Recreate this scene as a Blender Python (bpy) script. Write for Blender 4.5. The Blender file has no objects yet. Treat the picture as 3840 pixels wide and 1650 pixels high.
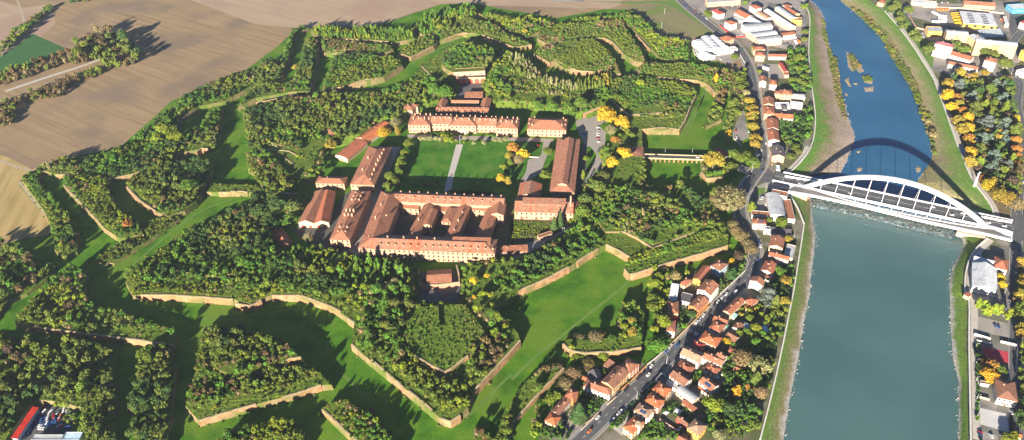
import bpy, math, random
import numpy as np
from mathutils import Vector, Matrix
from mathutils.geometry import tessellate_polygon
random.seed(7); rng = np.random.default_rng(7)
SC = bpy.context.scene
COL = SC.collection
# ------------------------------------------------------------------ camera
CAMH = 500.0
F_PX = 3000.0/3840.0          # focal length in picture widths
PITCH, ROLL = math.radians(37.5), math.radians(2.0)
FW = np.array([0, math.cos(PITCH), -math.sin(PITCH)])
_r = np.array([1.0, 0, 0]); _u = np.array([0, math.sin(PITCH), math.cos(PITCH)])
CR = math.cos(ROLL)*_r - math.sin(ROLL)*_u
CU = math.sin(ROLL)*_r + math.cos(ROLL)*_u
CAM = np.array([0, 0, CAMH])
cd = bpy.data.cameras.new('camera'); co = bpy.data.objects.new('camera', cd); COL.objects.link(co)
cd.sensor_width = 36; cd.lens = 36*F_PX; cd.clip_start = 1; cd.clip_end = 9000
M = Matrix(((CR[0], CU[0], -FW[0]), (CR[1], CU[1], -FW[1]), (CR[2], CU[2], -FW[2]))).to_4x4()
M.translation = Vector(CAM); co.matrix_world = M; SC.camera = co
# survey frames: origin and scale (native photo pixels) of the enlargements the plan was read from
CROP = {'%d%d' % (c, r): (c*960, r*550, 960/1932) for c in range(4) for r in range(3)}
CROP.update(A=(2000,1300,.3161), B=(2400,1300,.3161), C=(2440,950,.3161), D=(2640,650,.3161), E=(2640,300,.3161),
  F=(2560,0,.3161), G=(3240,0,.3161), H=(3440,280,.3795), I=(0,1450,.1806), J=(1640,220,.1806), K=(1180,420,.3072),
  L=(1920,640,.289), M=(1500,380,.289), N=(2900,480,.4336), R=(3480,960,.3072), S=(3480,1280,.3343), Q=(3400,60,.2439),
  P=(2400,0,.1806), V=(0,0,1.4907))
def gp(crop, x, y, z=0.0):
    """ground survey: the point at height z under a surveyed sight line"""
    x0, y0, k = CROP[crop]; u = x0+x*k; v = y0+y*k
    d = FW*3000.0 + CR*(u-1920) - CU*(v-825)
    return CAM + d*((z-CAMH)/d[2])
def PL(s, z=0.0):
    out, c = [], None
    for t in s.split():
        if ':' in t: c, t = t.split(':')
        if not t: continue
        x, y = t.split(','); out.append(gp(c, float(x), float(y), z))
    return out
def appsize(p): return 1.0/np.linalg.norm(np.asarray(p)-CAM)
def view_u(p):
    q = np.asarray(p)-CAM; return (q@CR)/(q@FW)
# ------------------------------------------------------------------ mesh building
class MB:
    def __init__(s): s.v=[]; s.f=[]; s.m=[]
    def poly(s, pts, m=0):
        b=len(s.v); s.v += [tuple(map(float,p)) for p in pts]; s.f.append(tuple(range(b,b+len(pts)))); s.m.append(m)
    def mesh(s, pts, faces, m=0):
        b=len(s.v); s.v += [tuple(map(float,p)) for p in pts]
        for f in faces: s.f.append(tuple(i+b for i in f)); s.m.append(m)
    def box(s, o, ax, ay, az, m=0):
        o,ax,ay,az=[np.asarray(a,float) for a in (o,ax,ay,az)]
        p=[o,o+ax,o+ax+ay,o+ay,o+az,o+ax+az,o+ax+ay+az,o+ay+az]
        s.mesh(p,[(0,3,2,1),(4,5,6,7),(0,1,5,4),(1,2,6,5),(2,3,7,6),(3,0,4,7)],m)
    def cbox(s, c, sx, sy, z0, z1, m=0, ang=0.0):
        ca,sa=math.cos(ang),math.sin(ang); ax=np.array([ca,sa,0])*sx; ay=np.array([-sa,ca,0])*sy
        s.box(np.array([c[0],c[1],z0])-ax/2-ay/2, ax, ay, (0,0,z1-z0), m)
    def tube(s, p0, p1, r0, r1, n=6, m=0):
        p0,p1=np.asarray(p0,float),np.asarray(p1,float); d=p1-p0; L=np.linalg.norm(d); d=d/max(L,1e-6)
        a=np.cross(d,[0,0,1]) if abs(d[2])<.9 else np.cross(d,[1,0,0]); a/=np.linalg.norm(a); b=np.cross(d,a)
        R=[(math.cos(t),math.sin(t)) for t in np.linspace(0,2*math.pi,n,endpoint=False)]
        pts=[p0+r0*(c*a+q*b) for c,q in R]+[p1+r1*(c*a+q*b) for c,q in R]
        s.mesh(pts,[(i,(i+1)%n,n+(i+1)%n,n+i) for i in range(n)]+[tuple(range(n))[::-1],tuple(range(n,2*n))],m)
    def beam(s, pts, w, h, m=0, up=(0,0,1)):
        """rectangular section swept along pts (pts = centre of the section)"""
        pts=[np.asarray(p,float) for p in pts]; n=len(pts); ring=[]
        for i,p in enumerate(pts):
            d=pts[min(i+1,n-1)]-pts[max(i-1,0)]; d/=np.linalg.norm(d)
            a=np.cross(d,np.asarray(up,float)); a/=np.linalg.norm(a); b=np.cross(a,d)
            ring += [p+a*w/2+b*h/2,p-a*w/2+b*h/2,p-a*w/2-b*h/2,p+a*w/2-b*h/2]
        F=[]
        for i in range(n-1):
            for k in range(4): F.append((4*i+k,4*i+(k+1)%4,4*i+4+(k+1)%4,4*i+4+k))
        F += [(0,3,2,1),(4*n-4,4*n-3,4*n-2,4*n-1)]
        s.mesh(ring,F,m)
def mk(name, mb, mats, parent=None, loc=(0,0,0), smooth=False):
    me=bpy.data.meshes.new(name); off=np.asarray(loc,float)
    me.from_pydata([tuple(np.asarray(p)-off) for p in mb.v],[],mb.f)
    if not isinstance(mats,(list,tuple)): mats=[mats]
    for m in mats: me.materials.append(m)
    if len(mats)>1: me.polygons.foreach_set('material_index',mb.m)
    if smooth: me.polygons.foreach_set('use_smooth',[True]*len(me.polygons))
    me.update(); o=bpy.data.objects.new(name,me); COL.objects.link(o)
    if parent is not None: o.parent=parent
    else: o.location=loc
    return o
def mkl(name, mb, mats, root, **k):
    """part of a thing: mesh is given in world coordinates, the thing's Empty stands at root.location"""
    off=np.zeros(3); o=root
    while o is not None: off+=np.array(o.location); o=o.parent
    return mk(name, mb, mats, root, tuple(off), **k)
def tag(o, label, cat, group=None):
    o['label']=label; o['category']=cat
    if group: o['group']=group
    return o
def struct(name, mb, mats, kind='structure', **k):
    o=mk(name,mb,mats,**k); o['kind']=kind; return o
def empty(name, loc, rz=0.0):
    o=bpy.data.objects.new(name,None); COL.objects.link(o); o.location=tuple(float(a) for a in loc); o.rotation_euler=(0,0,rz); o.empty_display_size=1; return o
def inst(name, me, parent, loc, rz=0.0, scale=(1,1,1)):
    o=bpy.data.objects.new(name,me); COL.objects.link(o); o.parent=parent; o.location=tuple(float(a) for a in loc); o.rotation_euler=(0,0,rz); o.scale=scale; return o
def orient(poly):
    a=sum(p[0]*q[1]-q[0]*p[1] for p,q in zip(poly,poly[1:]+poly[:1])); return poly if a>0 else poly[::-1]
def flat(mb, polys, z=None, m=0):
    ls=[[Vector((p[0],p[1],0)) for p in q] for q in polys]; pts=[p for q in polys for p in q]
    for t in tessellate_polygon(ls):
        a,b,c=[np.array(pts[i],float) for i in t]
        if z is not None: a[2]=b[2]=c[2]=z
        if (b[0]-a[0])*(c[1]-a[1])-(b[1]-a[1])*(c[0]-a[0])<0: b,c=c,b
        mb.poly((a,b,c),m)
def inside(pts, poly):
    x,y=pts[:,0],pts[:,1]; r=np.zeros(len(pts),bool); n=len(poly)
    for i in range(n):
        x1,y1=poly[i][0],poly[i][1]; x2,y2=poly[i-1][0],poly[i-1][1]
        c=((y1>y)!=(y2>y))&(x<(x2-x1)*(y-y1)/((y2-y1) if y2!=y1 else 1e-9)+x1); r^=c
    return r
def resample(pl, n):
    P=np.array(pl); d=np.r_[0,np.cumsum(np.linalg.norm(np.diff(P[:,:2],axis=0),axis=1))]; t=np.linspace(0,d[-1],n)
    return np.c_[[np.interp(t,d,P[:,k]) for k in range(P.shape[1])]].T
def smoothline(pl, it=2):
    P=[np.asarray(p,float) for p in pl]
    for _ in range(it):
        Q=[P[0]]
        for a,b in zip(P[:-1],P[1:]): Q += [a*.75+b*.25,a*.25+b*.75]
        P=Q+[P[-1]]
    return P
def ribbon(mb, pl, w, z, m=0, off=0.0):
    P=[np.asarray(p,float) for p in pl]; n=len(P); ww=w if hasattr(w,'__len__') else [w]*n; L=[];Rr=[]
    for i in range(n):
        d=P[min(i+1,n-1)]-P[max(i-1,0)]; d[2]=0; d/=np.linalg.norm(d); s=np.array([-d[1],d[0],0])
        c=P[i]+s*off; c[2]=z if z is not None else c[2]; L.append(c+s*ww[i]/2); Rr.append(c-s*ww[i]/2)
    for i in range(n-1): mb.poly((Rr[i],Rr[i+1],L[i+1],L[i]),m)
# ------------------------------------------------------------------ materials
def new_mat(name):
    m=bpy.data.materials.new(name); m.use_nodes=True; nt=m.node_tree; b=nt.nodes['Principled BSDF']; return m,nt,b
_mc={}
def N(nt,t,**k):
    n=nt.nodes.new(t)
    for a,v in k.items():
        if a=='inp':
            for i,x in v.items(): n.inputs[i].default_value=x
        else: setattr(n,a,v)
    return n
def mat(name, cols, scale=.1, detail=6, rough=.85, bump=0.0, bscale=1.0, stretch=None, ramp=(.3,.7), metal=0.0, spec=.3, second=None):
    """noise-mottled surface; cols = list of linear base colours along a ramp. stretch = (angle, factor) for streaks"""
    if name in _mc: return _mc[name]
    m,nt,b=new_mat(name); L=nt.links.new
    g=N(nt,'ShaderNodeNewGeometry'); mp=N(nt,'ShaderNodeMapping'); L(g.outputs['Position'],mp.inputs['Vector'])
    if stretch: mp.vector_type='TEXTURE'; mp.inputs['Rotation'].default_value=(0,0,stretch[0]); mp.inputs['Scale'].default_value=(1/stretch[1],1,1)
    nz=N(nt,'ShaderNodeTexNoise',inp={'Scale':scale,'Detail':detail,'Roughness':.62}); L(mp.outputs[0],nz.inputs['Vector'])
    cr=N(nt,'ShaderNodeValToRGB'); el=cr.color_ramp.elements
    while len(el)<len(cols): el.new(.5)
    for i,c in enumerate(cols):
        el[i].position=ramp[0]+(ramp[1]-ramp[0])*i/max(1,len(cols)-1); el[i].color=(*c,1)
    L(nz.outputs['Fac'],cr.inputs[0]); out=cr.outputs[0]
    if second:   # (colour, scale, threshold lo, hi) large patches of another colour
        n2=N(nt,'ShaderNodeTexNoise',inp={'Scale':second[1],'Detail':4.0}); L(g.outputs['Position'],n2.inputs['Vector'])
        mr=N(nt,'ShaderNodeMapRange',inp={1:second[2],2:second[3]}); L(n2.outputs['Fac'],mr.inputs[0])
        mx=N(nt,'ShaderNodeMixRGB'); mx.inputs[2].default_value=(*second[0],1); L(mr.outputs[0],mx.inputs[0]); L(out,mx.inputs[1]); out=mx.outputs[0]
    L(out,b.inputs['Base Color']); b.inputs['Roughness'].default_value=rough; b.inputs['Metallic'].default_value=metal
    b.inputs['Specular IOR Level'].default_value=spec
    if bump:
        n3=N(nt,'ShaderNodeTexNoise',inp={'Scale':bscale,'Detail':4.0}); L(g.outputs['Position'],n3.inputs['Vector'])
        bp=N(nt,'ShaderNodeBump',inp={'Strength':1.0,'Distance':bump}); L(n3.outputs['Fac'],bp.inputs['Height']); L(bp.outputs[0],b.inputs['Normal'])
    _mc[name]=m; return m
def sc(c,k): return tuple(min(1,x*k) for x in c)
def roofmat(name,c,var=.25,rough=.85):
    return mat('roof_'+name,[sc(c,1-var),c,sc((c[0]*1.02,c[1]*1.05,c[2]*1.08),1+var)],scale=.45,detail=8,rough=rough,bump=.12,bscale=2.5,ramp=(.32,.68),second=(sc(c,.62),.12,.56,.72))
def wallmat(name,c):
    return mat('wall_'+name,[sc(c,.82),c,sc(c,1.06)],scale=.35,detail=7,rough=.9,second=(sc(c,.78),.2,.6,.75))
RC=dict(terra=(.31,.115,.065),orange=(.40,.13,.055),brown=(.23,.11,.07),tan=(.34,.215,.135),red=(.32,.055,.045),dark=(.10,.09,.095),grey=(.33,.35,.37),
  white=(.54,.57,.60),lgrey=(.38,.41,.44),purple=(.33,.12,.13),fort=(.295,.13,.075),fortred=(.34,.115,.06),blue=(.10,.24,.42),bright=(.55,.035,.02))
WC=dict(white=(.50,.48,.45),cream=(.46,.37,.25),peach=(.52,.33,.21),pink=(.52,.33,.26),yellow=(.58,.36,.07),orange=(.46,.19,.06),ltblue=(.33,.46,.54),
  fort=(.37,.235,.155),fortpink=(.41,.235,.165),fortgrey=(.28,.21,.155),brick=(.34,.17,.11),tan=(.48,.34,.17),blue=(.06,.30,.48),red=(.36,.05,.04),grey=(.33,.33,.33),paleblue=(.38,.48,.57))
def RM(k): return roofmat(k,RC[k])
def WM(k): return wallmat(k,WC[k])
m_glass=mat('window_glass',[(.015,.018,.022),(.03,.035,.045)],scale=.3,rough=.15,spec=.5)
m_frame=mat('window_frame_wood',[(.16,.09,.05),(.22,.13,.08)],scale=2,rough=.6)
m_framew=mat('window_frame_white',[(.6,.58,.54),(.7,.68,.64)],scale=2,rough=.6)
m_door=mat('door_red',[(.42,.05,.03),(.5,.08,.05)],scale=1.5,rough=.6)
m_doorb=mat('door_brown',[(.12,.07,.04),(.18,.1,.06)],scale=1.5,rough=.6)
m_chim=mat('chimney_brick',[(.36,.20,.13),(.5,.31,.21)],scale=1.5,rough=.9)
m_brick=mat('rampart_brick',[(.15,.08,.04),(.27,.15,.075),(.34,.205,.11)],scale=.2,detail=8,rough=.92,bump=.15,bscale=.8,second=((.12,.11,.035),.06,.5,.64))
m_asph=mat('asphalt',[(.065,.07,.078),(.11,.112,.118)],scale=.15,detail=8,rough=.8)
m_pave=mat('pavement',[(.24,.22,.20),(.32,.30,.27)],scale=.3,rough=.85)
m_line=mat('road_paint',[(.7,.7,.68),(.8,.8,.78)],scale=1,rough=.7)
m_white=mat('white_steel',[(.76,.77,.78),(.82,.82,.82)],scale=.2,rough=.45)
m_conc=mat('concrete',[(.38,.37,.35),(.5,.48,.45)],scale=.3,rough=.9)
m_pole=mat('galvanised_steel',[(.42,.44,.46),(.5,.52,.54)],scale=1,rough=.5)
m_grass=mat('ditch_grass',[(.026,.09,.004),(.056,.16,.008),(.11,.205,.014)],scale=.045,detail=12,rough=.95,spec=.1,bump=.4,bscale=.7,ramp=(.33,.67),second=((.10,.18,.016),.016,.5,.66))
m_lawn=mat('lawn_grass',[(.022,.095,.006),(.045,.145,.012),(.09,.185,.02)],scale=.06,detail=9,rough=.95,spec=.1,bump=.15,bscale=1.2,second=((.10,.15,.03),.03,.55,.75))
m_scrub=mat('rampart_scrub',[(.045,.08,.010),(.085,.14,.016),(.14,.16,.035)],scale=.09,detail=9,rough=.95,spec=.1,bump=.8,bscale=.35,second=((.10,.145,.02),.03,.5,.65))
_d=gp('00',700,1107)-gp('00',100,850); FA=math.atan2(_d[1],_d[0])
m_field=mat('stubble_field',[(.20,.145,.085),(.26,.19,.11),(.295,.22,.13)],scale=.16,detail=7,rough=.95,spec=.1,stretch=(FA,.04),ramp=(.34,.66),bump=.2,bscale=.4,second=((.19,.145,.10),.013,.48,.64))
m_field2=mat('ploughed_field',[(.28,.21,.145),(.33,.25,.175),(.36,.28,.20)],scale=.1,detail=6,rough=.95,spec=.1,stretch=(FA,.06),second=((.30,.215,.16),.008,.5,.62))
m_field3=mat('fallow_field',[(.15,.135,.085),(.19,.175,.09),(.16,.215,.06)],scale=.035,detail=9,rough=.95,spec=.1,stretch=(math.radians(125),.2),second=((.12,.18,.04),.02,.52,.66))
m_gfield=mat('green_field',[(.03,.10,.03),(.045,.125,.04)],scale=.05,detail=8,rough=.95,spec=.1)
m_verge=mat('verge_grass',[(.08,.16,.03),(.13,.21,.05)],scale=.1,detail=8,rough=.95,spec=.1)
m_town=mat('garden_ground',[(.05,.085,.02),(.10,.11,.05),(.17,.15,.11)],scale=.07,detail=9,rough=.95,spec=.15,second=((.2,.185,.165),.03,.5,.6))
m_yard=mat('yard_ground',[(.2,.19,.18),(.28,.26,.24),(.33,.31,.29)],scale=.06,detail=9,rough=.9,second=((.13,.13,.13),.03,.5,.65))
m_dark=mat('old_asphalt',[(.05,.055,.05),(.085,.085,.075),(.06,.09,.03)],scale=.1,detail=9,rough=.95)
m_weed=mat('weedy_ground',[(.06,.075,.03),(.10,.10,.05),(.13,.11,.06)],scale=.1,detail=9,rough=.95)
m_path=mat('gravel_path',[(.36,.34,.31),(.46,.44,.40)],scale=.2,rough=.95)
m_dirt=mat('dirt_track',[(.30,.25,.18),(.38,.33,.25)],scale=.2,rough=.95)
m_scarp=mat('scarp_earth',[(.10,.10,.03),(.17,.13,.065),(.24,.18,.10)],scale=.12,detail=9,rough=.95,spec=.1,bump=.5,bscale=.5,second=((.075,.11,.02),.05,.45,.6))
m_gravel=mat('river_gravel',[(.20,.165,.135),(.33,.28,.24),(.42,.37,.32)],scale=.09,detail=10,rough=.95,bump=.35,bscale=.8,second=((.25,.22,.22),.03,.5,.65))
m_rock=mat('weir_rock',[(.03,.045,.045),(.075,.09,.085),(.17,.165,.14)],scale=.5,detail=8,rough=.8)
# ------------------------------------------------------------------ ground, river, roads
WZ=-6.0
def ext(pl, first, last):  # lengthen a polyline beyond the frame
    P=[np.asarray(p) for p in pl]; a=P[0]-P[1]; a/=np.linalg.norm(a); b=P[-1]-P[-2]; b/=np.linalg.norm(b)
    return [P[0]+a*first]+P+[P[-1]+b*last]
LT=ext(PL('30:235,0 290,55 318,130 312,250 305,400 315,560 345,760 360,900 345,1050 31:325,0 280,80 160,200 N:130,575 D:1075,370 1190,605 1170,800 1115,1107 32:190,0 100,450 30,760 -60,1107'),500,300)
LW=ext(PL('30:318,0 395,80 425,150 440,300 480,420 525,520 530,640 575,780 610,920 655,1030 31:600,80 548,195 345,190 290,240 325,395 335,560 355,650 345,800 318,1000 32:315,0 270,200 225,500 160,800 115,1107',WZ),500,300)
RW=ext(PL('30:545,0 620,60 700,130 830,240 900,350 980,480 1050,560 1110,660 1160,780 1190,900 1222,1040 31:1245,90 1210,140 1125,275 1240,340 1480,415 1440,600 1480,745 1400,890 1372,1020 32:1375,0 1380,250 1400,500 1440,660 1440,1107',WZ),500,300)
RT=ext(PL('30:760,0 880,85 1050,280 1240,580 1310,760 1430,1107 31:1445,0 1530,250 1680,430 1708,540 1700,660 1650,700 1545,790 1492,930 1480,1107 32:1522,50 1515,300 1522,700 1530,1107'),500,300)
mb=MB()
far=3200
flat(mb,[[np.array([LT[-1][0],-700,0])]+[np.array(p) for p in LT[::-1]]+[np.array([LT[0][0],far,0]),np.array([-far,far,0]),np.array([-far,-700,0])]],0.0)
flat(mb,[[np.array([RT[0][0],far,0])]+[np.array(p) for p in RT]+[np.array([RT[-1][0],-700,0]),np.array([far,-700,0]),np.array([far,far,0])]],0.0,1)
ground=struct('ground',mb,[m_field,m_town])
# river bed and banks
def bankmat(name,cols,pos):
    m,nt,b=new_mat(name); L=nt.links.new
    at=N(nt,'ShaderNodeAttribute',attribute_name='across'); g=N(nt,'ShaderNodeNewGeometry')
    nz=N(nt,'ShaderNodeTexNoise',inp={'Scale':.05,'Detail':9.0,'Roughness':.65}); L(g.outputs['Position'],nz.inputs['Vector'])
    ad=N(nt,'ShaderNodeMath',operation='MULTIPLY_ADD'); L(nz.outputs['Fac'],ad.inputs[0]); ad.inputs[1].default_value=1.1; L(at.outputs['Fac'],ad.inputs[2])
    sb=N(nt,'ShaderNodeMath',operation='SUBTRACT'); L(ad.outputs[0],sb.inputs[0]); sb.inputs[1].default_value=.55
    cr=N(nt,'ShaderNodeValToRGB'); el=cr.color_ramp.elements
    while len(el)<len(cols): el.new(.5)
    for e,c,p in zip(el,cols,pos): e.position=p; e.color=(*c,1)
    L(sb.outputs[0],cr.inputs[0])
    n2=N(nt,'ShaderNodeTexNoise',inp={'Scale':.5,'Detail':8.0}); L(g.outputs['Position'],n2.inputs['Vector'])
    mr=N(nt,'ShaderNodeMapRange',inp={1:.25,2:.75,3:.6,4:1.35}); L(n2.outputs['Fac'],mr.inputs[0])
    mu=N(nt,'ShaderNodeVectorMath',operation='MULTIPLY'); L(cr.outputs[0],mu.inputs[0]); L(mr.outputs[0],mu.inputs[1]); L(mu.outputs[0],b.inputs['Base Color'])
    bp=N(nt,'ShaderNodeBump',inp={'Strength':1.0,'Distance':.22}); L(n2.outputs['Fac'],bp.inputs['Height']); L(bp.outputs[0],b.inputs['Normal'])
    b.inputs['Roughness'].default_value=.95; b.inputs['Specular IOR Level'].default_value=.1; return m
def bank(name, top, wat, m, n=140, k=7):
    T=resample(top,n); Wl=resample(wat,n); me=bpy.data.meshes.new(name); vs=[]; ac=[]
    # match the nearest points so that the strips run straight down the slope
    for i in range(n):
        for j in range(k+2):
            t=j/k; p=T[i]*(1-t)+Wl[i]*t
            if t>1: p[2]=WZ-1.2
            else: p[2]=WZ*(t**1.4)+(.10*math.sin(i*1.3+j*2.1)+.12*math.sin(i*.37+j) if 0<j<k else 0)
            if j==k: p[2]=WZ+.12+.1*math.sin(i*1.9)
            vs.append(tuple(p)); ac.append(min(t,1))
    fs=[(i*(k+2)+j,i*(k+2)+j+1,(i+1)*(k+2)+j+1,(i+1)*(k+2)+j) for i in range(n-1) for j in range(k+1)]
    me.from_pydata(vs,[],fs); me.materials.append(m); a=me.attributes.new('across','FLOAT','POINT'); a.data.foreach_set('value',ac)
    me.update(); o=bpy.data.objects.new(name,me); COL.objects.link(o); o['kind']='structure'; return o
GR=(.10,.21,.035); GR2=(.15,.19,.06); DT=(.24,.195,.13); GV=(.34,.28,.23); ST=(.36,.34,.31)
iL=next(i for i,p in enumerate(LT) if np.allclose(p,gp('31',160,200))); iW=next(i for i,p in enumerate(LW) if np.allclose(p,gp('31',290,240,WZ)))
bm1=bankmat('bank_upstream_left',[GR,GR,GR2,DT,GV],[0,.14,.3,.48,.85]); bm2=bankmat('bank_downstream_left',[(.09,.17,.03),(.13,.17,.05),(.20,.18,.09),ST],[0,.45,.75,.95])
bm3=bankmat('bank_upstream_right',[GR,(.15,.2,.06),(.24,.21,.12),(.22,.20,.08)],[0,.4,.7,1.0]); bm4=bankmat('bank_downstream_right',[(.10,.10,.06),(.12,.2,.03),(.12,.2,.04),ST],[0,.35,.75,.97])
bank('river_bank',LT[:iL+2],LW[:iW+1],bm1); bank('river_bank',LT[iL+1:],LW[iW:],bm2)
jR=next(i for i,p in enumerate(RT) if np.allclose(p,gp('31',1700,660))); jW=next(i for i,p in enumerate(RW) if np.allclose(p,gp('31',1440,600,WZ)))
bank('river_bank',RT[:jR+1],RW[:jW+1],bm3); bank('river_bank',RT[jR:],RW[jW:],bm4)
def watermat(name,c1,c2,wave=.16):
    m,nt,b=new_mat(name); L=nt.links.new; g=N(nt,'ShaderNodeNewGeometry')
    nz=N(nt,'ShaderNodeTexNoise',inp={'Scale':.012,'Detail':5.0}); L(g.outputs['Position'],nz.inputs['Vector'])
    cr=N(nt,'ShaderNodeValToRGB'); e=cr.color_ramp.elements; e[0].position=.35; e[0].color=(*c1,1); e[1].position=.65; e[1].color=(*c2,1); L(nz.outputs['Fac'],cr.inputs[0])
    L(cr.outputs[0],b.inputs['Base Color']); b.inputs['Roughness'].default_value=.12 if wave>.1 and 'up' in name else .3; b.inputs['IOR'].default_value=1.33
    n2=N(nt,'ShaderNodeTexNoise',inp={'Scale':.45,'Detail':5.0,'Distortion':.6}); L(g.outputs['Position'],n2.inputs['Vector'])
    bp=N(nt,'ShaderNodeBump',inp={'Strength':1.0,'Distance':wave}); L(n2.outputs['Fac'],bp.inputs['Height']); L(bp.outputs[0],b.inputs['Normal']); return m
m_wup=watermat('river_water_upstream',(.018,.085,.18),(.03,.115,.22)); m_wdn=watermat('river_water_downstream',(.05,.112,.118),(.066,.138,.138),.05)
weir_line=PL('31:250,420 330,400 500,430 700,470 900,510 1100,560 1300,600 1420,640 1560,640',WZ)
mb=MB(); x0=LW[0]; x1=RW[0]; top=[np.array([x0[0]-160,x0[1],WZ]),np.array([x1[0]+160,x1[1],WZ])]
flat(mb,[[np.array(p) for p in weir_line]+[gp('31',1750,500,WZ),gp('30',1400,700,WZ),gp('30',900,0,WZ),top[1],top[0],gp('30',150,0,WZ),gp('30',250,700,WZ)]],WZ)
struct('river_water',mb,m_wup)
mb=MB(); flat(mb,[[np.array(p) for p in weir_line[::-1]]+[gp('32',-100,0,WZ),gp('32',-200,1107,WZ),np.array([200,60,WZ]),np.array([560,60,WZ]),gp('32',1650,1107,WZ),gp('31',1650,1000,WZ)]],WZ-.02)
struct('river_water',mb,m_wdn)
def dome(name,poly,z,h,m,rings=4):
    P=np.array(resample(poly+[poly[0]],41)[:-1]); c=P.mean(0); mb=MB(); rr=[]
    for k in range(rings+1):
        t=k/rings
        rr.append([np.array([*(P[i]*(1-t)+c*t)[:2],z+h*(1-(1-t)**2)+(.25*h*math.sin(i*1.7+k*2) if 0<k<rings else 0)]) for i in range(40)])
    for k in range(rings):
        for i in range(40): mb.poly((rr[k][i],rr[k][(i+1)%40],rr[k+1][(i+1)%40],rr[k+1][i]))
    return struct(name,mb,m,smooth=True)
dome('gravel_bar',PL('31:300,200 330,110 420,10 30:430,960 520,900 600,900 31:615,40 600,80 548,195 430,192 355,180',WZ),WZ-.1,1.0,m_gravel)
dome('gravel_bar',PL('31:1210,140 1290,200 1420,300 1510,420 1380,390 1240,340 1122,272 1160,200',WZ),WZ-.1,1.0,m_gravel)
m_isl=mat('islet_ground',[(.2,.16,.08),(.3,.25,.19),(.27,.22,.09)],scale=.12,detail=9,rough=.95,bump=.4,bscale=.7)
for s in ('30:585,380 640,400 690,470 738,548 690,555 660,520 640,550 600,510','30:705,575 760,560 795,610 790,640 725,625','30:720,660 800,650 800,690 730,695',
  '30:575,600 610,580 615,625 635,655 610,658','30:640,630 680,625 670,645','30:578,700 600,705 600,728 582,722','31:668,35 690,22 702,30 690,50 672,48','31:670,165 700,150 715,165 695,190 672,188','31:1112,165 1130,140 1155,160 1150,195 1120,195'):
    dome('islet',PL(s,WZ),WZ-.1,.7,m_isl,3)
# the rock weir and its white water
wl=resample(PL('31:330,400 500,440 700,480 900,525 1100,575 1300,620 1400,640',WZ),150); mb=MB()
for i in range(1100):
    t=random.random(); p=wl[int(t*149)]; d=wl[min(149,int(t*149)+1)]-wl[max(0,int(t*149)-1)]; d/=np.linalg.norm(d); s=np.array([-d[1],d[0],0])
    q=p+s*random.gauss(-2,7 if t>.1 else 3); r=abs(random.gauss(.8,.5))+.3
    pts=[q+np.array([r*math.cos(a)*random.uniform(.6,1.2),r*math.sin(a)*random.uniform(.6,1.2),-.3]) for a in np.linspace(0,5.2,6)]
    up=q+np.array([random.uniform(-.3,.3)*r,random.uniform(-.3,.3)*r,r*.55+.1]); b=[*pts,up]
    mb.mesh(b,[(k,(k+1)%6,6) for k in range(6)])
o=struct('weir_rocks',mb,m_rock,kind='stuff')
m_foam=mat('white_water',[(.05,.13,.15),(.25,.35,.37),(.75,.79,.8)],scale=.25,detail=10,rough=.5,ramp=(.42,.72))
mb=MB(); ribbon(mb,[p-np.array([0,9,0]) for p in wl[3:-3:4]],9,WZ+.02); ribbon(mb,[p+np.array([2,6,0]) for p in wl[4:140:4]],7,WZ+.03)
flat(mb,[PL('31:335,400 420,400 440,410 380,435 335,430',WZ)],WZ+.05); struct('white_water',mb,m_foam)
m_wake=mat('shallow_apron',[(.05,.12,.13),(.085,.165,.165)],scale=.12,detail=8,rough=.3)
mb=MB(); flat(mb,[PL('31:1480,742 1475,757 1270,805 1262,792',WZ)],WZ+.03); ribbon(mb,smoothline(PL('31:345,470 520,540 800,605 1100,670 1475,742',WZ)),[1.5]*4+[2.2]*60,WZ+.02) if False else ribbon(mb,smoothline(PL('31:345,470 520,540 800,605 1100,670 1475,742',WZ)),2.2,WZ+.02); struct('apron',mb,m_wake)
# ---- zones of the west side
def zone(name,s,z,m,kind='structure'):
    mb=MB(); polys=[PL(t) for t in s.split('|')]; flat(mb,polys,z); return struct(name,mb,m,kind)
FORT='V:-80,640 60,600 128,590 135,545 90,490 50,455 80,435 200,390 300,372 370,310 430,255 560,205 620,175 700,115 745,72 950,66 1050,30 1110,10 1190,8 1240,18 1400,45 1530,22 1600,25 1640,75 1710,100 1745,120 1800,150 1870,190 1885,250 1905,330 1910,440 1880,480 1880,560 1910,620 1890,680 1760,790 1600,960 1450,1120 1450,1300 -150,1300'
zone('ditch_grass',FORT,.03,m_grass)
zone('field',"V:-200,-60 60,20 130,10 140,60 0,180 -200,300",.02,m_field2)
zone('field',"V:500,-60 1600,-60 1560,12 1530,22 1240,14 1050,28 950,62 760,72 640,60 480,0",.02,m_field2)
zone('field',"01:-60,40 60,80 250,175 165,285 300,460 395,570 390,650 200,700 -60,700",.03,mat('golden_stubble',[(.24,.18,.07),(.34,.26,.11),(.40,.31,.14)],scale=.12,detail=8,rough=.95,spec=.1,stretch=(math.radians(100),.1)))
zone('green_field',"00:-60,470 150,330 250,255 495,365 480,400 300,470 180,540 -60,570",.04,m_gfield)
zone('green_field',"00:-60,850 60,815 60,880 -60,930",.04,m_gfield)
zone('fallow_field',"20:830,20 1230,0 1560,255 1450,275 1360,280 1340,300 1130,300 1000,150 900,70",.04,m_field3)
zone('verge',"20:500,10 860,14 1230,0 1330,60 1480,170 1580,255 1550,260 1400,170 1230,60 1100,20 900,25",.05,m_verge)
zone('verge',"01:160,260 185,280 330,480 410,560 400,640 380,640 385,580 300,480 140,290",.05,m_verge)
zone('pavement',"20:250,0 500,-20 560,10 350,14",.05,m_yard)
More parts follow.
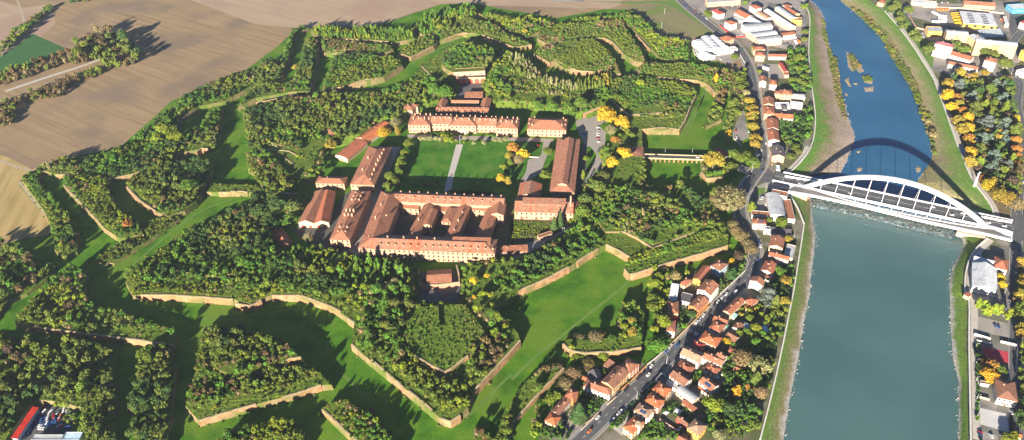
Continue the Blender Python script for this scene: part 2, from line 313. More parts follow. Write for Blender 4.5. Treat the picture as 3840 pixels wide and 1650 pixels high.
TOWN='F:-20,-40 160,120 330,270 470,390 590,460 700,600 780,760 800,900 850,1107 E:690,720 800,1000 D:560,130 480,300 520,600 620,800 680,1000 C:1120,300 700,700 200,1107 A:900,700 380,1107 320,1300 32:-60,1107 30,760 100,450 190,0 D:1115,1107 1170,800 1190,605 1075,370 960,200 E:1020,1090 1230,900 1300,760 1325,400 1290,100 F:1500,560 1510,300 1480,100 1380,0 1300,-90'
zone('town_ground',TOWN,.04,m_town)
zone('town_ground',"C:190,420 280,380 430,270 560,170 700,130 1000,60 1180,60 1130,200 1000,400 700,660 480,880 300,1080 180,1010 190,700",.045,m_town)
zone('town_ground',"A:560,620 560,440 640,320 830,200 1080,160 1280,180 1345,215 1100,470 900,690 800,800 600,960 430,1107 60,1107 100,900 360,560 480,480",.045,m_town)
zone('yard',"F:-20,-40 200,130 420,300 560,420 800,480 1100,560 1300,600 1460,480 1460,0 1300,-90",.055,m_yard)
zone('yard',"F:400,600 650,600 680,700 560,760 420,720 250,730 160,660",.06,m_yard)
zone('yard',"F:880,760 1180,760 1210,930 1000,930 900,880",.06,m_pave)
zone('car_park',"E:475,330 490,420 510,620 545,680 400,740 350,680 350,560 400,470 440,340",.05,m_yard)
zone('yard',"D:640,250 780,230 780,460 620,440",.06,m_yard)
# fort yards and lawns
zone('lawn',"M:60,540 250,470 700,560 800,540 1400,510 1700,480 1990,520 1960,760 1560,1107 1240,1107 L:-300,350 11:1900,345 1300,320 950,320 1000,150 1100,0",.06,m_lawn)
zone('yard',"M:90,430 1600,470 1990,490 2000,530 1650,520 820,500 100,470",.07,m_pave)
zone('garden_path',"M:728,560 820,560 690,1000 670,1150 570,1180 600,1050",.08,m_path)
zone('yard',"M:1870,490 1960,500 1900,720 1830,920 1600,1080 1540,1107 1640,900 1660,760 1830,700",.08,m_pave)
zone('yard',"20:480,920 540,860 710,820 720,900 660,950 710,1000 700,1107 21:660,20 700,110 550,340 560,250 640,60 590,0 20:560,1107 500,1000",.06,m_pave)
zone('yard',"21:660,0 900,20 990,60 990,75 780,60 640,40",.09,m_asph)
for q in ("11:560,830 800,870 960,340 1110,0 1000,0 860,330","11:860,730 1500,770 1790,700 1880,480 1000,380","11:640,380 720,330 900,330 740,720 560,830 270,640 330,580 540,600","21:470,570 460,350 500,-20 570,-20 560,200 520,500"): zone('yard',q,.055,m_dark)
zone('yard',"11:1790,560 1890,460 1940,430 1940,790 1800,780",.055,m_weed); zone('yard',"21:-10,540 490,540 470,600 240,710 -10,780",.055,m_weed)
zone('yard',"11:770,830 700,780 860,340 1020,0 1090,0 940,330",.075,m_pave)
zone('yard',"12:1220,60 1200,-60 1240,-160 1600,-170 1620,-60 1580,70",.08,m_asph)
zone('yard',"J:330,400 1000,360 1060,600 1080,880 380,880 260,600",.08,m_asph)
zone('yard',"21:0,760 250,690 460,590 500,545 520,560 470,620 300,720 0,850",.08,m_pave)
zone('dirt_track',"21:470,600 500,540 560,540 500,600",.09,m_dirt)
zone('yard',"I:700,370 1000,390 1300,440 1560,440 1560,700 1500,900 1300,1107 200,1107 600,470",.07,m_asph)
# ---- roads
def road(pts,w,z=.12,name='road',m=m_asph,dash=True,edge=True,closed=False):
    c=smoothline(pts,2); mb=MB(); ribbon(mb,c,w,z); struct(name,mb,m)
    if edge or dash:
        mb=MB()
        if edge:
            for s in (-1,1): ribbon(mb,c,.22,z+.02,0,s*(w/2-.5))
        if dash:
            C=resample(c,int(sum(np.linalg.norm(np.diff(np.array(c),axis=0),axis=1))/3))
            for i in range(0,len(C)-1,3): ribbon(mb,C[i:i+2],.2,z+.02)
        struct('road_marking',mb,m_line)
    return c
RD=PL('F:-60,-30 60,85 200,200 350,320 480,415 600,500 680,590 750,700 800,820 830,950 860,1107 E:610,300 650,600 700,800 690,1000 D:590,30 530,110 470,230 430,350 430,480 480,640 560,760 610,880 C:1225,60 1205,180 1130,320 1000,440 860,590 700,770 520,960 350,1107 A:1400,330 1180,520 960,720 760,920 560,1107 400,1250')
RC_=road(RD,11.5)
mb=MB(); ribbon(mb,RC_,2.2,.22,0,7.2); ribbon(mb,RC_,2.2,.22,0,-7.2); struct('footpath',mb,m_pave)
zone('road',"D:560,30 480,200 500,260 560,170 650,110 800,100 810,60 820,-10 760,-60 680,-80 620,-60",.14,m_asph)
zone('footpath',"D:640,150 720,110 820,100 1000,120 1000,190 810,185 660,250 590,240",.16,m_pave)
zone('verge',"D:600,240 650,170 790,180 650,265",.18,m_verge)
zone('verge',"D:330,70 410,30 480,70 420,130 350,140",.10,m_grass)
RD2=PL('20:2010,0 31:1905,-60 1890,150 1880,350 1880,500 1900,640 1885,800 1870,1107 32:1860,300 1850,700 1860,1107'); 
RDE=PL('G:1960,330 1800,420 1690,700 1790,850 1850,1000 H:1000,150 980,300 1010,420 1030,600 1035,800 1040,1107 31:1895,300 1885,430 1870,540 1880,640 1870,760 1865,1107 32:1870,300 1870,700 1880,1200')
road(RDE,11,.10)
zone('road',"31:1795,640 1850,560 1932,500 2000,560 2000,700 1860,720 1800,700",.15,m_asph)
road(PL('G:430,20 480,120 560,250 640,340 740,380'),7,.08,dash=False,edge=False)
road(PL('G:1740,60 1790,150 1770,330 1800,420'),12,.09,dash=False,edge=False)
zone('yard',"G:600,30 1700,60 1800,200 1760,420 1350,330 1100,330 960,300 560,200 480,60",.05,m_yard)
zone('yard',"G:660,400 980,330 1320,470 1800,540 1850,740 1580,800 1650,900 1420,900 1000,880 820,820 780,700 860,540 700,500",.05,m_yard)
zone('town_ground',"G:200,0 460,20 560,250 700,440 860,520 800,850 860,1107 700,800 560,520 230,130",.06,m_verge)
zone('park_ground',"H:150,50 1000,60 920,300 1010,560 1000,1107 31:1890,300 1860,540 1700,520 1680,430 1530,250 1445,0 H:560,1050 400,640 270,330",.06,mat('leaf_litter',[(.10,.075,.04),(.16,.115,.06),(.10,.13,.04)],scale=.12,detail=9,rough=.95))
zone('yard',"31:1500,900 1560,760 1900,760 1900,1107 32:1880,1107 1540,1107 1530,700 1525,300 1530,60",.05,mat('mixed_yard',[(.07,.09,.05),(.14,.14,.12),(.2,.2,.19)],scale=.05,detail=9,rough=.95))
zone('sports_court',"S:595,55 900,120 905,265 640,195",.12,mat('court_red',[(.36,.03,.05),(.42,.05,.07)],scale=.3,rough=.8))
zone('yard',"S:575,745 950,830 950,1035 580,930",.10,mat('pale_concrete',[(.42,.42,.43),(.52,.52,.52)],scale=.2,rough=.9))
zone('yard',"S:590,640 770,690 770,790 575,745",.09,m_yard); zone('yard',"R:570,730 1010,830 1010,1000 560,920",.09,m_yard); zone('yard',"R:560,470 1000,510 1000,650 570,620",.09,m_yard)
zone('yard',"S:600,1010 780,1050 780,1107 560,1107",.09,m_yard)
zone('swimming_pool',"B:1080,690 1110,685 1172,738 1140,750",.15,mat('pool_tile',[(.05,.3,.45),(.08,.36,.5)],scale=.3,rough=.2))
zone('garden_path',"A:1400,830 1660,980 1640,1000 1390,850",.1,m_pave)
zone('terrace',"A:930,960 1010,880 1130,830 1170,880 1060,960 1060,1060",.1,m_path)
zone('driveway',"A:430,760 490,720 540,960 440,960 390,880",.1,m_dirt)
zone('garden_lawn',"B:1180,460 1380,600 1330,680 1200,640",.1,m_lawn); zone('garden_lawn',"B:760,820 910,910 890,1000 750,950",.1,m_lawn); zone('garden_lawn',"E:900,530 1010,540 1010,620 910,610",.1,m_lawn)
mb=MB()
for s in ('00:130,0 165,90 180,160','01:0,105 120,150 260,185','01:150,270 300,460 390,570 390,640','21:0,850 300,720 470,600'): ribbon(mb,smoothline(PL(s)),3.2,.11)
mc_=MB(); ribbon(mc_,smoothline(PL('00:40,690 300,600 620,500 780,440')),6,.11); struct('concrete_channel',mc_,m_path)
for s in ('30:330,60 375,170 365,330 360,480 380,700','30:1000,280 1130,520 1210,720 1270,860 1340,1080'): pass
ribbon(mb,smoothline(PL('01:840,880 960,780 1090,670')),4,.11)
struct('dirt_track',mb,m_dirt)
mb=MB()
for s in ('30:900,95 1050,285 1240,585 1310,765 1430,1107 31:1445,5 1530,255 1680,435 1706,540',): ribbon(mb,[p+np.array([3.5,0,0]) for p in smoothline(PL(s))],5,.13)
ribbon(mb,[p+np.array([4.5,0,0]) for p in smoothline(PL('31:1650,705 1545,795 1492,930 1480,1107 32:1522,55 1515,300 1522,700 1530,1107'))],5.5,.13)
ribbon(mb,[p+np.array([-2.5,0,0]) for p in smoothline(PL('31:325,0 280,80 160,200'))],6,.13)
struct('river_path',mb,m_path)
mb=MB()
for s,w_ in (('22:0,650 150,495 380,320 560,170 780,0 21:900,1000',2.5),('12:640,600 790,740 900,840',2),('02:1500,190 1620,200 1700,210 12:0,150 300,120',2),('12:1500,1000 1640,900 1932,600 22:0,640',2.2),('01:900,1000 1100,800 1500,480 1750,400',2.2),('20:1280,1000 1380,850 1480,680',3),('10:640,690 1000,560 1250,440 1500,310',2.5),('20:1300,1040 1420,800 1470,650',2)): ribbon(mb,smoothline(PL(s)),w_,.05)
struct('mown_path',mb,m_verge)
# zebra crossing
mb=MB(); a=gp('C',440,900); b=gp('C',560,970); d=(b-a); 
for k in range(9): 
    p=a+d*(k+.3)/9; q=RC_; ax=np.array([d[1],-d[0],0]); ax/=np.linalg.norm(ax); e=d/np.linalg.norm(d)
    mb.poly([np.array([*(p+e*s*.35+ax*t*2)[:2],.145]) for s,t in ((-1,-1),(1,-1),(1,1),(-1,1))])
struct('zebra_crossing',mb,m_line)

# stones along the waterline
mb=MB()
for line,n_ in ((LW,1500),(RW,900)):
    C=resample(line,600)
    for i in range(n_):
        j=random.randrange(5,595); p=C[j]; d=C[j+1]-C[j-1]; d/=np.linalg.norm(d); s_=np.array([-d[1],d[0],0]); q=p+s_*random.gauss(0,1.4)+d*random.uniform(-1,1); r=random.uniform(.25,.8)*(1.8 if random.random()<.06 else 1)
        pts=[q+np.array([r*math.cos(a)*random.uniform(.6,1.3),r*math.sin(a)*random.uniform(.6,1.3),-.3]) for a in (0,1.3,2.5,3.8,5)]
        mb.mesh([*pts,q+np.array([0,0,r*.6+.15])],[(k,(k+1)%5,5) for k in range(5)])
struct('riprap',mb,mat('riprap_stone',[(.22,.21,.18),(.42,.40,.36)],scale=.6,rough=.9),kind='stuff')
# ------------------------------------------------------------------ earthworks of the fortress
def earthwork(s, h, slope=1.0, m=m_scrub, holes=(), step=7.0, bump=.5, name='earthwork'):
    """raised ground: flat top at height h with a slightly uneven rim, steep sides down to the ditch"""
    P=orient([np.asarray(p) for p in PL(s,h)]); mb=MB(); n=len(P)
    dens=[]
    for i in range(n):
        a,b=P[i],P[(i+1)%n]; k=max(1,int(np.linalg.norm(b-a)/step))
        for j in range(k): dens.append(a+(b-a)*j/k)
    n=len(dens); nor=[]
    for i in range(n):
        d=dens[(i+1)%n]-dens[i-1]; nor.append(np.array([d[1],-d[0],0])/max(1e-6,np.linalg.norm(d)))
    hs=[[p for p in orient(PL(q,h))][::-1] for q in holes]
    topz=[h+random.uniform(-.25,.25) for _ in dens]
    top=[np.array([p[0],p[1],z]) for p,z in zip(dens,topz)]
    flat(mb,[top]+hs)
    for i in range(n):
        j=(i+1)%n; a,b=top[i],top[j]; c=dens[j]+nor[j]*slope; d=dens[i]+nor[i]*slope; c=c*[1,1,0]; d=d*[1,1,0]
        mb.poly((a,d,c,b),1)
    for q in hs:
        k=len(q); c=np.mean(q,axis=0)
        for i in range(k):
            j=(i+1)%k; d=q[j]-q[i]; s1=np.array([-d[1],d[0],0])/max(1e-6,np.linalg.norm(d))
            a,b=q[i],q[j]; mb.poly((a,b,(b-s1*h*1.2)*[1,1,0]+[0,0,.02],(a-s1*h*1.2)*[1,1,0]+[0,0,.02]))
    struct(name,mb,[m,m_scarp]); return P
WK={}
UP=('glacis_upper_left','strip_upper_left','counterguard_upper','ravelin_upper','counterguard_upper_mid','counterguard_top','counterguard_right','ravelin_right','counterguard_far_right','glacis_top','covered_way_upper')
def W(key,h,s,**k): WK[key]=(earthwork(s,h,**(dict(slope=3.2,**k) if key in UP else k)),h)
W('glacis_left',3,'01:165,250 250,185 330,190 290,260 480,460 590,640 580,800 480,830 415,780 400,640 330,480 200,300')
W('counterguard_mid',6,'01:480,240 560,190 700,220 850,250 810,300 900,480 1050,560 1080,660 900,690 780,610 640,460 490,310')
W('covered_way_top',5,'01:260,165 480,100 700,70 850,30 00:1500,990 1600,830 1680,800 1660,1000 1620,1107 01:1340,50 1310,110 1170,170 860,240 560,185 420,205')
W('ravelin_mid',7,'01:955,300 1000,215 1270,130 1590,100 1600,140 1565,260 1480,410 1390,480 1270,530 1180,490 1060,400')
W('traverse_mid',5,'01:1560,340 1580,275 1720,285 1932,290 11:30,310 20,340 01:1880,345 1700,345')
W('strip_lower_left',3,'01:870,760 1120,570 1340,510 1360,540 1110,720 860,880 720,870 740,830')
W('counterguard_bottom',6,'02:110,205 240,250 700,310 1310,385 1325,300 1250,250 1100,210 700,90 640,0 01:650,960 560,890 480,960 300,1107')
W('glacis_bottom',4,'02:-100,330 300,350 620,370 740,400 870,480 870,1180 650,1180 615,860 400,815 250,800 40,1107 -100,1180')
W('glacis_outer',3,'01:-80,790 100,770 330,880 430,900 350,1000 200,1107 02:60,60 -80,250')
W('strip_bottom',5,'02:1050,480 1110,420 1290,410 1320,600 1290,900 1250,1180 1000,1180 1020,900 960,860 1030,650')
W('ravelin_bottom',6,'02:1500,960 1400,850 1470,600 1520,270 1620,240 12:190,350 330,480 470,585 570,690 490,692 200,785 02:1932,838 1700,905')
W('redoubt_bottom',11,'02:1560,330 1640,260 12:190,360 335,480 200,512 100,560 0,580 02:1800,640 1600,560',m=m_scrub)
W('glacis_bottom_mid',5,'02:1650,1107 1700,1060 12:0,980 150,960 300,975 390,1065 380,1180 02:1600,1200')
W('counterguard_bottom_mid',6,'12:500,872 560,825 680,800 760,850 950,980 1060,1107 1100,1180 800,1180 690,1055 640,1010')
# the upper-left works
W('glacis_upper_left',4,'00:1000,1060 1200,900 1350,750 1500,670 1700,600 10:0,510 200,430 270,230 340,200 400,210 310,255 200,570 150,610 0,640 00:1700,760 1500,800 1350,900 1250,1107')
W('strip_upper_left',6,'10:375,285 450,280 475,330 450,470 405,690 280,690 0,740 00:1800,800 10:0,650 190,635 275,610 345,450')
W('covered_way_upper',5,'10:420,215 800,215 1200,240 1195,290 1060,315 850,300 560,285 450,270')
W('counterguard_upper',6,'10:480,300 560,290 760,330 1000,345 1030,370 980,395 720,390 520,400')
W('ravelin_upper',7,'10:590,430 760,400 1090,455 1100,490 960,580 880,600 725,630 640,655 510,680 520,590')
W('counterguard_upper_mid',6,'10:1075,400 1200,300 1330,265 1370,310 1335,350 1165,430')
W('glacis_top',4,'10:1180,200 1380,100 1550,40 1670,80 1660,120 1500,180 1400,240 1260,265')
W('counterguard_top',6,'10:1345,250 1450,190 1590,140 1800,190 20:0,270 140,330 60,352 10:1932,350 1710,262 1560,246 1455,280 1390,300')
W('covered_way_top_right',4,'10:1680,100 20:0,150 120,120 330,190 560,140 830,120 900,75 1000,160 1110,290 1340,310 1340,470 1120,440 1000,300 910,220 830,150 350,180 200,240 100,290 10:1800,170')
W('counterguard_right',6,'20:200,300 210,220 350,190 600,170 830,150 880,240 960,360 1010,465 950,470 840,405 770,320 700,285 590,275 400,310 255,332')
W('ravelin_right',7,'20:165,405 200,370 400,310 600,295 660,325 740,400 800,500 825,560 700,560 690,520 610,540 400,515 320,460 280,470')
W('counterguard_far_right',6,'20:940,520 980,485 1350,485 1680,540 1690,600 1640,680 1560,700 1450,620 1400,605 1100,580 960,560')
W('strip_east',4,'20:1560,700 1700,560 1770,520 1780,740 1650,950 1600,960 1690,660 1640,640 1580,900 1460,960 1480,850')
W('glacis_road',2,'20:1600,1000 1640,880 1700,780 1765,720 1775,765 1725,830 1688,900 1660,1000 1645,1080')
W('ravelin_road',6,'22:395,372 440,435 540,450 760,440 975,408 1000,150 960,70 830,60 800,200 850,260 800,330 600,350 420,345')
W('strip_road',4,'22:0,960 40,935 240,700 390,560 350,545 240,560 120,650 0,800 12:1800,1107 1650,1000 1640,1107 1900,1180')
W('bridgehead',5,'21:1425,190 1460,100 1570,110 1640,180 1580,230 1470,240')
ENC='''01:945,1012 02:1000,15 1210,-5 1760,42 1900,80 12:0,55 120,10 340,12 560,92 742,220 722,380 830,480 1150,740 1395,950 1470,965 1600,860 1640,740 1720,650 1900,440 22:60,350 45,300
 12:1860,170 1800,100 22:0,30 50,-20 21:430,905 650,770 715,735 885,830 850,930 885,965 1200,870 1630,745 1640,620 1560,500 1440,330 1240,285 1230,330 1000,325 985,120
 20:985,1107 980,975 1260,978 1310,900 1400,700 1390,660 1300,620 1100,590 940,560 760,590 440,640 250,600 100,460 0,450 10:1830,395 1600,285 1460,345 1350,430 1250,480 1185,590
 1060,670 880,690 600,700 400,745 0,795 00:1830,840 1870,1000 01:1870,160 1932,190 11:60,340 150,350 20,400 01:1700,505 1440,600 1100,850'''
HOLE='''11:440,200 300,260 120,400 400,380 360,420 120,560 40,760 180,800 600,800 700,850 1150,880 1180,960 12:1150,30 1213,98 1588,84 1620,-30 11:1600,900 21:120,850 460,640 520,590 480,500 560,330 700,160 760,100
 20:700,1107 880,1000 860,860 700,780 540,840 300,800 100,760 10:1932,760 1780,760 1740,540 1480,540 1470,740 1150,800 1050,890 900,890 780,1010 540,1060 11:440,100'''
WK['enceinte']=(earthwork(ENC,7,holes=(HOLE,),slope=.8),7)
W('cavalier_bottom',10,'12:1115,310 1170,200 1225,100 1375,92 1385,240 1430,235 1425,88 1580,80 1680,220 1755,320 1600,470 1430,595 1300,530 1190,465')
W('cavalier_top',14,'J:335,285 985,245 1000,100 900,-120 500,-180 150,-20 100,120 220,240',slope=2)
W('terrace_left',8.5,'01:1320,900 1330,870 1500,880 1620,920 1700,880 1932,760 11:100,700 0,760 01:1800,1000 1530,965')
W('terrace_east',9,'20:880,860 980,780 1140,780 1150,850 1000,870')
W('rampart_east',9,'21:700,640 860,640 1060,740 1380,640 1430,560 1250,440 1000,370 760,310 640,330 600,480')
m_slope=m_scrub
# ------------------------------------------------------------------ brick rampart walls (each a thing)
def wall(s,h,label,t=1.2,name='brick_wall',m=m_brick,cope=True,z0=-.3,step=6,cat='wall',group=None,rag=.25):
    P=PL(s,h); L=sum(np.linalg.norm(b-a) for a,b in zip(P[:-1],P[1:])); C=resample(P,max(2,int(L/step)+1)); c=C.mean(0)
    r=empty(name,(c[0],c[1],0)); tag(r,label,cat,group)
    mb=MB(); hh=[h+random.uniform(-rag,rag) for _ in C]
    nn=len(C); S=[]
    for i in range(nn):
        d=C[min(i+1,nn-1)]-C[max(i-1,0)]; d[2]=0; d/=np.linalg.norm(d); S.append(np.array([-d[1],d[0],0]))
    q=[]
    for i in range(nn):
        p=C[i]; bt=t*.5+h*.06
        q += [np.array([*(p+S[i]*bt)[:2],z0]),np.array([*(p+S[i]*t*.5)[:2],hh[i]]),np.array([*(p-S[i]*t*.5)[:2],hh[i]]),np.array([*(p-S[i]*bt)[:2],z0])]
    F=[(4*i+k,4*i+4+k,4*i+5+k,4*i+1+k) for i in range(nn-1) for k in range(3)]+[(0,1,2,3),(4*nn-1,4*nn-2,4*nn-3,4*nn-4)]
    mb.mesh(q,F); mkl('wall_body',mb,m,r)
    if cope:
        mb=MB(); mb.beam([np.array([*x[:2],y+.14]) for x,y in zip(C,hh)],t+.35,.28); mkl('coping',mb,m_cope,r)
    return r
m_cope=mat('coping_stone',[(.30,.23,.14),(.40,.32,.2),(.16,.18,.06)],scale=.2,detail=8,rough=.9)
for s,h,l in (
 ('12:870,500 1100,695 1110,710',7.3,'long sunlit brick scarp of the bottom bastion, its upper left stretch'),
 ('12:1150,735 1260,820 1350,900',7.3,'crumbling sunlit scarp of the bottom bastion just above its tip'),
 ('12:1390,940 1470,966 1540,920',7.3,'brick salient at the very tip of the bottom bastion'),
 ('12:1650,730 1720,650 1932,425 22:60,355',7.3,'purplish shaded brick right face of the bottom bastion beside the grass ditch'),
 ('12:120,15 340,15 560,95 640,140',7.2,'curving overgrown brick scarp above the dark bottom left ditch'),
 ('12:690,185 742,222',7.2,'short pale brick shoulder where the curved scarp meets the ditch bend'),
 ('12:722,385 770,425',7.2,'small broken pale wall below the shoulder at the ditch bend'),
 ('02:1060,10 1300,12 1760,44',7.2,'long cream brick scarp under the left bastion terrace'),
 ('02:1775,75 1900,95 12:0,72 40,55',7.2,'low cream wall right of the notch in the left bastion scarp'),
 ('22:50,-20 22:140,-60 21:250,1000 430,905',7.4,'long pinkish curtain wall beside the bright green ditch'),
 ('21:490,870 560,820 650,770',7.4,'reed covered piece of curtain wall left of the right bastion flank'),
 ('21:712,735 800,780 890,832',7.4,'pink brick flank closing the top of the bright green ditch'),
 ('21:850,925 885,967 1000,935 1200,870 1450,800 1630,745',7.4,'long orange brick scarp with tree shadows along the right bastion'),
 ('21:840,640 950,690 1060,765',9.0,'thin inner retaining wall below the yellow bushes of the right bastion'),
 ('21:1060,765 1200,712 1320,665',9.0,'dark thin retaining wall inside the right bastion'),
 ('20:980,975 1100,965 1180,965 1260,978 1310,900',7.4,'pink brick salient of the east bastion with small loopholes'),
 ('20:1310,900 1345,800 1390,710',7.4,'pale path like parapet on the right face of the east bastion'),
 ('20:870,870 1000,858 1145,850',9.2,'straight sunlit inner wall of the east bastion terrace'),
 ('20:745,750 810,810 880,870',8.0,'ruined brick gorge wall above the golden plane trees'),
 ('20:540,855 640,815 710,800',6.5,'curved sunlit brick wall behind the car park inside the gate'),
 ('20:320,450 400,490 480,530 610,540',7.3,'long curved pink gorge wall of the right hand ravelin'),
 ('20:170,410 200,425 285,475',7.3,'pale brick left corner of the right hand ravelin'),
 ('20:700,558 760,545 825,560',7.3,'rounded brick right corner of the right hand ravelin'),
 ('20:950,465 985,445 1015,468',6.3,'small brick nose at the end of the upper right counterguard'),
 ('20:940,520 965,560 1010,563',6.3,'brick left nose of the far right counterguard'),
 ('20:1090,580 1250,595 1400,606',6.3,'straight brick scarp of the far right counterguard'),
 ('20:1440,620 1480,640 1530,700',6.3,'bent sandy scarp at the right end of the far right counterguard'),
 ('20:690,283 760,318 835,400',6.3,'sandy scarp running down the right side of the upper right counterguard'),
 ('20:255,330 400,308 590,272',6.3,'long thin pale scarp of the upper right counterguard'),
 ('20:195,295 255,330',6.3,'brick left nose of the upper right counterguard'),
 ('20:935,258 1040,370',4.3,'thin sandy covered way wall facing the fallow field'),
 ('10:1450,282 1500,262 1560,247 1660,250',6.3,'sunlit curved scarp at the top of the main ditch'),
 ('10:1710,262 1830,310 1932,350',6.3,'shaded scarp right of the top of the main ditch'),
 ('20:60,352 110,345 148,338',6.3,'short rounded wall end beside the upper ditch'),
 ('10:1075,398 1130,420 1168,432',6.3,'bright rounded brick nose in the middle of the upper ditch'),
 ('10:1170,432 1260,385 1335,348',6.3,'thin sandy scarp behind the rounded nose of the upper ditch'),
 ('10:510,682 560,665 640,657',7.3,'tall pink brick corner at the foot of the upper left ravelin'),
 ('10:722,632 800,606 905,590 960,560',7.3,'curved brick gorge wall of the upper left ravelin'),
 ('10:515,405 560,385 650,378 735,392',6.3,'pale humped scarp above the upper left ravelin'),
 ('10:825,304 870,302',5.3,'tiny sunlit brick nose left of the poplar belt gap'),
 ('10:960,312 995,310',5.3,'tiny pinkish brick nose right of the poplar belt gap'),
 ('10:435,275 470,270',5.5,'tiny orange brick nose at the left end of the poplar belt'),
 ('10:0,775 150,745 290,720',6.5,'long pale scarp between dark woods at the upper left'),
 ('10:285,590 330,575 370,580',6.3,'small brick nose beside the yellow tree in the upper left strip'),
 ('10:1250,500 1300,550 1350,600',7.3,'sunlit flank wall dropping to the upper ditch'),
 ('10:1405,480 1490,560',8.0,'narrow sloping wall running down to the red arched casemate'),
 ('01:1320,935 1460,958 1530,965',8.9,'lit parapet of the grassy terrace in the left bastion'),
 ('01:1390,375 1425,398 1450,410',7.2,'pink brick left corner of the mid left ravelin gorge'),
 ('01:955,300 1000,350 1060,410 1175,488',7.3,'grey brick left face of the mid left ravelin'),
 ('01:480,290 640,455 780,605',6.3,'shaded grey scarp along the mid left counterguard'),
 ('01:855,590 870,640 880,660',6.3,'purple curved brick nose beside the orange tree'),
 ('01:860,240 950,215 1050,190',5.4,'sandy scarp above the dark left ravelin ditch'),
 ('01:420,212 495,210',5.4,'tiny sandy wall end at the left ditch corner'),
 ('01:1480,40 1520,10 1570,15',6.4,'rounded brick nose in the left middle ditch'),
 ('01:1650,345 1820,335 1870,345',5.6,'low pinkish wall above the top of the sunlit grass strip'),
 ('02:250,252 700,308 1100,360 1310,388',6.3,'very long grey brick scarp of the bottom left counterguard'),
 ('02:1495,962 1700,900 1932,835',6.3,'broad cream brick scarp of the bottom ravelin, left half'),
 ('12:195,785 340,742 490,692',6.3,'broad cream brick scarp of the bottom ravelin, right half'),
 ('12:200,513 270,490 340,482',11.2,'peach coloured wall end on the upper level of the bottom ravelin'),
 ('12:500,874 600,965 690,1055 760,1107',6.3,'bluish shaded scarp of the counterguard at the bottom edge'),
 ('02:785,700 880,682',4.5,'small shaded wall end in the bottom left woods'),
 ('12:1190,465 1300,530 1430,597 1600,470',10.3,'edging wall at the point of the green cavalier'),
 ('12:1650,415 1755,322',10.3,'shaded right edging wall of the green cavalier'),
 ('22:385,380 440,432 540,450 760,440 975,408',6.4,'sandy brick front of the ravelin beside the riverside road'),
 ('22:40,935 200,755 390,562',4.6,'wide pale stone topped wall running diagonally towards the houses'),
 ('11:60,20 240,30 300,60',7.4,'curved brick gun gallery with a small dark door, left of the sheds'),
 ('11:220,90 280,130',7.4,'short pale retaining wall right of the curved gun gallery'),
 ('11:0,170 50,200',7.4,'short pale wall below the curved gun gallery'),
 ('11:130,345 320,355',6.0,'low pink wall facing the yard left of the brown barracks'),
 ('21:1430,190 1470,242 1590,228',5.2,'brick bastion nose under the golden tree by the road bridge'),
 ('V:640,600 590,640 575,690',8.2,'thin pale wall climbing through the left bastion woods'),
): wall(s,h,l)
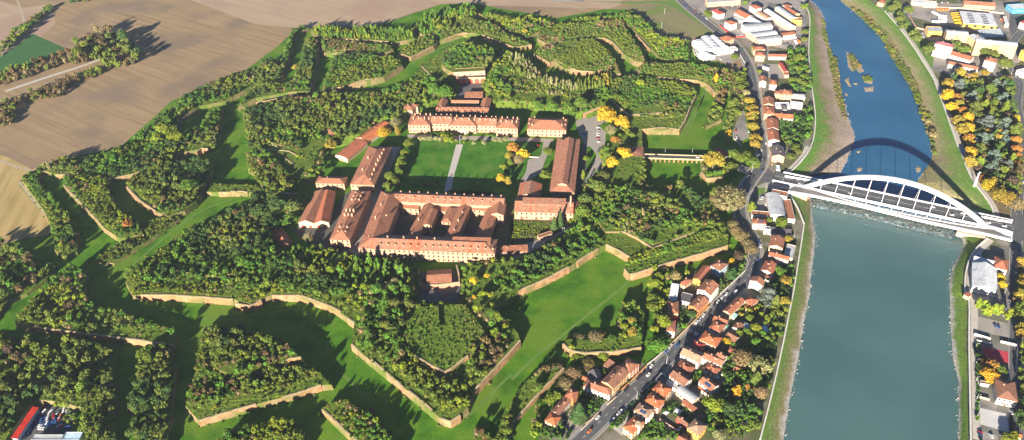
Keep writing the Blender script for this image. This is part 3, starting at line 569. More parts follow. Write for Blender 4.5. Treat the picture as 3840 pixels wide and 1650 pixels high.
# gun gallery door, loopholes are part of their walls' faces
# ------------------------------------------------------------------ buildings
_wm={}
def winmesh(w,h,frame):
    k=(w,h,frame.name)
    if k not in _wm:
        mb=MB(); t=.14
        mb.box((-w/2,-.06,0),(w,0,0),(0,.10,0),(0,0,h),0)
        for x0,z0,dx,dz in ((-w/2-t,-t,t,h+2*t),(w/2,-t,t,h+2*t),(-w/2,-t,w,t),(-w/2,h,w,t)): mb.box((x0,-.12,z0),(dx,0,0),(0,.18,0),(0,0,dz),1)
        me=bpy.data.meshes.new('window'); me.from_pydata(mb.v,[],mb.f); me.materials.append(m_glass); me.materials.append(frame); me.polygons.foreach_set('material_index',mb.m); me.update(); _wm[k]=me
    return _wm[k]
FOOT=[]
def block(root,P,Q,R,h,rise=None,kind='gable',ridge='x',roof='terra',wall='white',over=.5,storeys=2,spacing=3.6,win=(1.0,1.4),frame=None,chim=1,maxwin=60,pre='',wallm=None,roofm=None,z0=0,doors=0,doorm=None,parapet=True,sills=False,seen=None):
    """one volume of a building from its surveyed eave corners P (left), Q (right), R (a point on the far eave)"""
    P,Q,R=[np.array(a,float) for a in (P,Q,R)]; ux=Q-P; ux[2]=0; L=np.linalg.norm(ux); ux/=L; uy=np.array([-ux[1],ux[0],0]); D=float((R-P)@uy)
    if D<0: P,uy,D=P+uy*D,uy,-D
    D=max(D,3.0); P[2]=z0; uz=np.array([0,0,1.0])
    W=lambda x,y,z: P+ux*x+uy*y+uz*(z-z0)
    FOOT.append([W(-1,-1,0),W(L+1,-1,0),W(L+1,D+1,0),W(-1,D+1,0)])
    wm=wallm or WM(wall); rm=roofm or RM(roof); frame=frame or m_frame; span=D if ridge=='x' else L
    if rise is None: rise=span*.21
    mw=MB(); mr=MB(); t=.22
    def body(prof,axis):   # prof = closed outline in the gable plane, extruded along the ridge
        if axis=='x': a=[W(0,y,z) for y,z in prof]; b=[W(L,y,z) for y,z in prof]
        else: a=[W(x,0,z) for x,z in prof]; b=[W(x,D,z) for x,z in prof]
        n=len(prof); mw.mesh(a+b,[(i,(i+1)%n,n+(i+1)%n,n+i) for i in range(n)]+[tuple(range(n))[::-1],tuple(range(n,2*n))])
    if kind in('gable','arch'):
        n=1 if kind=='gable' else 6
        if kind=='gable': top=[(0,h),(span/2,h+rise),(span,h)]
        else: top=[(span*(.5-.5*math.cos(math.pi*i/8)),h+rise*math.sin(math.pi*i/8)) for i in range(9)]
        body([(0,z0-.2),*[(a,b) for a,b in top],(span,z0-.2)],ridge)
        le=L if ridge=='x' else D
        sl=rise/(span/2); lo=[(-over,h-over*min(sl,.8)+.03)]; hi=[(span+over,h-over*min(sl,.8)+.03)]
        prof=lo+[(a,b+.03) for a,b in (top if kind=='arch' else top[1:2])]+hi
        pts=[]
        for e in (-over*.7,le+over*.7):
            for a,b in prof: pts.append(W(e,a,b+t) if ridge=='x' else W(a,e,b+t))
            for a,b in prof: pts.append(W(e,a,b) if ridge=='x' else W(a,e,b))
        k=len(prof); F=[]
        for i in range(k-1): F += [(i,i+1,2*k+i+1,2*k+i),(k+i,3*k+i,3*k+i+1,k+i+1),(i,k+i,k+i+1,i+1),(2*k+i,2*k+i+1,3*k+i+1,3*k+i)]
        F += [(0,2*k,3*k,k),(k-1,2*k-1,4*k-1,3*k-1)]
        mr.mesh(pts,F)
    elif kind=='hip':
        body([(0,z0-.2),(0,h),(span,h),(span,z0-.2)],ridge)
        i=min(span/2,(D if ridge=='y' else L)/2-.05)
        o=over; b0=[W(-o,-o,h+.02),W(L+o,-o,h+.02),W(L+o,D+o,h+.02),W(-o,D+o,h+.02)]; b1=[p+uz*.2 for p in b0]
        if ridge=='x': r=[W(i,D/2,h+rise),W(L-i,D/2,h+rise)]; fs=[(4,5,9,8),(5,6,9),(6,7,8,9),(7,4,8)]
        else: r=[W(L/2,i,h+rise),W(L/2,D-i,h+rise)]; fs=[(4,5,8),(5,6,9,8),(6,7,9),(7,4,8,9)]
        mr.mesh(b0+b1+r,[(0,3,2,1),(0,1,5,4),(1,2,6,5),(2,3,7,6),(3,0,4,7)]+fs)
    elif kind=='flat':
        body([(0,z0-.2),(0,h),(span,h),(span,z0-.2)],ridge)
        if parapet:
            for x,y,dx,dy in ((0,0,L,.3),(0,D-.3,L,.3),(0,.3,.3,D-.6),(L-.3,.3,.3,D-.6)): mw.box(W(x,y,h),ux*dx,uy*dy,uz*.55)
            mr.box(W(.31,.31,h+.02),ux*(L-.62),uy*(D-.62),uz*.18)
        else: mr.box(W(-over,-over,h+.02),ux*(L+2*over),uy*(D+2*over),uz*.3)
    elif kind=='shed':
        body([(0,z0-.2),(0,h),(span,h+rise),(span,z0-.2)],ridge)
        a=[W(-over,-over,h-.05),W(L+over,-over,h-.05),W(L+over,D+over,h+rise+.05),W(-over,D+over,h+rise+.05)] if ridge=='x' else [W(-over,-over,h-.05),W(L+over,-over,h+rise+.05),W(L+over,D+over,h+rise+.05),W(-over,D+over,h-.05)]
        mr.mesh(a+[p+uz*.25 for p in a],[(0,3,2,1),(4,5,6,7),(0,1,5,4),(1,2,6,5),(2,3,7,6),(3,0,4,7)])
    wo=mkl(pre+'wall',mw,wm,root); ro=mkl(pre+'roof',mr,rm,root)
    # windows on the faces that look towards the viewer
    cnt=0; c=W(L/2,D/2,h/2)
    for o,d,n,le in ((P,ux,-uy,L),(P+ux*L,uy,ux,D),(P+ux*L+uy*D,-ux,uy,L),(P+uy*D,-uy,-ux,D)):
        if n@(CAM-c)<0 or storeys<1: continue
        k=int(le/spacing)
        if k<1: continue
        ang=math.atan2(d[1],d[0]); sh=(h-z0)/storeys
        for s_ in range(storeys):
            for i in range(k):
                if cnt>=maxwin: break
                if doors and s_==0 and n@uy<-.9 and i%max(1,k//doors)==0: continue
                p=o+d*(le*(i+.5)/k)+n*.01+uz*(z0*0+sh*s_+(sh-win[1])*.55); p[2]+=0
                inst('window',winmesh(*win,frame),root,p-np.array(root.location),ang); cnt+=1
    if doors:
        ang=math.atan2(ux[1],ux[0]); dm=doorm or m_doorb; k=doors
        mbd=MB(); dh=min(2.8,(h-z0)*.75); dw=min(3.2,L/k*.55) if k>1 else 1.6
        mbd.box((-dw/2,-.08,0),(dw,0,0),(0,.12,0),(0,0,dh)); me=bpy.data.meshes.new('door'); me.from_pydata(mbd.v,[],mbd.f); me.materials.append(dm)
        for i in range(k): inst('door',me,root,P+ux*(L*(i+.5)/k)-uy*.01-np.array(root.location),ang)
    hz=h+rise*.55 if kind!='flat' else h
    for i in range(chim):
        x=L*(.25+.5*((i*.618+.2)%1)); y=D*(.32 if i%2 else .62); mc=MB(); pp=W(x,y,0)
        mc.cbox(pp,.8,.8,hz-.6,hz+1.5,0,math.atan2(ux[1],ux[0])); mc.cbox(pp,1.05,1.05,hz+1.5,hz+1.75,0,math.atan2(ux[1],ux[0])); mkl('chimney',mc,m_chim,ro)
    return dict(P=P,ux=ux,uy=uy,L=L,D=D,W=W,wall=wo,roof=ro,h=h,rise=rise)
def building(name,label,cat,blocks,group=None):
    """blocks: list of (three eave points as a string, height, keyword dict)"""
    roots=None; info=[]
    for s,h,kw in blocks:
        p,q,r=PL(s,h)
        if roots is None: roots=empty(name,(p[0],p[1],0)); tag(roots,label,cat,group)
        info.append(block(roots,p,q,r,h,**kw))
    return roots,info
def chimrow(info,pts,root,sc_=1.0,hgt=2.2):
    for x,y in pts:
        i=info; f=y/i['D']; zz=i['h']+i['rise']*(1-abs(2*f-1)); pp=i['W'](x,y,0); a=math.atan2(i['ux'][1],i['ux'][0]); mc=MB()
        mc.cbox(pp,1.1*sc_,1.1*sc_,zz-.8,zz+hgt,0,a); mc.cbox(pp,1.4*sc_,1.4*sc_,zz+hgt,zz+hgt+.3,0,a); mkl('chimney',mc,m_chim,i['roof'])
def dormers(info,xs,y,root,w=1.6):
    i=info; a=math.atan2(i['ux'][1],i['ux'][0])
    for x in xs:
        zz=i['h']+i['rise']*(1-abs(2*y/i['D']-1)); mb=MB(); pp=i['W'](x,y,0); mb.cbox(pp,w,1.6,zz-.5,zz+1.1,0,a)
        q=[i['W'](x+dx,y+dy,zz+dz) for dx,dy,dz in ((-w*.65,-1,1.1),(w*.65,-1,1.1),(w*.65,1,1.1),(-w*.65,1,1.1),(0,-1,1.7),(0,1,1.7))]
        mb.mesh(q,[(0,1,4),(1,2,5,4),(2,3,5),(3,0,4,5),(0,3,2,1)],1); mkl('dormer',mb,[WM('fort'),i['roof'].data.materials[0]],i['roof'])
FW_=dict(roof='fort',wall='fort',spacing=4.6,win=(1.3,2.0),chim=0,frame=m_frame)
# striped roof of old and new tiles
def stripemat(name,c1,c2,ang,scale):
    m,nt,b=new_mat('roof_'+name); L=nt.links.new; g=N(nt,'ShaderNodeNewGeometry'); mp=N(nt,'ShaderNodeMapping'); mp.vector_type='TEXTURE'; mp.inputs['Rotation'].default_value=(0,0,ang); L(g.outputs['Position'],mp.inputs[0])
    mp.inputs['Scale'].default_value=(1,50,50)
    wv=N(nt,'ShaderNodeTexNoise',inp={'Scale':scale,'Detail':2.0}); L(mp.outputs[0],wv.inputs['Vector'])
    cr=N(nt,'ShaderNodeValToRGB'); e=cr.color_ramp.elements; e[0].position=.52; e[0].color=(*c1,1); e[1].position=.58; e[1].color=(*c2,1); L(wv.outputs['Fac'],cr.inputs[0])
    nz=N(nt,'ShaderNodeTexNoise',inp={'Scale':.35,'Detail':8.0}); L(g.outputs['Position'],nz.inputs['Vector']); mr=N(nt,'ShaderNodeMapRange',inp={1:.3,2:.7,3:.65,4:1.3}); L(nz.outputs['Fac'],mr.inputs[0])
    mu=N(nt,'ShaderNodeVectorMath',operation='MULTIPLY'); L(cr.outputs[0],mu.inputs[0]); L(mr.outputs[0],mu.inputs[1]); L(mu.outputs[0],b.inputs['Base Color']); b.inputs['Roughness'].default_value=.85
    bp=N(nt,'ShaderNodeBump',inp={'Strength':1.0,'Distance':.15}); L(nz.outputs['Fac'],bp.inputs['Height']); L(bp.outputs[0],b.inputs['Normal']); return m
A0=math.radians(-7.2)
m_strp=stripemat('striped',(.28,.14,.085),(.37,.105,.05),A0,.22)
m_strp2=stripemat('striped_long',(.30,.13,.075),(.34,.15,.09),A0+math.pi/2,.3)
# --- the courtyard barracks at the front
r,I=building('barracks','huge pink courtyard barracks with three dark inner yards, nearest of the fortress buildings','barracks',[
 ('11:772,765 1800,808 985,668',13,dict(FW_,kind='hip',ridge='x',storeys=3,pre='front_',maxwin=84,roofm=m_strp,doors=1,rise=4.7)),
 ('11:777,759 950,767 948,338',12.85,dict(FW_,kind='hip',ridge='y',storeys=3,pre='west_',maxwin=24,roof='fort',rise=4.6)),
 ('11:1040,412 1868,449 985,338',12.8,dict(FW_,kind='gable',ridge='x',storeys=3,pre='rear_',maxwin=50,roofm=m_strp)),
 ('11:1065,460 1225,470 1065,415',8,dict(FW_,kind='shed',ridge='x',storeys=2,pre='lean_to_',maxwin=10,rise=2)),
 ('11:1335,485 1490,490 1335,425',8,dict(FW_,kind='shed',ridge='x',storeys=2,pre='lean_to_',maxwin=10,rise=2)),
 ('11:1560,470 1740,485 1560,440',8,dict(FW_,kind='shed',ridge='x',storeys=2,pre='lean_to_',maxwin=10,rise=2)),
 ('11:1130,690 1203,700 1195,430',11,dict(FW_,kind='gable',ridge='y',storeys=3,pre='inner_',maxwin=10)),
 ('11:1258,592 1325,597 1262,470',11.2,dict(FW_,kind='gable',ridge='y',storeys=3,pre='stair_',maxwin=8)),
 ('11:1418,705 1498,715 1475,430',11,dict(FW_,kind='gable',ridge='y',storeys=3,pre='inner_',maxwin=10)),
 ('11:1400,565 1470,575 1450,450',10,dict(FW_,kind='hip',ridge='y',storeys=3,pre='stair_',maxwin=6)),
 ('11:1652,680 1742,692 1712,430',10,dict(FW_,kind='gable',ridge='y',storeys=2,pre='inner_',maxwin=8)),
 ('11:1480,735 1765,742 1485,690',16,dict(FW_,kind='shed',ridge='x',storeys=0,pre='attic_',rise=1.2,roof='fort',z0=12)),
 ('11:1768,512 1866,518 1785,425',12.5,dict(FW_,kind='gable',ridge='y',storeys=3,pre='corner_',maxwin=12,wall='fortpink'))])
i=I[0]; dormers(i,[i['L']*(.16+.055*k) for k in range(16)],i['D']*.22,r); chimrow(i,[(i['L']*x,i['D']*.62) for x in (.2,.32,.42,.55)],r)
i=I[2]; chimrow(i,[(i['L']*(.04+.084*k),i['D']*.85) for k in range(12)],r); dormers(i,[i['L']*x for x in (.02,.07,.18,.35,.4,.46,.52,.6,.72,.8,.9)],i['D']*.3,r,1.4)
i=I[1]; chimrow(i,[(i['L']*.3,i['D']*x) for x in (.15,.45,.7,.9)],r); dormers(i,[i['L']*.75],i['D']*.5,r)
chimrow(I[6],[(I[6]['L']*.5,I[6]['D']*.1),(I[6]['L']*.4,I[6]['D']*.5)],r); chimrow(I[8],[(I[8]['L']*.6,I[8]['D']*x) for x in (.25,.5,.75)],r)
mb=MB(); q=I[0]; mb.box(q['W'](-.3,-.3,9.6),q['ux']*(q['L']+.6),q['uy']*.28,(0,0,.5)); mkl('cornice',mb,WM('fortpink'),r)
# --- west row
r,I=building('barracks','long hip roofed barracks with a row of chimneys, left of the parade lawn','barracks',[
 ('11:712,283 890,292 800,-5',11,dict(FW_,kind='hip',ridge='y',storeys=2,maxwin=30,rise=5))])
i=I[0]; chimrow(i,[(i['L']*.78,i['D']*(.1+.11*k)) for k in range(8)]+[(i['L']*.3,i['D']*x) for x in (.3,.6)],r,1.0,2.6)
r,I=building('barracks','narrow weathered barracks crowded with chimney stacks, left of the courtyard barracks','barracks',[
 ('11:558,700 706,707 728,330',11,dict(FW_,kind='hip',ridge='y',storeys=3,maxwin=50,rise=4.5))])
i=I[0]; chimrow(i,[(i['L']*x,i['D']*y) for y in (.12,.2,.42,.5,.75,.83,.92) for x in (.3,.5,.68)],r,1.3,2.4)
r,I=building('shed','yellow twin gabled shed with red doors and rusty roofs','shed',[
 ('11:320,572 435,578 430,338',6,dict(kind='gable',ridge='y',roof='fort',wall='cream',storeys=1,spacing=5,chim=0,doors=2,doorm=m_door,maxwin=8)),
 ('11:440,578 548,572 560,340',6,dict(kind='gable',ridge='y',roof='fortred',wall='cream',storeys=1,spacing=5,chim=0,doors=2,doorm=m_door,maxwin=10))])
building('house','derelict two storey house with a mossy roof above the twin shed','house',[('11:450,275 665,282 470,222',8.5,dict(FW_,kind='hip',ridge='x',storeys=2,rise=2.6,chim=1,maxwin=18))])
building('shed','bright red tiled long shed beside the yellow tree','shed',[('10:755,1042 835,1072 907,908',5,dict(kind='gable',ridge='y',roof='orange',wall='cream',storeys=1,spacing=4,chim=1,maxwin=10,doors=1))])
building('shed','weathered rust roofed long shed with a curved white gable end','shed',[('11:598,68 690,95 10:750,1055',4.8,dict(kind='arch',ridge='y',rise=2.4,roof='fortred',wall='cream',storeys=1,spacing=4,chim=0,maxwin=10,doors=1,doorm=m_door))])
# --- north row
r,I=building('barracks','long rose headquarters with three projecting blocks behind the parade lawn','barracks',[
 ('M:105,308 385,312 160,165',11,dict(FW_,wall='fortpink',kind='hip',ridge='x',storeys=2,pre='left_',maxwin=20,rise=5,spacing=4.2)),
 ('M:395,290 660,295 395,180',10,dict(FW_,wall='fortpink',kind='gable',ridge='x',storeys=2,pre='link_',maxwin=16,roofm=m_strp,rise=4.5)),
 ('M:648,312 985,318 660,195',10.8,dict(FW_,wall='fortpink',kind='hip',ridge='x',storeys=2,pre='middle_',maxwin=24,rise=5,doors=1)),
 ('M:980,308 1245,318 985,205',10,dict(FW_,wall='fortpink',kind='gable',ridge='x',storeys=2,pre='link_',maxwin=16,roofm=m_strp,rise=4.5)),
 ('M:1245,345 1525,355 1265,210',11,dict(FW_,wall='fortpink',kind='hip',ridge='x',storeys=2,pre='right_',maxwin=20,rise=5,spacing=4.2))])
for i in I: chimrow(i,[(i['L']*x,i['D']*y) for x in (.2,.45,.72,.92) for y in (.36,.78)],r,1.0,2.4)
mb=MB(); q=I[2]; mb.box(q['W'](q['L']*.4,-2.2,0),q['ux']*.8,q['uy']*2,(0,0,4)); mb.box(q['W'](q['L']*.4+5,-2.2,0),q['ux']*.8,q['uy']*2,(0,0,4)); mb.box(q['W'](q['L']*.4-.3,-2.4,4),q['ux']*6.4,q['uy']*2.3,(0,0,1)); mkl('portico',mb,m_framew,r)
r,I=building('barracks','square pink two storey building right of the long headquarters','building',[('M:1650,362 2155,378 1675,212',9.5,dict(FW_,wall='fortpink',kind='hip',ridge='x',storeys=2,spacing=5,maxwin=26,rise=5.5,doors=1,doorm=m_door))])
i=I[0]; dormers(i,[1.5],i['D']*.3,r,1.4); dormers(i,[1.5],i['D']*.6,r,1.4); dormers(i,[i['L']-1.5],i['D']*.3,r,1.4); dormers(i,[i['L']-1.5],i['D']*.6,r,1.4); chimrow(i,[(i['L']*.12,i['D']*.2),(i['L']*.88,i['D']*.25),(i['L']*.15,i['D']*.9),(i['L']*.9,i['D']*.9)],r)
r,I=building('barracks','very long pink roofed riding hall with a clerestory ridge, right of the parade lawn','barracks',[
 ('21:285,343 470,352 20:330,1042',9,dict(FW_,wall='fortgrey',kind='hip',ridge='y',storeys=2,spacing=5,maxwin=20,rise=4.5,roofm=m_strp2)),
 ('21:345,285 415,289 20:395,1045',13.2,dict(FW_,wall='fort',kind='gable',ridge='y',storeys=0,rise=2.2,pre='clerestory_',roofm=m_strp2,z0=10))])
r,I=building('mess_hall','red striped roofed mess hall with a pink front and arched ground floor','hall',[
 ('21:18,490 460,503 30,382',9.5,dict(FW_,wall='fortpink',kind='gable',ridge='x',storeys=2,spacing=4.6,maxwin=26,rise=4.5,roofm=m_strp,doors=4)),
 ('21:82,432 402,440 90,395',13.4,dict(FW_,wall='fort',kind='shed',ridge='x',storeys=0,rise=1.5,pre='clerestory_',roofm=m_strp,z0=10)),
 ('21:45,372 210,380 150,280',8,dict(FW_,wall='fortpink',kind='gable',ridge='y',storeys=1,pre='rear_',rise=4,roofm=m_strp,maxwin=6)),
 ('21:395,500 462,510 400,400',8.5,dict(FW_,wall='fortpink',kind='hip',ridge='y',storeys=2,pre='side_',rise=3,maxwin=6))])
a=gp('21',441,520,0)
r=empty('factory_chimney',a); tag(r,'tall slim pink brick chimney rising beside the striped roofed mess hall','chimney'); mb=MB(); mb.tube(a,a+[0,0,24],1.1,.75,10); mkl('shaft',mb,m_chim,r); mb=MB(); mb.tube(a+[0,0,24],a+[0,0,24.8],1.0,1.0,10); mkl('rim',mb,WM('fortpink'),r)
# --- behind the headquarters
r,I=building('barracks','ruined ivy filled block with a roofless courtyard behind the headquarters','barracks',[
 ('M:465,128 1145,138 480,60',8,dict(FW_,kind='gable',ridge='x',storeys=2,spacing=5,maxwin=26,rise=2.4,wall='fortgrey')),
 ('M:1035,90 1150,95 1075,-35',7.9,dict(FW_,kind='gable',ridge='y',storeys=2,maxwin=6,rise=2.4,wall='fortgrey',pre='right_')),
 ('M:480,70 580,75 540,-20',7.9,dict(FW_,kind='gable',ridge='y',storeys=2,maxwin=6,rise=2.4,wall='fortgrey',pre='left_')),
 ('J:290,905 860,910 290,865',6,dict(FW_,kind='gable',ridge='x',storeys=1,maxwin=8,rise=1.6,wall='fortpink',pre='rear_'))])
i=I[0]; dormers(i,[i['L']*(.06+.11*k) for k in range(9)],i['D']*.25,r,1.5)
building('house','small cream house with blue shutters at the upper left of the headquarters','house',[('10:1100,822 1180,835 1160,790',9,dict(kind='hip',ridge='x',roof='fort',wall='cream',storeys=3,spacing=3.4,chim=1)),('10:1160,800 1220,808 1160,780',9.5,dict(kind='hip',ridge='x',roof='fort',wall='peach',storeys=3,chim=1,pre='rear_'))])
building('outbuilding','low pink roofed building in the dark yard below the red arches','outbuilding',[('J:570,805 935,800 565,715',4.5,dict(kind='shed',ridge='x',roof='fort',wall='fortpink',storeys=1,chim=0,rise=1.5,maxwin=8))])
r,I=building('casemate','two level brick casemate with red arched gates under the wooded mound','casemate',[
 ('J:340,290 990,255 340,215',14,dict(kind='flat',ridge='x',roofm=m_scrub,wallm=wallmat('casemate',(.42,.25,.17)),storeys=0,chim=0)),
 ('J:392,405 1000,388 392,350',8.2,dict(kind='flat',ridge='x',roofm=m_dark,wallm=wallmat('casemate',(.42,.25,.17)),storeys=0,chim=0,pre='lower_'))])
q=I[1]
mb=MB(); k=10; pts=[(2.1*math.cos(math.pi*t/k),2.4+1.9*math.sin(math.pi*t/k)) for t in range(k+1)]+[(-2.1,0),(2.1,0)]
pp=[(x,-.1,z) for x,z in pts]; qq=[(x,.05,z) for x,z in pts]; n=len(pp); mb.mesh(pp+qq,[tuple(range(n)),tuple(range(n,2*n))[::-1]]+[(j,n+j,n+(j+1)%n,(j+1)%n) for j in range(n)])
me=bpy.data.meshes.new('gate'); me.from_pydata(mb.v,[],mb.f); me.materials.append(m_door)
for f in (.07,.25,.48,.70,.90): inst('gate',me,r,q['W'](q['L']*f,-.03,0)-np.array(r.location),math.atan2(q['ux'][1],q['ux'][0]),(1.5,1,1.5))
q=I[0]
for f in (.13,.52,.9): inst('window',winmesh(2.0,2.6,m_framew),r,q['W'](q['L']*f,-.02,9)-np.array(r.location),math.atan2(q['ux'][1],q['ux'][0]))
# --- front: low building inside its brick enclosure
r,I=building('guardhouse','low pink roofed guardhouse between two brick side walls in front of the courtyard barracks','guardhouse',[('11:1290,1030 1475,1018 1282,938',5,dict(FW_,wall='fortpink',kind='gable',ridge='x',storeys=1,rise=2,maxwin=8))])
for s,l in (('11:1222,915 1228,1000 1232,1045','left brick wing wall of the low guardhouse'),('11:1512,893 1530,960 1535,1022','right brick wing wall of the low guardhouse'),('11:1232,1045 1380,1040 1535,1022','low brick front wall of the guardhouse yard')): wall(s,4.5,l,t=.9,m=wallmat('enclosure',(.38,.19,.12)),cope=True,rag=0)
building('shed','dark red roofed shed standing askew among trees left of the barracks','shed',[('11:190,752 272,720 138,632',4,dict(kind='gable',ridge='y',roof='fortred',wall='fortpink',storeys=1,chim=0,rise=2.6,maxwin=5))])
building('outbuilding','long low pink building with a chimney at the end of the yard wall','outbuilding',[('11:1815,800 21:118,790 11:1818,760',4.2,dict(kind='shed',ridge='x',roof='fort',wall='fort',storeys=1,chim=1,rise=1.2,maxwin=14))])
wall('21:130,800 250,740',3.5,'pink yard wall curving along the lane, lower stretch',t=.6,m=WM('fortpink'),rag=0); wall('21:250,715 320,680 470,598',4.5,'pink yard wall curving along the lane, upper stretch',t=.6,m=WM('fortpink'),rag=0)
building('outbuilding','dark flat roofed store behind the curved pink yard wall','outbuilding',[('21:205,690 310,655 250,650',3.5,dict(kind='flat',roof='brown',wall='fort',storeys=1,chim=0,maxwin=3))])
building('kiosk','tiny white guard hut beside the rampart lane','hut',[('L:938,770 990,775 950,715',5.5,dict(kind='flat',roof='lgrey',wall='white',storeys=2,spacing=2.4,win=(.8,1.1),chim=0))])
r,I=building('ruin','roofed ruin with a broken pink wall beside a yellow tree','ruin',[('K:195,325 260,300 480,110',6,dict(kind='shed',ridge='y',roof='fort',wall='fortpink',storeys=0,chim=0,rise=2))])
building('ruin','stump of a pink ruined tower left of the yellow tree','ruin',[('K:40,465 90,470 60,395',5,dict(kind='flat',roof='fort',wall='fortpink',storeys=0,chim=0))])
building('gatehouse','mossy brown roofed gate building where the road bridge reaches the rampart','gatehouse',[('21:885,68 990,72 870,-5',7,dict(kind='hip',ridge='x',roof='brown',wall='brick',storeys=1,spacing=6,chim=0,rise=1.6))])
# road bridge over the ditch
P0,P1=gp('21',985,85,5),gp('21',1465,100,5); d=(P1-P0); L_=np.linalg.norm(d); d/=L_; nrm=np.array([-d[1],d[0],0])
r=empty('stone_bridge',(P0[0],P0[1],0)); tag(r,'low arched brick road bridge crossing the green ditch to the fortress gate','bridge')
mb=MB(); k=14; wd=7.5
for i in range(k+1):
    c=P0+d*L_*i/k; mb.box(np.array([*c[:2],0])-d*.7,d*1.4,nrm*wd,(0,0,4.0))
for i in range(k):   # arch spandrels
    a=P0+d*(L_*i/k+.7); w=L_/k-1.4
    prof=[(0,4.6),(0,2.6)]+[(w/2-w/2*math.cos(math.pi*t/8),2.6+1.3*math.sin(math.pi*t/8)) for t in range(1,8)]+[(w,2.6),(w,4.6)]
    aa=[np.array([*(a+d*x)[:2],z]) for x,z in prof]; bb=[p+nrm*wd for p in aa]; n=len(prof)
    mb.mesh(aa+bb,[tuple(range(n)),tuple(range(n,2*n))[::-1]]+[(j,n+j,n+(j+1)%n,(j+1)%n) for j in range(n)])
mkl('arcade',mb,m_brick,r)
mb=MB(); mb.box(np.array([*(P0-d*2)[:2],4.61]),d*(L_+4),nrm*wd,(0,0,.3)); mkl('deck',mb,m_asph,r)
for s in (-.25,wd): 
    mb=MB(); mb.box(np.array([*(P0-d*2+nrm*s)[:2],4.2]),d*(L_+4),nrm*.35,(0,0,1.7)); mkl('parapet',mb,m_cope,r)
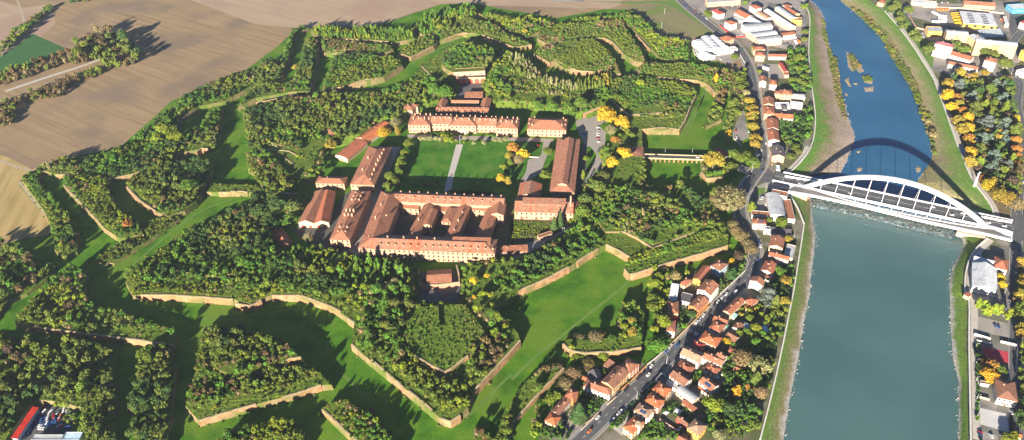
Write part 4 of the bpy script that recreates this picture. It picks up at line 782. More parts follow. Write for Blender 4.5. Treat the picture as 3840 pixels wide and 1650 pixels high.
# ------------------------------------------------------------------ town houses
# label | eave points | height | kind ridge roof wall storeys chimneys
H_='''small cream house with an orange hip roof at the lower left of the road|A:140,875 255,932 325,840|6|hip x orange cream 2 0
long white row house with a brown roof beside the dark conifer|A:300,810 447,640 210,770|6|gable x brown white 2 2
tall orange brick house with a hip roof left of the dark conifer|A:382,580 470,622 548,545|8|hip x terra orange 2 1
big yellow front house with white shutters and a long brown roof on the road|A:948,495 1133,308 805,414|8.5|gable x brown tan 3 3
reddish brown roofed villa joined to the big yellow front house|A:597,468 905,572 690,395|7|hip x fort white 2 1
red fronted house with a dark red roof at the road wall|A:1145,312 1257,212 1080,190|8.5|hip x fort pink 3 1
low brown lean to building behind the yellow front house|A:835,216 915,272 975,218|3.5|shed x brown cream 0 0
dark roofed courtyard wing with a white gable behind the brown villa|A:690,395 820,365 720,285|4.5|gable y dark white 0 0
tiny orange roofed annex at the left end of the brown villa|A:578,384 640,408 690,374|4|gable x orange orange 1 0
pink house with a broad orange hip roof right of the road|A:1320,636 1480,728 1558,640|7.5|hip x orange pink 2 2
orange roofed house with an L shaped hip beside the grey barrel warehouse|A:1415,506 1552,592 1690,532|7|hip x orange cream 2 2
white apartment house with a beige roof and balconies, solar panels on top|A:1195,758 1352,842 1445,760|8|hip x tan white 3 1
orange roofed white villa with a round turret at the bottom of the picture|A:1066,952 1172,1030 1210,820|7.5|hip y orange cream 2 2
large white house with a tan roof and a long blank side wall|B:480,86 690,184 572,5|9|gable x tan white 2 2
orange and brown roofed house behind the long blank white wall|B:415,240 575,332 515,172|6|hip x terra pink 2 1
white house with a brown cross gabled roof beside the dark flat roof|B:350,342 525,464 440,262|7.5|gable x brown white 2 1
grey barrel vaulted warehouse with a strip of low windows|B:430,525 625,668 505,456|5|arch x grey cream 1 0
low orange roofed shed in front of the barrel vaulted warehouse|B:500,672 640,772 540,648|3|shed x terra cream 0 0
white fronted house with solar panels on its red brown roof|B:700,412 846,524 790,345|8|gable x fort white 2 1
low orange porch roof at the foot of the white solar house|B:695,486 820,572 720,470|3.5|shed x orange white 1 0
brown roofed house with a long white flank wall and stepped gables|B:740,128 965,222 800,58|7.5|gable x fort white 2 2
small brown roofed tower house at the garden end of the stepped gables|B:895,112 978,162 925,40|8.5|gable x fort white 2 1
small white house with an orange brown hip roof beside the blue canopy|B:760,252 885,332 850,200|5.5|hip x terra white 2 1
bright yellow house with a tall tan pyramid roof|B:562,966 696,1050 748,918|7.5|hip x tan yellow 2 1
long low brown roofed outbuilding with a red base near the yellow house|B:430,852 560,948 470,815|4|gable x brown red 1 1
orange roofed house cut by the lower edge of the picture|B:440,1100 560,1162 485,1045|5.5|gable x terra cream 1 0
tiny red roofed garden hut with a white front|B:1105,280 1157,306 1135,212|3|gable x terra white 1 0
orange roofed summer house among dark garden trees|B:1040,50 1106,80 1085,3|4|hip x terra yellow 1 0
dark flat roofed garage beside the road|B:185,395 300,455 255,320|3.5|flat x dark white 0 0
grey flat roofed store between garage and vault|B:300,455 420,500 370,395|3.3|flat x grey white 0 0
pale blue villa with a brown hip roof at the ditch corner|C:712,147 820,206 942,141|9|hip x brown ltblue 3 2
yellow and orange house with a long ridge behind the villa|C:505,298 603,338 690,172|6|gable y terra yellow 1 0
small white house with an orange roof left of the yellow house|C:345,352 407,386 430,284|6|hip x terra cream 2 1
white four storey apartment block with balconies facing the road|C:555,428 705,495 670,318|11.5|gable y fort white 4 2
orange front house with a brown gabled roof on the road|C:450,615 562,678 560,495|8|gable y fort orange 3 2
blue grey flat roofed workshop at the edge of the wood|C:218,548 300,562 268,398|5|shed x lgrey cream 1 0
brown roofed row house above the bright red flat roof|C:208,706 326,716 218,565|8|hip y fort tan 2 1
bright red flat roofed terrace between two brown roofed houses|C:210,768 322,778 212,716|4.5|flat x bright red 0 0
white fronted row house with a brown roof beside the road wall|C:190,918 285,930 200,788|7.5|hip y fort white 2 1
dark grey flat roofed courtyard shed behind the orange front house|C:345,560 470,590 375,462|4|flat x dark grey 0 0
white three storey house with a brown gable, facing the road bend|C:1178,322 1318,380 1218,275|9.5|gable y fort white 0 0
orange roofed white house above the road bend|C:1305,197 1440,242 1372,92|8|gable y terra white 2 3
dim brown roofed annex below the orange roofed house at the bend|C:1280,262 1450,314 1330,215|4|hip x brown white 1 1
long cream row house with an orange roof and a green glass porch|C:945,724 1115,562 848,693|6.5|gable x terra cream 2 2
red roofed house with a skylight beside the big blue spruce|C:1115,562 1200,614 1140,470|5.5|hip x terra cream 2 0
brown roofed house at the lower end of the long cream row|C:735,797 890,852 800,735|6.5|gable x terra cream 2 1
white house with an orange roof beside a green garden tent|C:700,877 820,934 790,805|7.5|hip x terra white 2 2
pinkish house with a large bright orange hip roof by the crossing|C:580,1022 768,1107 665,926|8|hip x orange pink 2 2
dark red roofed house next to the large orange hip roof|C:480,1107 600,1155 560,1045|6.5|hip x red white 2 1
small white house with a brown gable in the back gardens|C:970,876 1050,914 1010,808|5.5|gable y brown white 1 1
brown garden house near the orange yellow tree|C:880,1000 990,1062 945,915|4.5|gable x brown white 1 0
small red brown shed under the long cream row|C:1130,655 1180,672 1142,605|3.5|shed x terra cream 0 0
low white garden shed with a grey roof in the back gardens|C:1090,872 1196,918 1112,836|3.5|shed x lgrey white 1 0
white flat topped block with brown terraces at the bridge head|D:795,242 985,282 802,186|9|flat x fort white 2 0
low flat brown roofed wing along the levee beside the long hall|D:975,542 1082,548 975,310|5|flat x fort white 1 0
low red brown flat roofed wing west of the long hall|D:565,496 782,514 600,445|4.5|flat x fort white 1 0
white house with a red hip roof and solar panels at the road|D:583,594 738,604 562,534|7.5|hip x terra white 2 1
narrow grey flat roofed house beside the solar hip roof|D:718,662 788,670 722,628|6.5|flat x lgrey white 2 0
tall cream house with a long brown roof above the levee|D:775,860 932,892 772,738|9|gable y fort cream 2 1
white house with an orange ridge standing before the tall cream house|D:768,970 1003,1030 772,918|8|gable x terra white 2 1
grey flat roofed garage beside the levee|D:942,985 1052,1012 952,830|4|flat x lgrey cream 0 0
shaded brown roofed house below the white house by the levee|D:760,1046 872,1064 790,995|5|hip x brown white 1 0
low shadowed roof among dark trees near the long hall|D:790,705 1030,735 800,655|3.5|shed x dark grey 0 0
cream two storey house with a brown roof facing the far car park|F:915,966 993,972 918,905|8|gable y fort white 2 1
white house with a red roof next to the cream house|F:1035,1002 1116,1008 1032,940|8|hip x terra white 2 0
peach three storey house with a hip roof in the river gardens|E:912,170 1052,175 920,114|8.5|hip x fort peach 3 1
peach wing with a small roof left of the peach house|E:840,162 912,168 862,125|6|hip x fort peach 2 0
pale blue roofed shed right of the peach house|E:1050,210 1198,217 1055,180|4|shed x lgrey cream 0 0
brown roofed row house on the road, uppermost of the garden row|E:708,292 832,302 705,208|8|gable y fort peach 2 1
red hip roofed row house directly below the brown one|E:718,400 840,407 715,312|8|hip y terra peach 2 1
long low building with a vivid orange roof in the river gardens|E:850,449 1058,462 855,390|5|gable x orange white 1 1
red roofed row house with a white cross wing|E:752,577 886,588 740,465|7.5|gable y terra white 2 1
red roofed row house with a plain white gable|E:770,717 898,724 760,600|8|gable y terra white 0 1
peach corner house with a grey roof at the junction|E:812,902 955,914 800,785|8|gable y dark peach 2 2
white flat roofed garage row behind the brown roofed row house|E:838,322 1030,324 840,268|4|flat x white white 0 0
pale grey shed roof in the gardens right of the white garages|E:1025,302 1165,320 1030,265|3.5|shed x lgrey white 0 0
small black roofed garden house|E:925,350 985,354 922,290|4|hip x dark white 1 0
red hip roofed house partly behind the golden tree at the ditch|E:120,830 240,896 172,805|6|hip x red white 2 1
white gatehouse with a dark roof under the junction trees|E:395,1032 505,1076 430,990|4.5|hip x dark white 1 0
blue and white kiosk in the garden at the junction|E:858,1066 905,1070 860,1015|3.5|flat x paleblue white 0 0
tan hip roofed house beside the white barrel roofs|F:425,452 522,492 485,398|7|hip x terra cream 2 0
low white shed in front of the barrel roofs|F:170,652 280,704 290,612|4.5|gable x white white 0 0
white villa with a purple red roof beside the far road|F:335,120 430,172 405,103|8|hip x red white 2 1
tall white box house with a small red roof|F:500,258 575,294 590,243|9|hip x terra white 2 0
long white house with a brown roof between industrial sheds|F:615,147 745,217 680,106|6|gable x terra white 2 0
white three storey house with a tan roof behind the sheds|F:795,64 865,107 870,50|11|hip x terra white 3 0
beige barrel roofed hall in the middle of the industrial sheds|F:870,152 1000,228 925,137|6|arch x tan white 1 0
very long white roofed hall with a salmon wall near the river|F:962,128 1265,328 1025,104|7|gable x white pink 1 0
grey barrel hall with a row of dark windows near the river|F:1095,97 1290,230 1150,77|7|arch x lgrey cream 1 0
yellow fronted flat building at the end of the grey barrel hall|F:1290,238 1415,248 1340,204|7|flat x tan yellow 1 0
narrow brown roofed hall closest to the river levee|F:1200,97 1325,177 1265,84|5|gable x terra cream 1 0
small red brown house at the head of the narrow brown hall|F:1185,62 1240,87 1240,47|5|hip x terra white 1 0
white roofed shed joining the grey factory arches|F:745,227 880,302 830,198|6|gable x white white 0 0
small grey flat roofed garage left of the white shed|F:605,237 745,247 640,211|4|flat x lgrey white 0 0
long peach fronted store with a brick end at the top edge|F:300,32 690,8 265,-10|7|flat x grey peach 1 0
cream house with a tan roof, upper of two at the road bend|F:850,592 980,587 856,551|8|hip x terra cream 2 0
peach house with a tan roof, lower of two at the road bend|F:868,657 975,662 866,611|8.5|hip x terra peach 3 0
long low white house with a tan roof behind the road bend|F:1025,670 1235,674 1020,639|5|gable x terra white 1 0
narrow dark red roofed shed at the edge of the truck yard|F:1208,852 1258,850 1190,750|4|gable y red cream 0 0
salmon flat shed right below the dark red one|F:1210,892 1262,894 1210,855|4|flat x terra peach 0 0
salmon canopy building in the scrap yard by the river|F:1185,424 1340,404 1190,402|5|shed x terra pink 0 0
yellow office block with a pale flat roof beside the bus depot|G:765,372 948,380 768,316|8|flat x lgrey yellow 2 0
white tower block with balconies and a purple brown roof|G:845,517 1050,564 890,488|18|hip x purple white 6 2
long white house with a bright red roof below the tower block|G:1005,642 1265,717 1050,604|8|gable x terra white 2 1
long white house with a tan roof, lowest of the group|G:1000,757 1350,827 1030,728|6|gable x fort white 1 0
big blank white block with a brown roof near the park|G:1430,716 1562,748 1400,656|13|hip x fort white 0 1
salmon roofed hall with arched front at the top edge|G:1190,52 1560,77 1190,8|5|gable x fort peach 1 0
blue walled showroom with a white flat roof at the upper right|G:1690,57 1772,112 1830,8|7|flat x white blue 1 0
white roofed canopy hall at the top of the right bank|G:560,24 870,48 565,-5|5|flat x white cream 0 0
white truck shelter beside the depot street|G:1672,282 1722,287 1668,200|5|flat x white cream 0 0
white round cornered pavilion at the right edge|G:1810,832 1905,882 1832,768|6|flat x white white 1 0
cream tent roofed pavilion under the white blocks|G:1150,892 1270,932 1200,843|4|hip x tan white 0 0
red roofed white block cut by the right edge|G:1850,262 1960,302 1872,190|9|hip x red white 2 0
peach riverside house at the top of the right bank|G:160,27 236,42 165,-8|5.5|hip x terra peach 1 0
yellow apartment house cut by the right edge|G:1862,600 1960,640 1872,560|12|flat x tan yellow 3 0
large white roofed sports hall beside the river path|R:840,442 832,150 545,250|6.5|gable x white white 1 0
low white annex at the upper end of the sports hall|R:555,82 830,152 560,22|5|shed x white white 0 0
orange hip roofed clubhouse beside the sports hall|R:800,132 965,177 760,-12|6|hip x terra white 1 0
blue roofed hut between river path and clubhouse|R:600,22 668,28 605,-15|3|flat x blue paleblue 0 0
white house with a brown cross hipped roof at the lower right|S:783,628 1005,678 786,420|7.5|hip y brown white 2 1
small orange hut in the lower right corner|S:985,1060 1050,1080 1000,1020|3|gable x orange tan 0 0
small brown roofed pergola hut under the yellow tree|S:590,470 690,490 600,450|3|flat x terra grey 0 0
red roofed workshop with blue white walls beside the scrap yard|I:355,1075 785,446 232,1107|5|shed x bright paleblue 0 0
grey flat roofed depot at the bottom edge left|I:640,1112 1262,1112 700,1002|4.5|flat x lgrey grey 0 0
blue and white roofed depot next to the grey one|I:1285,1115 1640,1112 1330,950|4.5|flat x paleblue paleblue 0 0'''
RC['paleblue']=(.42,.58,.72)
import re
CATS=dict(house='house',villa='villa',shed='shed',garage='garage',hut='hut',store='store',kiosk='kiosk',pergola='pergola',canopy='shelter',workshop='workshop',shelter='shelter',depot='depot',hall='hall',warehouse='warehouse',pavilion='pavilion',showroom='showroom',apartment='apartment block',tower='apartment block',annex='annex',wing='annex',building='building',block='building',porch='porch',terrace='annex',outbuilding='outbuilding',gatehouse='gatehouse',clubhouse='clubhouse',office='office',roofed=None)
CATS={k:v for k,v in CATS.items() if v}
def panels(i,x0,x1,y0,y1,root):
    mb=MB(); s=i['rise']/(i['D']/2)
    n=3
    for a in range(n):
        for b in range(2):
            xa=x0+(x1-x0)*a/n; ya=y0+(y1-y0)*b/2; w=(x1-x0)/n*.92; d=(y1-y0)/2*.92
            z=lambda y: i['h']+y*s+.42
            q=[i['W'](xa,ya,z(ya)),i['W'](xa+w,ya,z(ya)),i['W'](xa+w,ya+d,z(ya+d)),i['W'](xa,ya+d,z(ya+d))]
            mb.mesh(q+[p-np.array([0,0,.12]) for p in q],[(0,1,2,3),(0,4,5,1),(1,5,6,2),(2,6,7,3),(3,7,4,0),(7,6,5,4)])
    mkl('solar_panel',mb,mat('solar_cells',[(.015,.03,.09),(.03,.06,.14)],scale=2,rough=.2,spec=.6),i['roof'])
for ln in H_.split('\n'):
    lab,s,h,o=ln.split('|'); k,rd,ro,wa,st,ch=o.split(); near=s[0] in 'ABCDRSI'
    flatish=k=='flat'
    w_=[x for x in re.findall(r'[a-z]+',lab) if x in CATS]; cat=CATS[w_[0]] if w_ else 'house'
    rm_=None
    r,I=building(cat.replace(' ','_'),lab,cat,[(s,float(h),dict(kind=k,ridge=rd,roof=ro,wall=wa,storeys=int(st),chim=int(ch),spacing=3.2 if near else 4.2,maxwin=16 if st!='6' else 60,doors=1 if int(st)>0 and near and cat in('house','villa') else 0,over=.55 if k!='flat' else .2,frame=m_framew if ro in('white','lgrey') else m_frame))])
    i=I[0]
    if 'olar' in lab: panels(i,i['L']*.35,i['L']*.8,i['D']*.1,i['D']*.36,r)
    if 'turret' in lab:
        c=gp('A',1236,975,4); mb=MB(); mb.tube(np.array([*c[:2],0]),np.array([*c[:2],10]),2.1,2.1,14); mkl('turret',mb,WM('white'),r); mb=MB(); mb.tube(np.array([*c[:2],10]),np.array([*c[:2],10.5]),2.4,2.4,14); mkl('turret_rim',mb,WM('cream'),r)
    if 'balconies' in lab:
        for st_ in range(1,int(st)):
            mb=MB()
            if 'tower' in lab: mb.box(i['W'](i['L']*.2,-1.2,i['h']*st_/int(st)),i['ux']*i['L']*.6,i['uy']*1.2,(0,0,1.0))
            elif 'facing' in lab: mb.box(i['W'](i['L']+.02,i['D']*.06,i['h']*st_/int(st)),i['ux']*1.3,i['uy']*i['D']*.88,(0,0,1.0))
            else: mb.box(i['W'](i['L']+.02,i['D']*.1,i['h']*st_/int(st)),i['ux']*1.4,i['uy']*i['D']*.8,(0,0,.9))
            mkl('balcony',mb,m_framew,r)
    if 'green glass porch' in lab: 
        q=PL('C:935,730 1000,765 960,700',3); block(r,*q,3,kind='shed',rise=.6,roofm=mat('porch_glass',[(.25,.42,.36),(.3,.48,.42)],scale=.5,rough=.3),wall='white',storeys=0,chim=0,pre='porch_')
# multi volume buildings of the right bank and the industrial strip
kw=dict(kind='gable',ridge='x',roof='lgrey',wall='tan',storeys=6,spacing=3.6,chim=2,frame=m_framew,win=(1.3,1.5),rise=1.6)
r,I=building('apartment_block','long bent tan apartment block, six storeys with many balconies','apartment block',[
 ('G:985,400 1242,420 985,350',19,dict(kw,maxwin=40,pre='left_')),('G:1240,422 1330,480 1300,375',18.8,dict(kw,maxwin=20,pre='corner_')),('G:1330,500 1822,546 1330,455',19,dict(kw,maxwin=54,pre='right_'))])
for i in (I[0],I[2]):
    for st_ in range(1,6):
        for f in (.12,.42,.72):
            mb=MB(); mb.box(i['W'](i['L']*f,-1.2,i['h']*st_/6-.2),i['ux']*i['L']*.16,i['uy']*1.2,(0,0,1.0)); mkl('balcony',mb,WM('cream') if f!=.42 else WM('yellow'),r)
r,I=building('bus_depot','bus depot with a big white roof crossed by dark skylights','depot',[('G:1182,272 1575,306 1112,130',7,dict(kind='flat',roof='white',wall='yellow',storeys=1,spacing=9,win=(4,3),chim=0,parapet=False))])
i=I[0]
for a in (.2,.62):
    for k in range(6):
        mb=MB(); mb.box(i['W'](i['L']*a,i['D']*(.08+.14*k),7.33),i['ux']*i['L']*.17,i['uy']*i['D']*.05,(0,0,.25)); mkl('skylight',mb,m_glass,i['roof'])
r,I=building('factory','grey vaulted factory with a long brick front at the road fork','factory',[
 ('F:905,498 1180,466 870,448',8,dict(kind='arch',ridge='x',roof='grey',wall='pink',storeys=1,spacing=5,chim=0,rise=2)),
 ('F:850,444 1125,408 820,398',8,dict(kind='arch',ridge='x',roof='lgrey',wall='pink',storeys=0,chim=0,rise=2.4,pre='second_')),
 ('F:790,398 1065,358 760,360',8,dict(kind='shed',ridge='x',roof='white',wall='pink',storeys=0,chim=0,rise=.8,pre='third_')),
 ('F:745,352 1070,327 742,290',8,dict(kind='arch',ridge='x',roof='grey',wall='white',storeys=1,chim=0,rise=2.6,pre='rear_'))])
for i in I: pass
r,I=building('warehouse','white warehouse with three rows of billowing barrel roofs beside the fallow field','warehouse',[
 ('F:108,502 234,614 215,450',6,dict(kind='arch',ridge='x',roof='white',wall='white',storeys=0,chim=0,rise=3)),
 ('F:218,452 347,592 318,436',6,dict(kind='arch',ridge='x',roof='white',wall='white',storeys=0,chim=0,rise=3,pre='middle_')),
 ('F:322,444 470,574 385,428',6,dict(kind='arch',ridge='x',roof='white',wall='white',storeys=0,chim=0,rise=3,pre='right_')),
 ('F:380,628 655,582 345,595',5,dict(kind='flat',ridge='x',roof='white',wall='white',storeys=1,spacing=7,chim=0,pre='front_'))])
for i in I[:3]:
    for k in (1,2,3):
        x=i['L']*k/4; mb=MB(); pts=[i['W'](x,i['D']*(.5-.5*math.cos(math.pi*j/8)),i['h']+i['rise']*math.sin(math.pi*j/8)+.32) for j in range(9)]; mb.beam(pts,.5,.25,up=tuple(i['ux'])); mkl('roof_rib',mb,m_pole,i['roof'])
r,I=building('hall','long vaulted hall with a pale grey roof beside the bridge ramp','hall',[('D:787,502 968,514 782,246',7.5,dict(kind='arch',ridge='y',roof='lgrey',wall='white',storeys=2,spacing=4,chim=0,rise=2.2,maxwin=14))])
# solar carport rows
a,b,c=PL('G:1400,445 1668,432 1352,352',3); r=empty('carport',(a[0],a[1],0)); tag(r,'large carport of tilted white and blue solar strips behind the bent apartment block','carport')
u=(b-a); n=13; dep=c-a
for k in range(n):
    mb=MB(); p=a+u*k/n; q=[p,p+u/n*.62+[0,0,.5],p+u/n*.62+dep+[0,0,.5],p+dep]; mb.mesh(q+[x-np.array([0,0,.15]) for x in q],[(0,1,2,3),(7,6,5,4),(0,4,5,1),(1,5,6,2),(2,6,7,3),(3,7,4,0)]); mkl('solar_strip',mb,RM('white') if k%3 else RM('paleblue'),r)
    for t in (.08,.92):
        mb=MB(); w=p+dep*t+u/n*.3; mb.tube(np.array([*w[:2],0]),np.array([*w[:2],3.1]),.12,.12,6); mkl('post',mb,m_pole,r)
# greenhouse tunnels, garden canopies, tents
for s,l,m in (('C:1322,960 1352,965 1330,868','pale blue garden tunnel, left of a pair','paleblue'),('C:1372,955 1408,955 1385,880','pale blue garden tunnel, right of a pair','paleblue')):
    p,q,t=PL(s,1.0); r=empty('garden_tunnel',(p[0],p[1],0)); tag(r,l,'greenhouse'); block(r,p,q,t,1.0,kind='arch',ridge='y',rise=1.8,roof=m,wall=m,storeys=0,chim=0)
for s,l,c in (('B:270,787 312,812 306,752','white pyramid gazebo in a narrow garden','white'),('B:398,772 470,806 430,726','white flat party tent in a long garden','white'),('B:932,612 975,640 952,585','white square gazebo beside the big garden tree','white'),('B:1252,880 1310,905 1275,842','blue rectangular pool cover on a shaded lawn','blue'),('C:870,880 905,892 885,835','green pavilion tent beside the white house','green'),('B:895,372 930,385 915,345','pale blue canopy beside the white gabled house','paleblue')):
    p,q,t=PL(s,2.4); r=empty('gazebo',(p[0],p[1],0)); tag(r,l,'gazebo'); I=None
    ux=q-p; L=np.linalg.norm(ux); ux/=L; uy=np.array([-ux[1],ux[0],0]); D=max(2.5,(t-p)@uy); hz=2.4 if 'pool' not in l else .3
    mb=MB(); cc=p+ux*L/2+uy*D/2; cc[2]=hz+(1.1 if 'pyr' in l or 'square' in l else .35); cs=[p,p+ux*L,p+ux*L+uy*D,p+uy*D]; cs=[np.array([*x[:2],hz]) for x in cs]
    mb.mesh(cs+[cc],[(0,1,4),(1,2,4),(2,3,4),(3,0,4),(0,3,2,1)]); RC.setdefault('green',(.12,.4,.3)); mkl('canopy',mb,RM(c),r)
    for x in cs:
        mb=MB(); x=x*.96+cc*.04; mb.tube(np.array([*x[:2],0]),np.array([*x[:2],hz]),.08,.08,5); mkl('post',mb,m_pole,r)
# garden, yard and levee walls
for s,h,t,l,m in (('B:920,292 1068,385 1230,490 1392,602',2,.4,'long white garden wall running towards the levee','white'),('B:235,850 400,960 560,1060',1.6,.4,'pink garden wall between two narrow gardens','pink'),('B:700,640 780,690 905,905',1.4,.3,'curved pale garden edging wall','cream'),
 ('B:20,600 52,545',2,.4,'short white wall beside the road','white'),('A:620,905 715,835',1.2,.4,'pink road wall with square pillars','pink'),('A:565,980 770,770',1.2,.3,'pale boundary wall in front of the conifer','cream'),
 ('A:880,680 980,590',1.4,.4,'cream wall with pillars below the brown villa','cream'),('A:1000,545 1150,410 1340,215',1.3,.4,'orange road wall in front of the yellow house','orange'),('A:1350,205 1450,130 1590,0',1.2,.3,'pale railing wall between road and ditch','white'),
 ('C:200,1107 420,890 700,620',1.3,.4,'sandy wall along the road below the row houses','tan'),('C:830,470 960,350 1130,190 1180,60',1.3,.4,'white balustrade around the road bend','white'),('R:570,940 770,1000',2.2,.6,'white wall of the hard court yard, left part','white'),('R:590,1020 770,1060',1.6,.4,'second white wall of the hard court yard','white'),
 ('R:890,1030 1100,1080',2.2,.6,'white wall of the hard court yard, right part','white'),('S:585,615 695,645',1.8,.5,'short cream wall above the gravel court','cream'),('S:1010,0 1000,330',2.2,.4,'grey wall along the right edge alley','grey'),('D:1085,640 1072,740',1.2,.3,'row of white boundary stones below the levee','white'),
 ('F:150,640 120,560 190,640',2.5,.5,'white corner wall of the barrel roofed warehouse','white'),('F:655,585 740,740',1.6,.4,'white curved wall following the road','white'),('E:345,560 350,680 450,780',1.4,.4,'white curved wall around the lower end of the car park','white'),('E:668,0 690,200 720,420 760,700 810,1000',1.8,.5,'long cream street wall in front of the garden row','cream'),
 ('F:440,290 540,380 630,440 760,415',1.6,.3,'red fence around the truck forecourt','bright'),('G:520,150 620,320 740,350',2,.5,'peach wall around the depot corner','peach'),('G:700,70 1200,90 1660,150',2.2,.5,'long cream wall behind the bus depot','cream')):
    if m not in WC: WC[m]=RC[m]
    wall(s,h,l,t=t,m=WM(m),cope=False,rag=0,name='boundary_wall' if 'fence' not in l else 'fence')
m_levee=mat('levee_wall',[(.50,.49,.46),(.62,.61,.58)],scale=.15,rough=.9)
def levee(pl,l,h=1.1,t=.8):
    C=smoothline(pl); c=np.mean(C,axis=0); r=empty('levee_wall',(c[0],c[1],0)); tag(r,l,'wall'); mb=MB(); mb.beam([p*[1,1,0]+[0,0,h/2-.1] for p in C],t,h+.2); mkl('wall_body',mb,m_levee,r); mb=MB(); mb.beam([p*[1,1,0]+[0,0,h+.12] for p in C],t+.3,.2); mkl('coping',mb,m_levee,r)
levee(PL('30:240,-40 290,55 318,130 312,250 305,400 315,560 345,760 360,900 345,1050 31:325,0 280,80 160,205'),'long white levee wall upstream of the bridge on the near town side')
levee(PL('N:135,585 200,670 265,835'),'straight levee wall from the bridge abutment to the bend',1.3)
levee(PL('31:272,585 240,800 190,1107 32:190,0 100,450 30,760 -60,1107'),'long white levee wall downstream of the bridge')
levee(PL('31:1655,695 1545,792 1490,930 1480,1107 32:1520,50 1513,300 1520,700 1528,1140'),'white levee wall beside the far river path, downstream',1.2,1.0)
levee(PL('30:880,85 1050,280 1240,580'),'white levee wall above the right bank, upstream',.8,.9)
levee(PL('30:1245,590 1310,760 1430,1107 31:1440,0 1530,250 1680,430 1708,540'),'white levee wall between the right bank grass and the park',.8,.9)
a=gp('R',470,510,0); r=empty('gatehouse',a); tag(r,'cream levee hut blocking the river path','hut'); mb=MB(); mb.cbox(a,5,4,0,4,0,.5); mkl('wall',mb,WM('cream'),r); mb=MB(); mb.cbox(a,5.6,4.6,4,4.3,0,.5); mkl('roof',mb,RM('terra'),r)
# ------------------------------------------------------------------ the arch bridge
DZ=2.6
nb=PL('N:300,470 700,516 1300,650 1800,772',DZ)
S0,S1=gp('N',262,508,DZ),gp('N',1850,850,DZ); bd=(S1-S0); BL=np.linalg.norm(bd); bd/=BL; bn=np.array([-bd[1],bd[0],0])
br=empty('arch_bridge',(S0[0],S0[1],0)); tag(br,'white steel bridge with a tall leaning arch over the river','bridge')
def bp(s,t,z): return S0+bd*s+bn*t+np.array([0,0,z-DZ])
wN=float((gp('N',1000,578,DZ)-S0)@bn)   # distance between the two girders
L0,L1=float((gp('N',-20,490,DZ)-S0)@bd),float((gp('N',2075,930,DZ)-S0)@bd)
mb=MB(); mb.box(bp(L0,0,DZ-.9),bd*(L1-L0),bn*wN,(0,0,.9)); mkl('road_deck',mb,m_asph,br)
mb=MB(); mb.box(bp(L0,wN*.5-.1,DZ+.01),bd*(L1-L0),bn*.2,(0,0,.02)); mkl('centre_line',mb,m_line,br)
for t,l in ((-.9,'girder'),(wN,'girder')):
    mb=MB(); mb.box(bp(L0 if t<0 else L0+8,t-.3,DZ-1.6),bd*(L1-L0-8),bn*1.5,(0,0,2.5)); mkl('girder',mb,m_white,br)
def curve(s,z): return smoothline(PL(s,z))
up=curve('N:215,482 340,530 500,582 700,642 900,692 1200,757 1500,818 1750,857 1900,872',DZ); lo=curve('N:120,548 370,590 700,660 1000,735 1300,805 1600,870 1830,915 2065,972',DZ)
U=resample(up,60); Lw=resample(lo,60)
mb=MB()
for i in range(59):
    a,b,c,d=Lw[i],Lw[i+1],U[i+1],U[i]; mb.mesh([a,b,c,d]+[p-np.array([0,0,.7]) for p in (a,b,c,d)],[(0,1,2,3),(7,6,5,4),(0,4,5,1),(2,6,7,3)])
mkl('walkway_deck',mb,mat('walkway_asphalt',[(.15,.14,.135),(.2,.19,.18)],scale=.3,rough=.85),br)
for C in (U,Lw):
    mb=MB(); mb.beam([p+np.array([0,0,-.2]) for p in C],.9 if C is U else 1.3,2.2 if C is Lw else 1.4); mkl('walkway_edge',mb,m_white,br)
for C,o in ((U,.3),(Lw,.3)):
    mb=MB(); mb.beam([p+np.array([0,0,1.9]) for p in C],.12,.12); 
    for p in C[::2]: mb.tube(p+[0,0,.4],p+[0,0,1.9],.05,.05,4)
    mkl('handrail',mb,m_pole,br)
# arch
RISE,LEAN=30.0,3.5
def arch(t): return S0+bd*BL*t+bn*LEAN*4*t*(1-t)+np.array([0,0,RISE*4*t*(1-t)-1.0])
mb=MB(); pts=[arch(t) for t in np.linspace(0,1,49)]; mb.beam(pts,3.8,3.2,up=tuple(bn)); mkl('arch',mb,m_white,br)
for x,xb in ((455,440),(560,540),(670,642),(780,745),(885,850),(990,960),(1095,1062),(1200,1165),(1300,1270),(1395,1370)):
    s=float((gp('31',xb,0,DZ)-S0)@bd); 
for k in range(10):
    t=(k+1.15)/11.6; a=arch(t); b=bp(BL*(t-.004),wN*.0+.1,DZ+.8)
    mb=MB(); mb.tube(b,a,.2,.17,6); mkl('hanger',mb,m_white,br); mb=MB(); mb.tube(bp(BL*(t-.004),wN+.4,DZ+.8),a,.12,.1,6); mkl('hanger',mb,m_white,br)
for k in range(13):
    s=BL*(.1+.066*k); q=bp(s,-.5,DZ-.4); j=np.argmin(np.abs((U-S0)@bd-s)); e=U[j]
    if (q-e)@bn<1.5: continue
    mb=MB(); mb.beam([q,np.array([*e[:2],q[2]])],1.1,.9); mkl('cross_beam',mb,m_white,br)
for s,e in (('N:100,420 380,468',1),('N:1795,770 1900,790 2060,820',1)):
    mb=MB(); mb.beam([p+np.array([0,0,.3]) for p in curve(s,DZ)],1.2,2.6); mkl('parapet',mb,m_white,br)
a=gp('N',1700,745,DZ)
mb=MB(); mb.beam([p+np.array([0,0,-.2]) for p in curve('N:1850,838 2010,882 2070,905',DZ)],.8,1.6); mkl('parapet',mb,m_white,br)
# abutments
for s in ('N:118,552 238,582 300,540 150,500','N:1845,905 2065,965 2075,860 1880,850'):
    P=PL(s,DZ-.8); mb=MB(); n=len(P); mb.mesh(P+[p*[1,1,0]+[0,0,WZ-1] for p in P],[tuple(range(n)),*[((i+1)%n,i,n+i,n+(i+1)%n) for i in range(n)]]); mkl('abutment',mb,m_white,br)
m_old=mat('old_masonry',[(.42,.24,.16),(.6,.38,.28)],scale=.4,rough=.9)
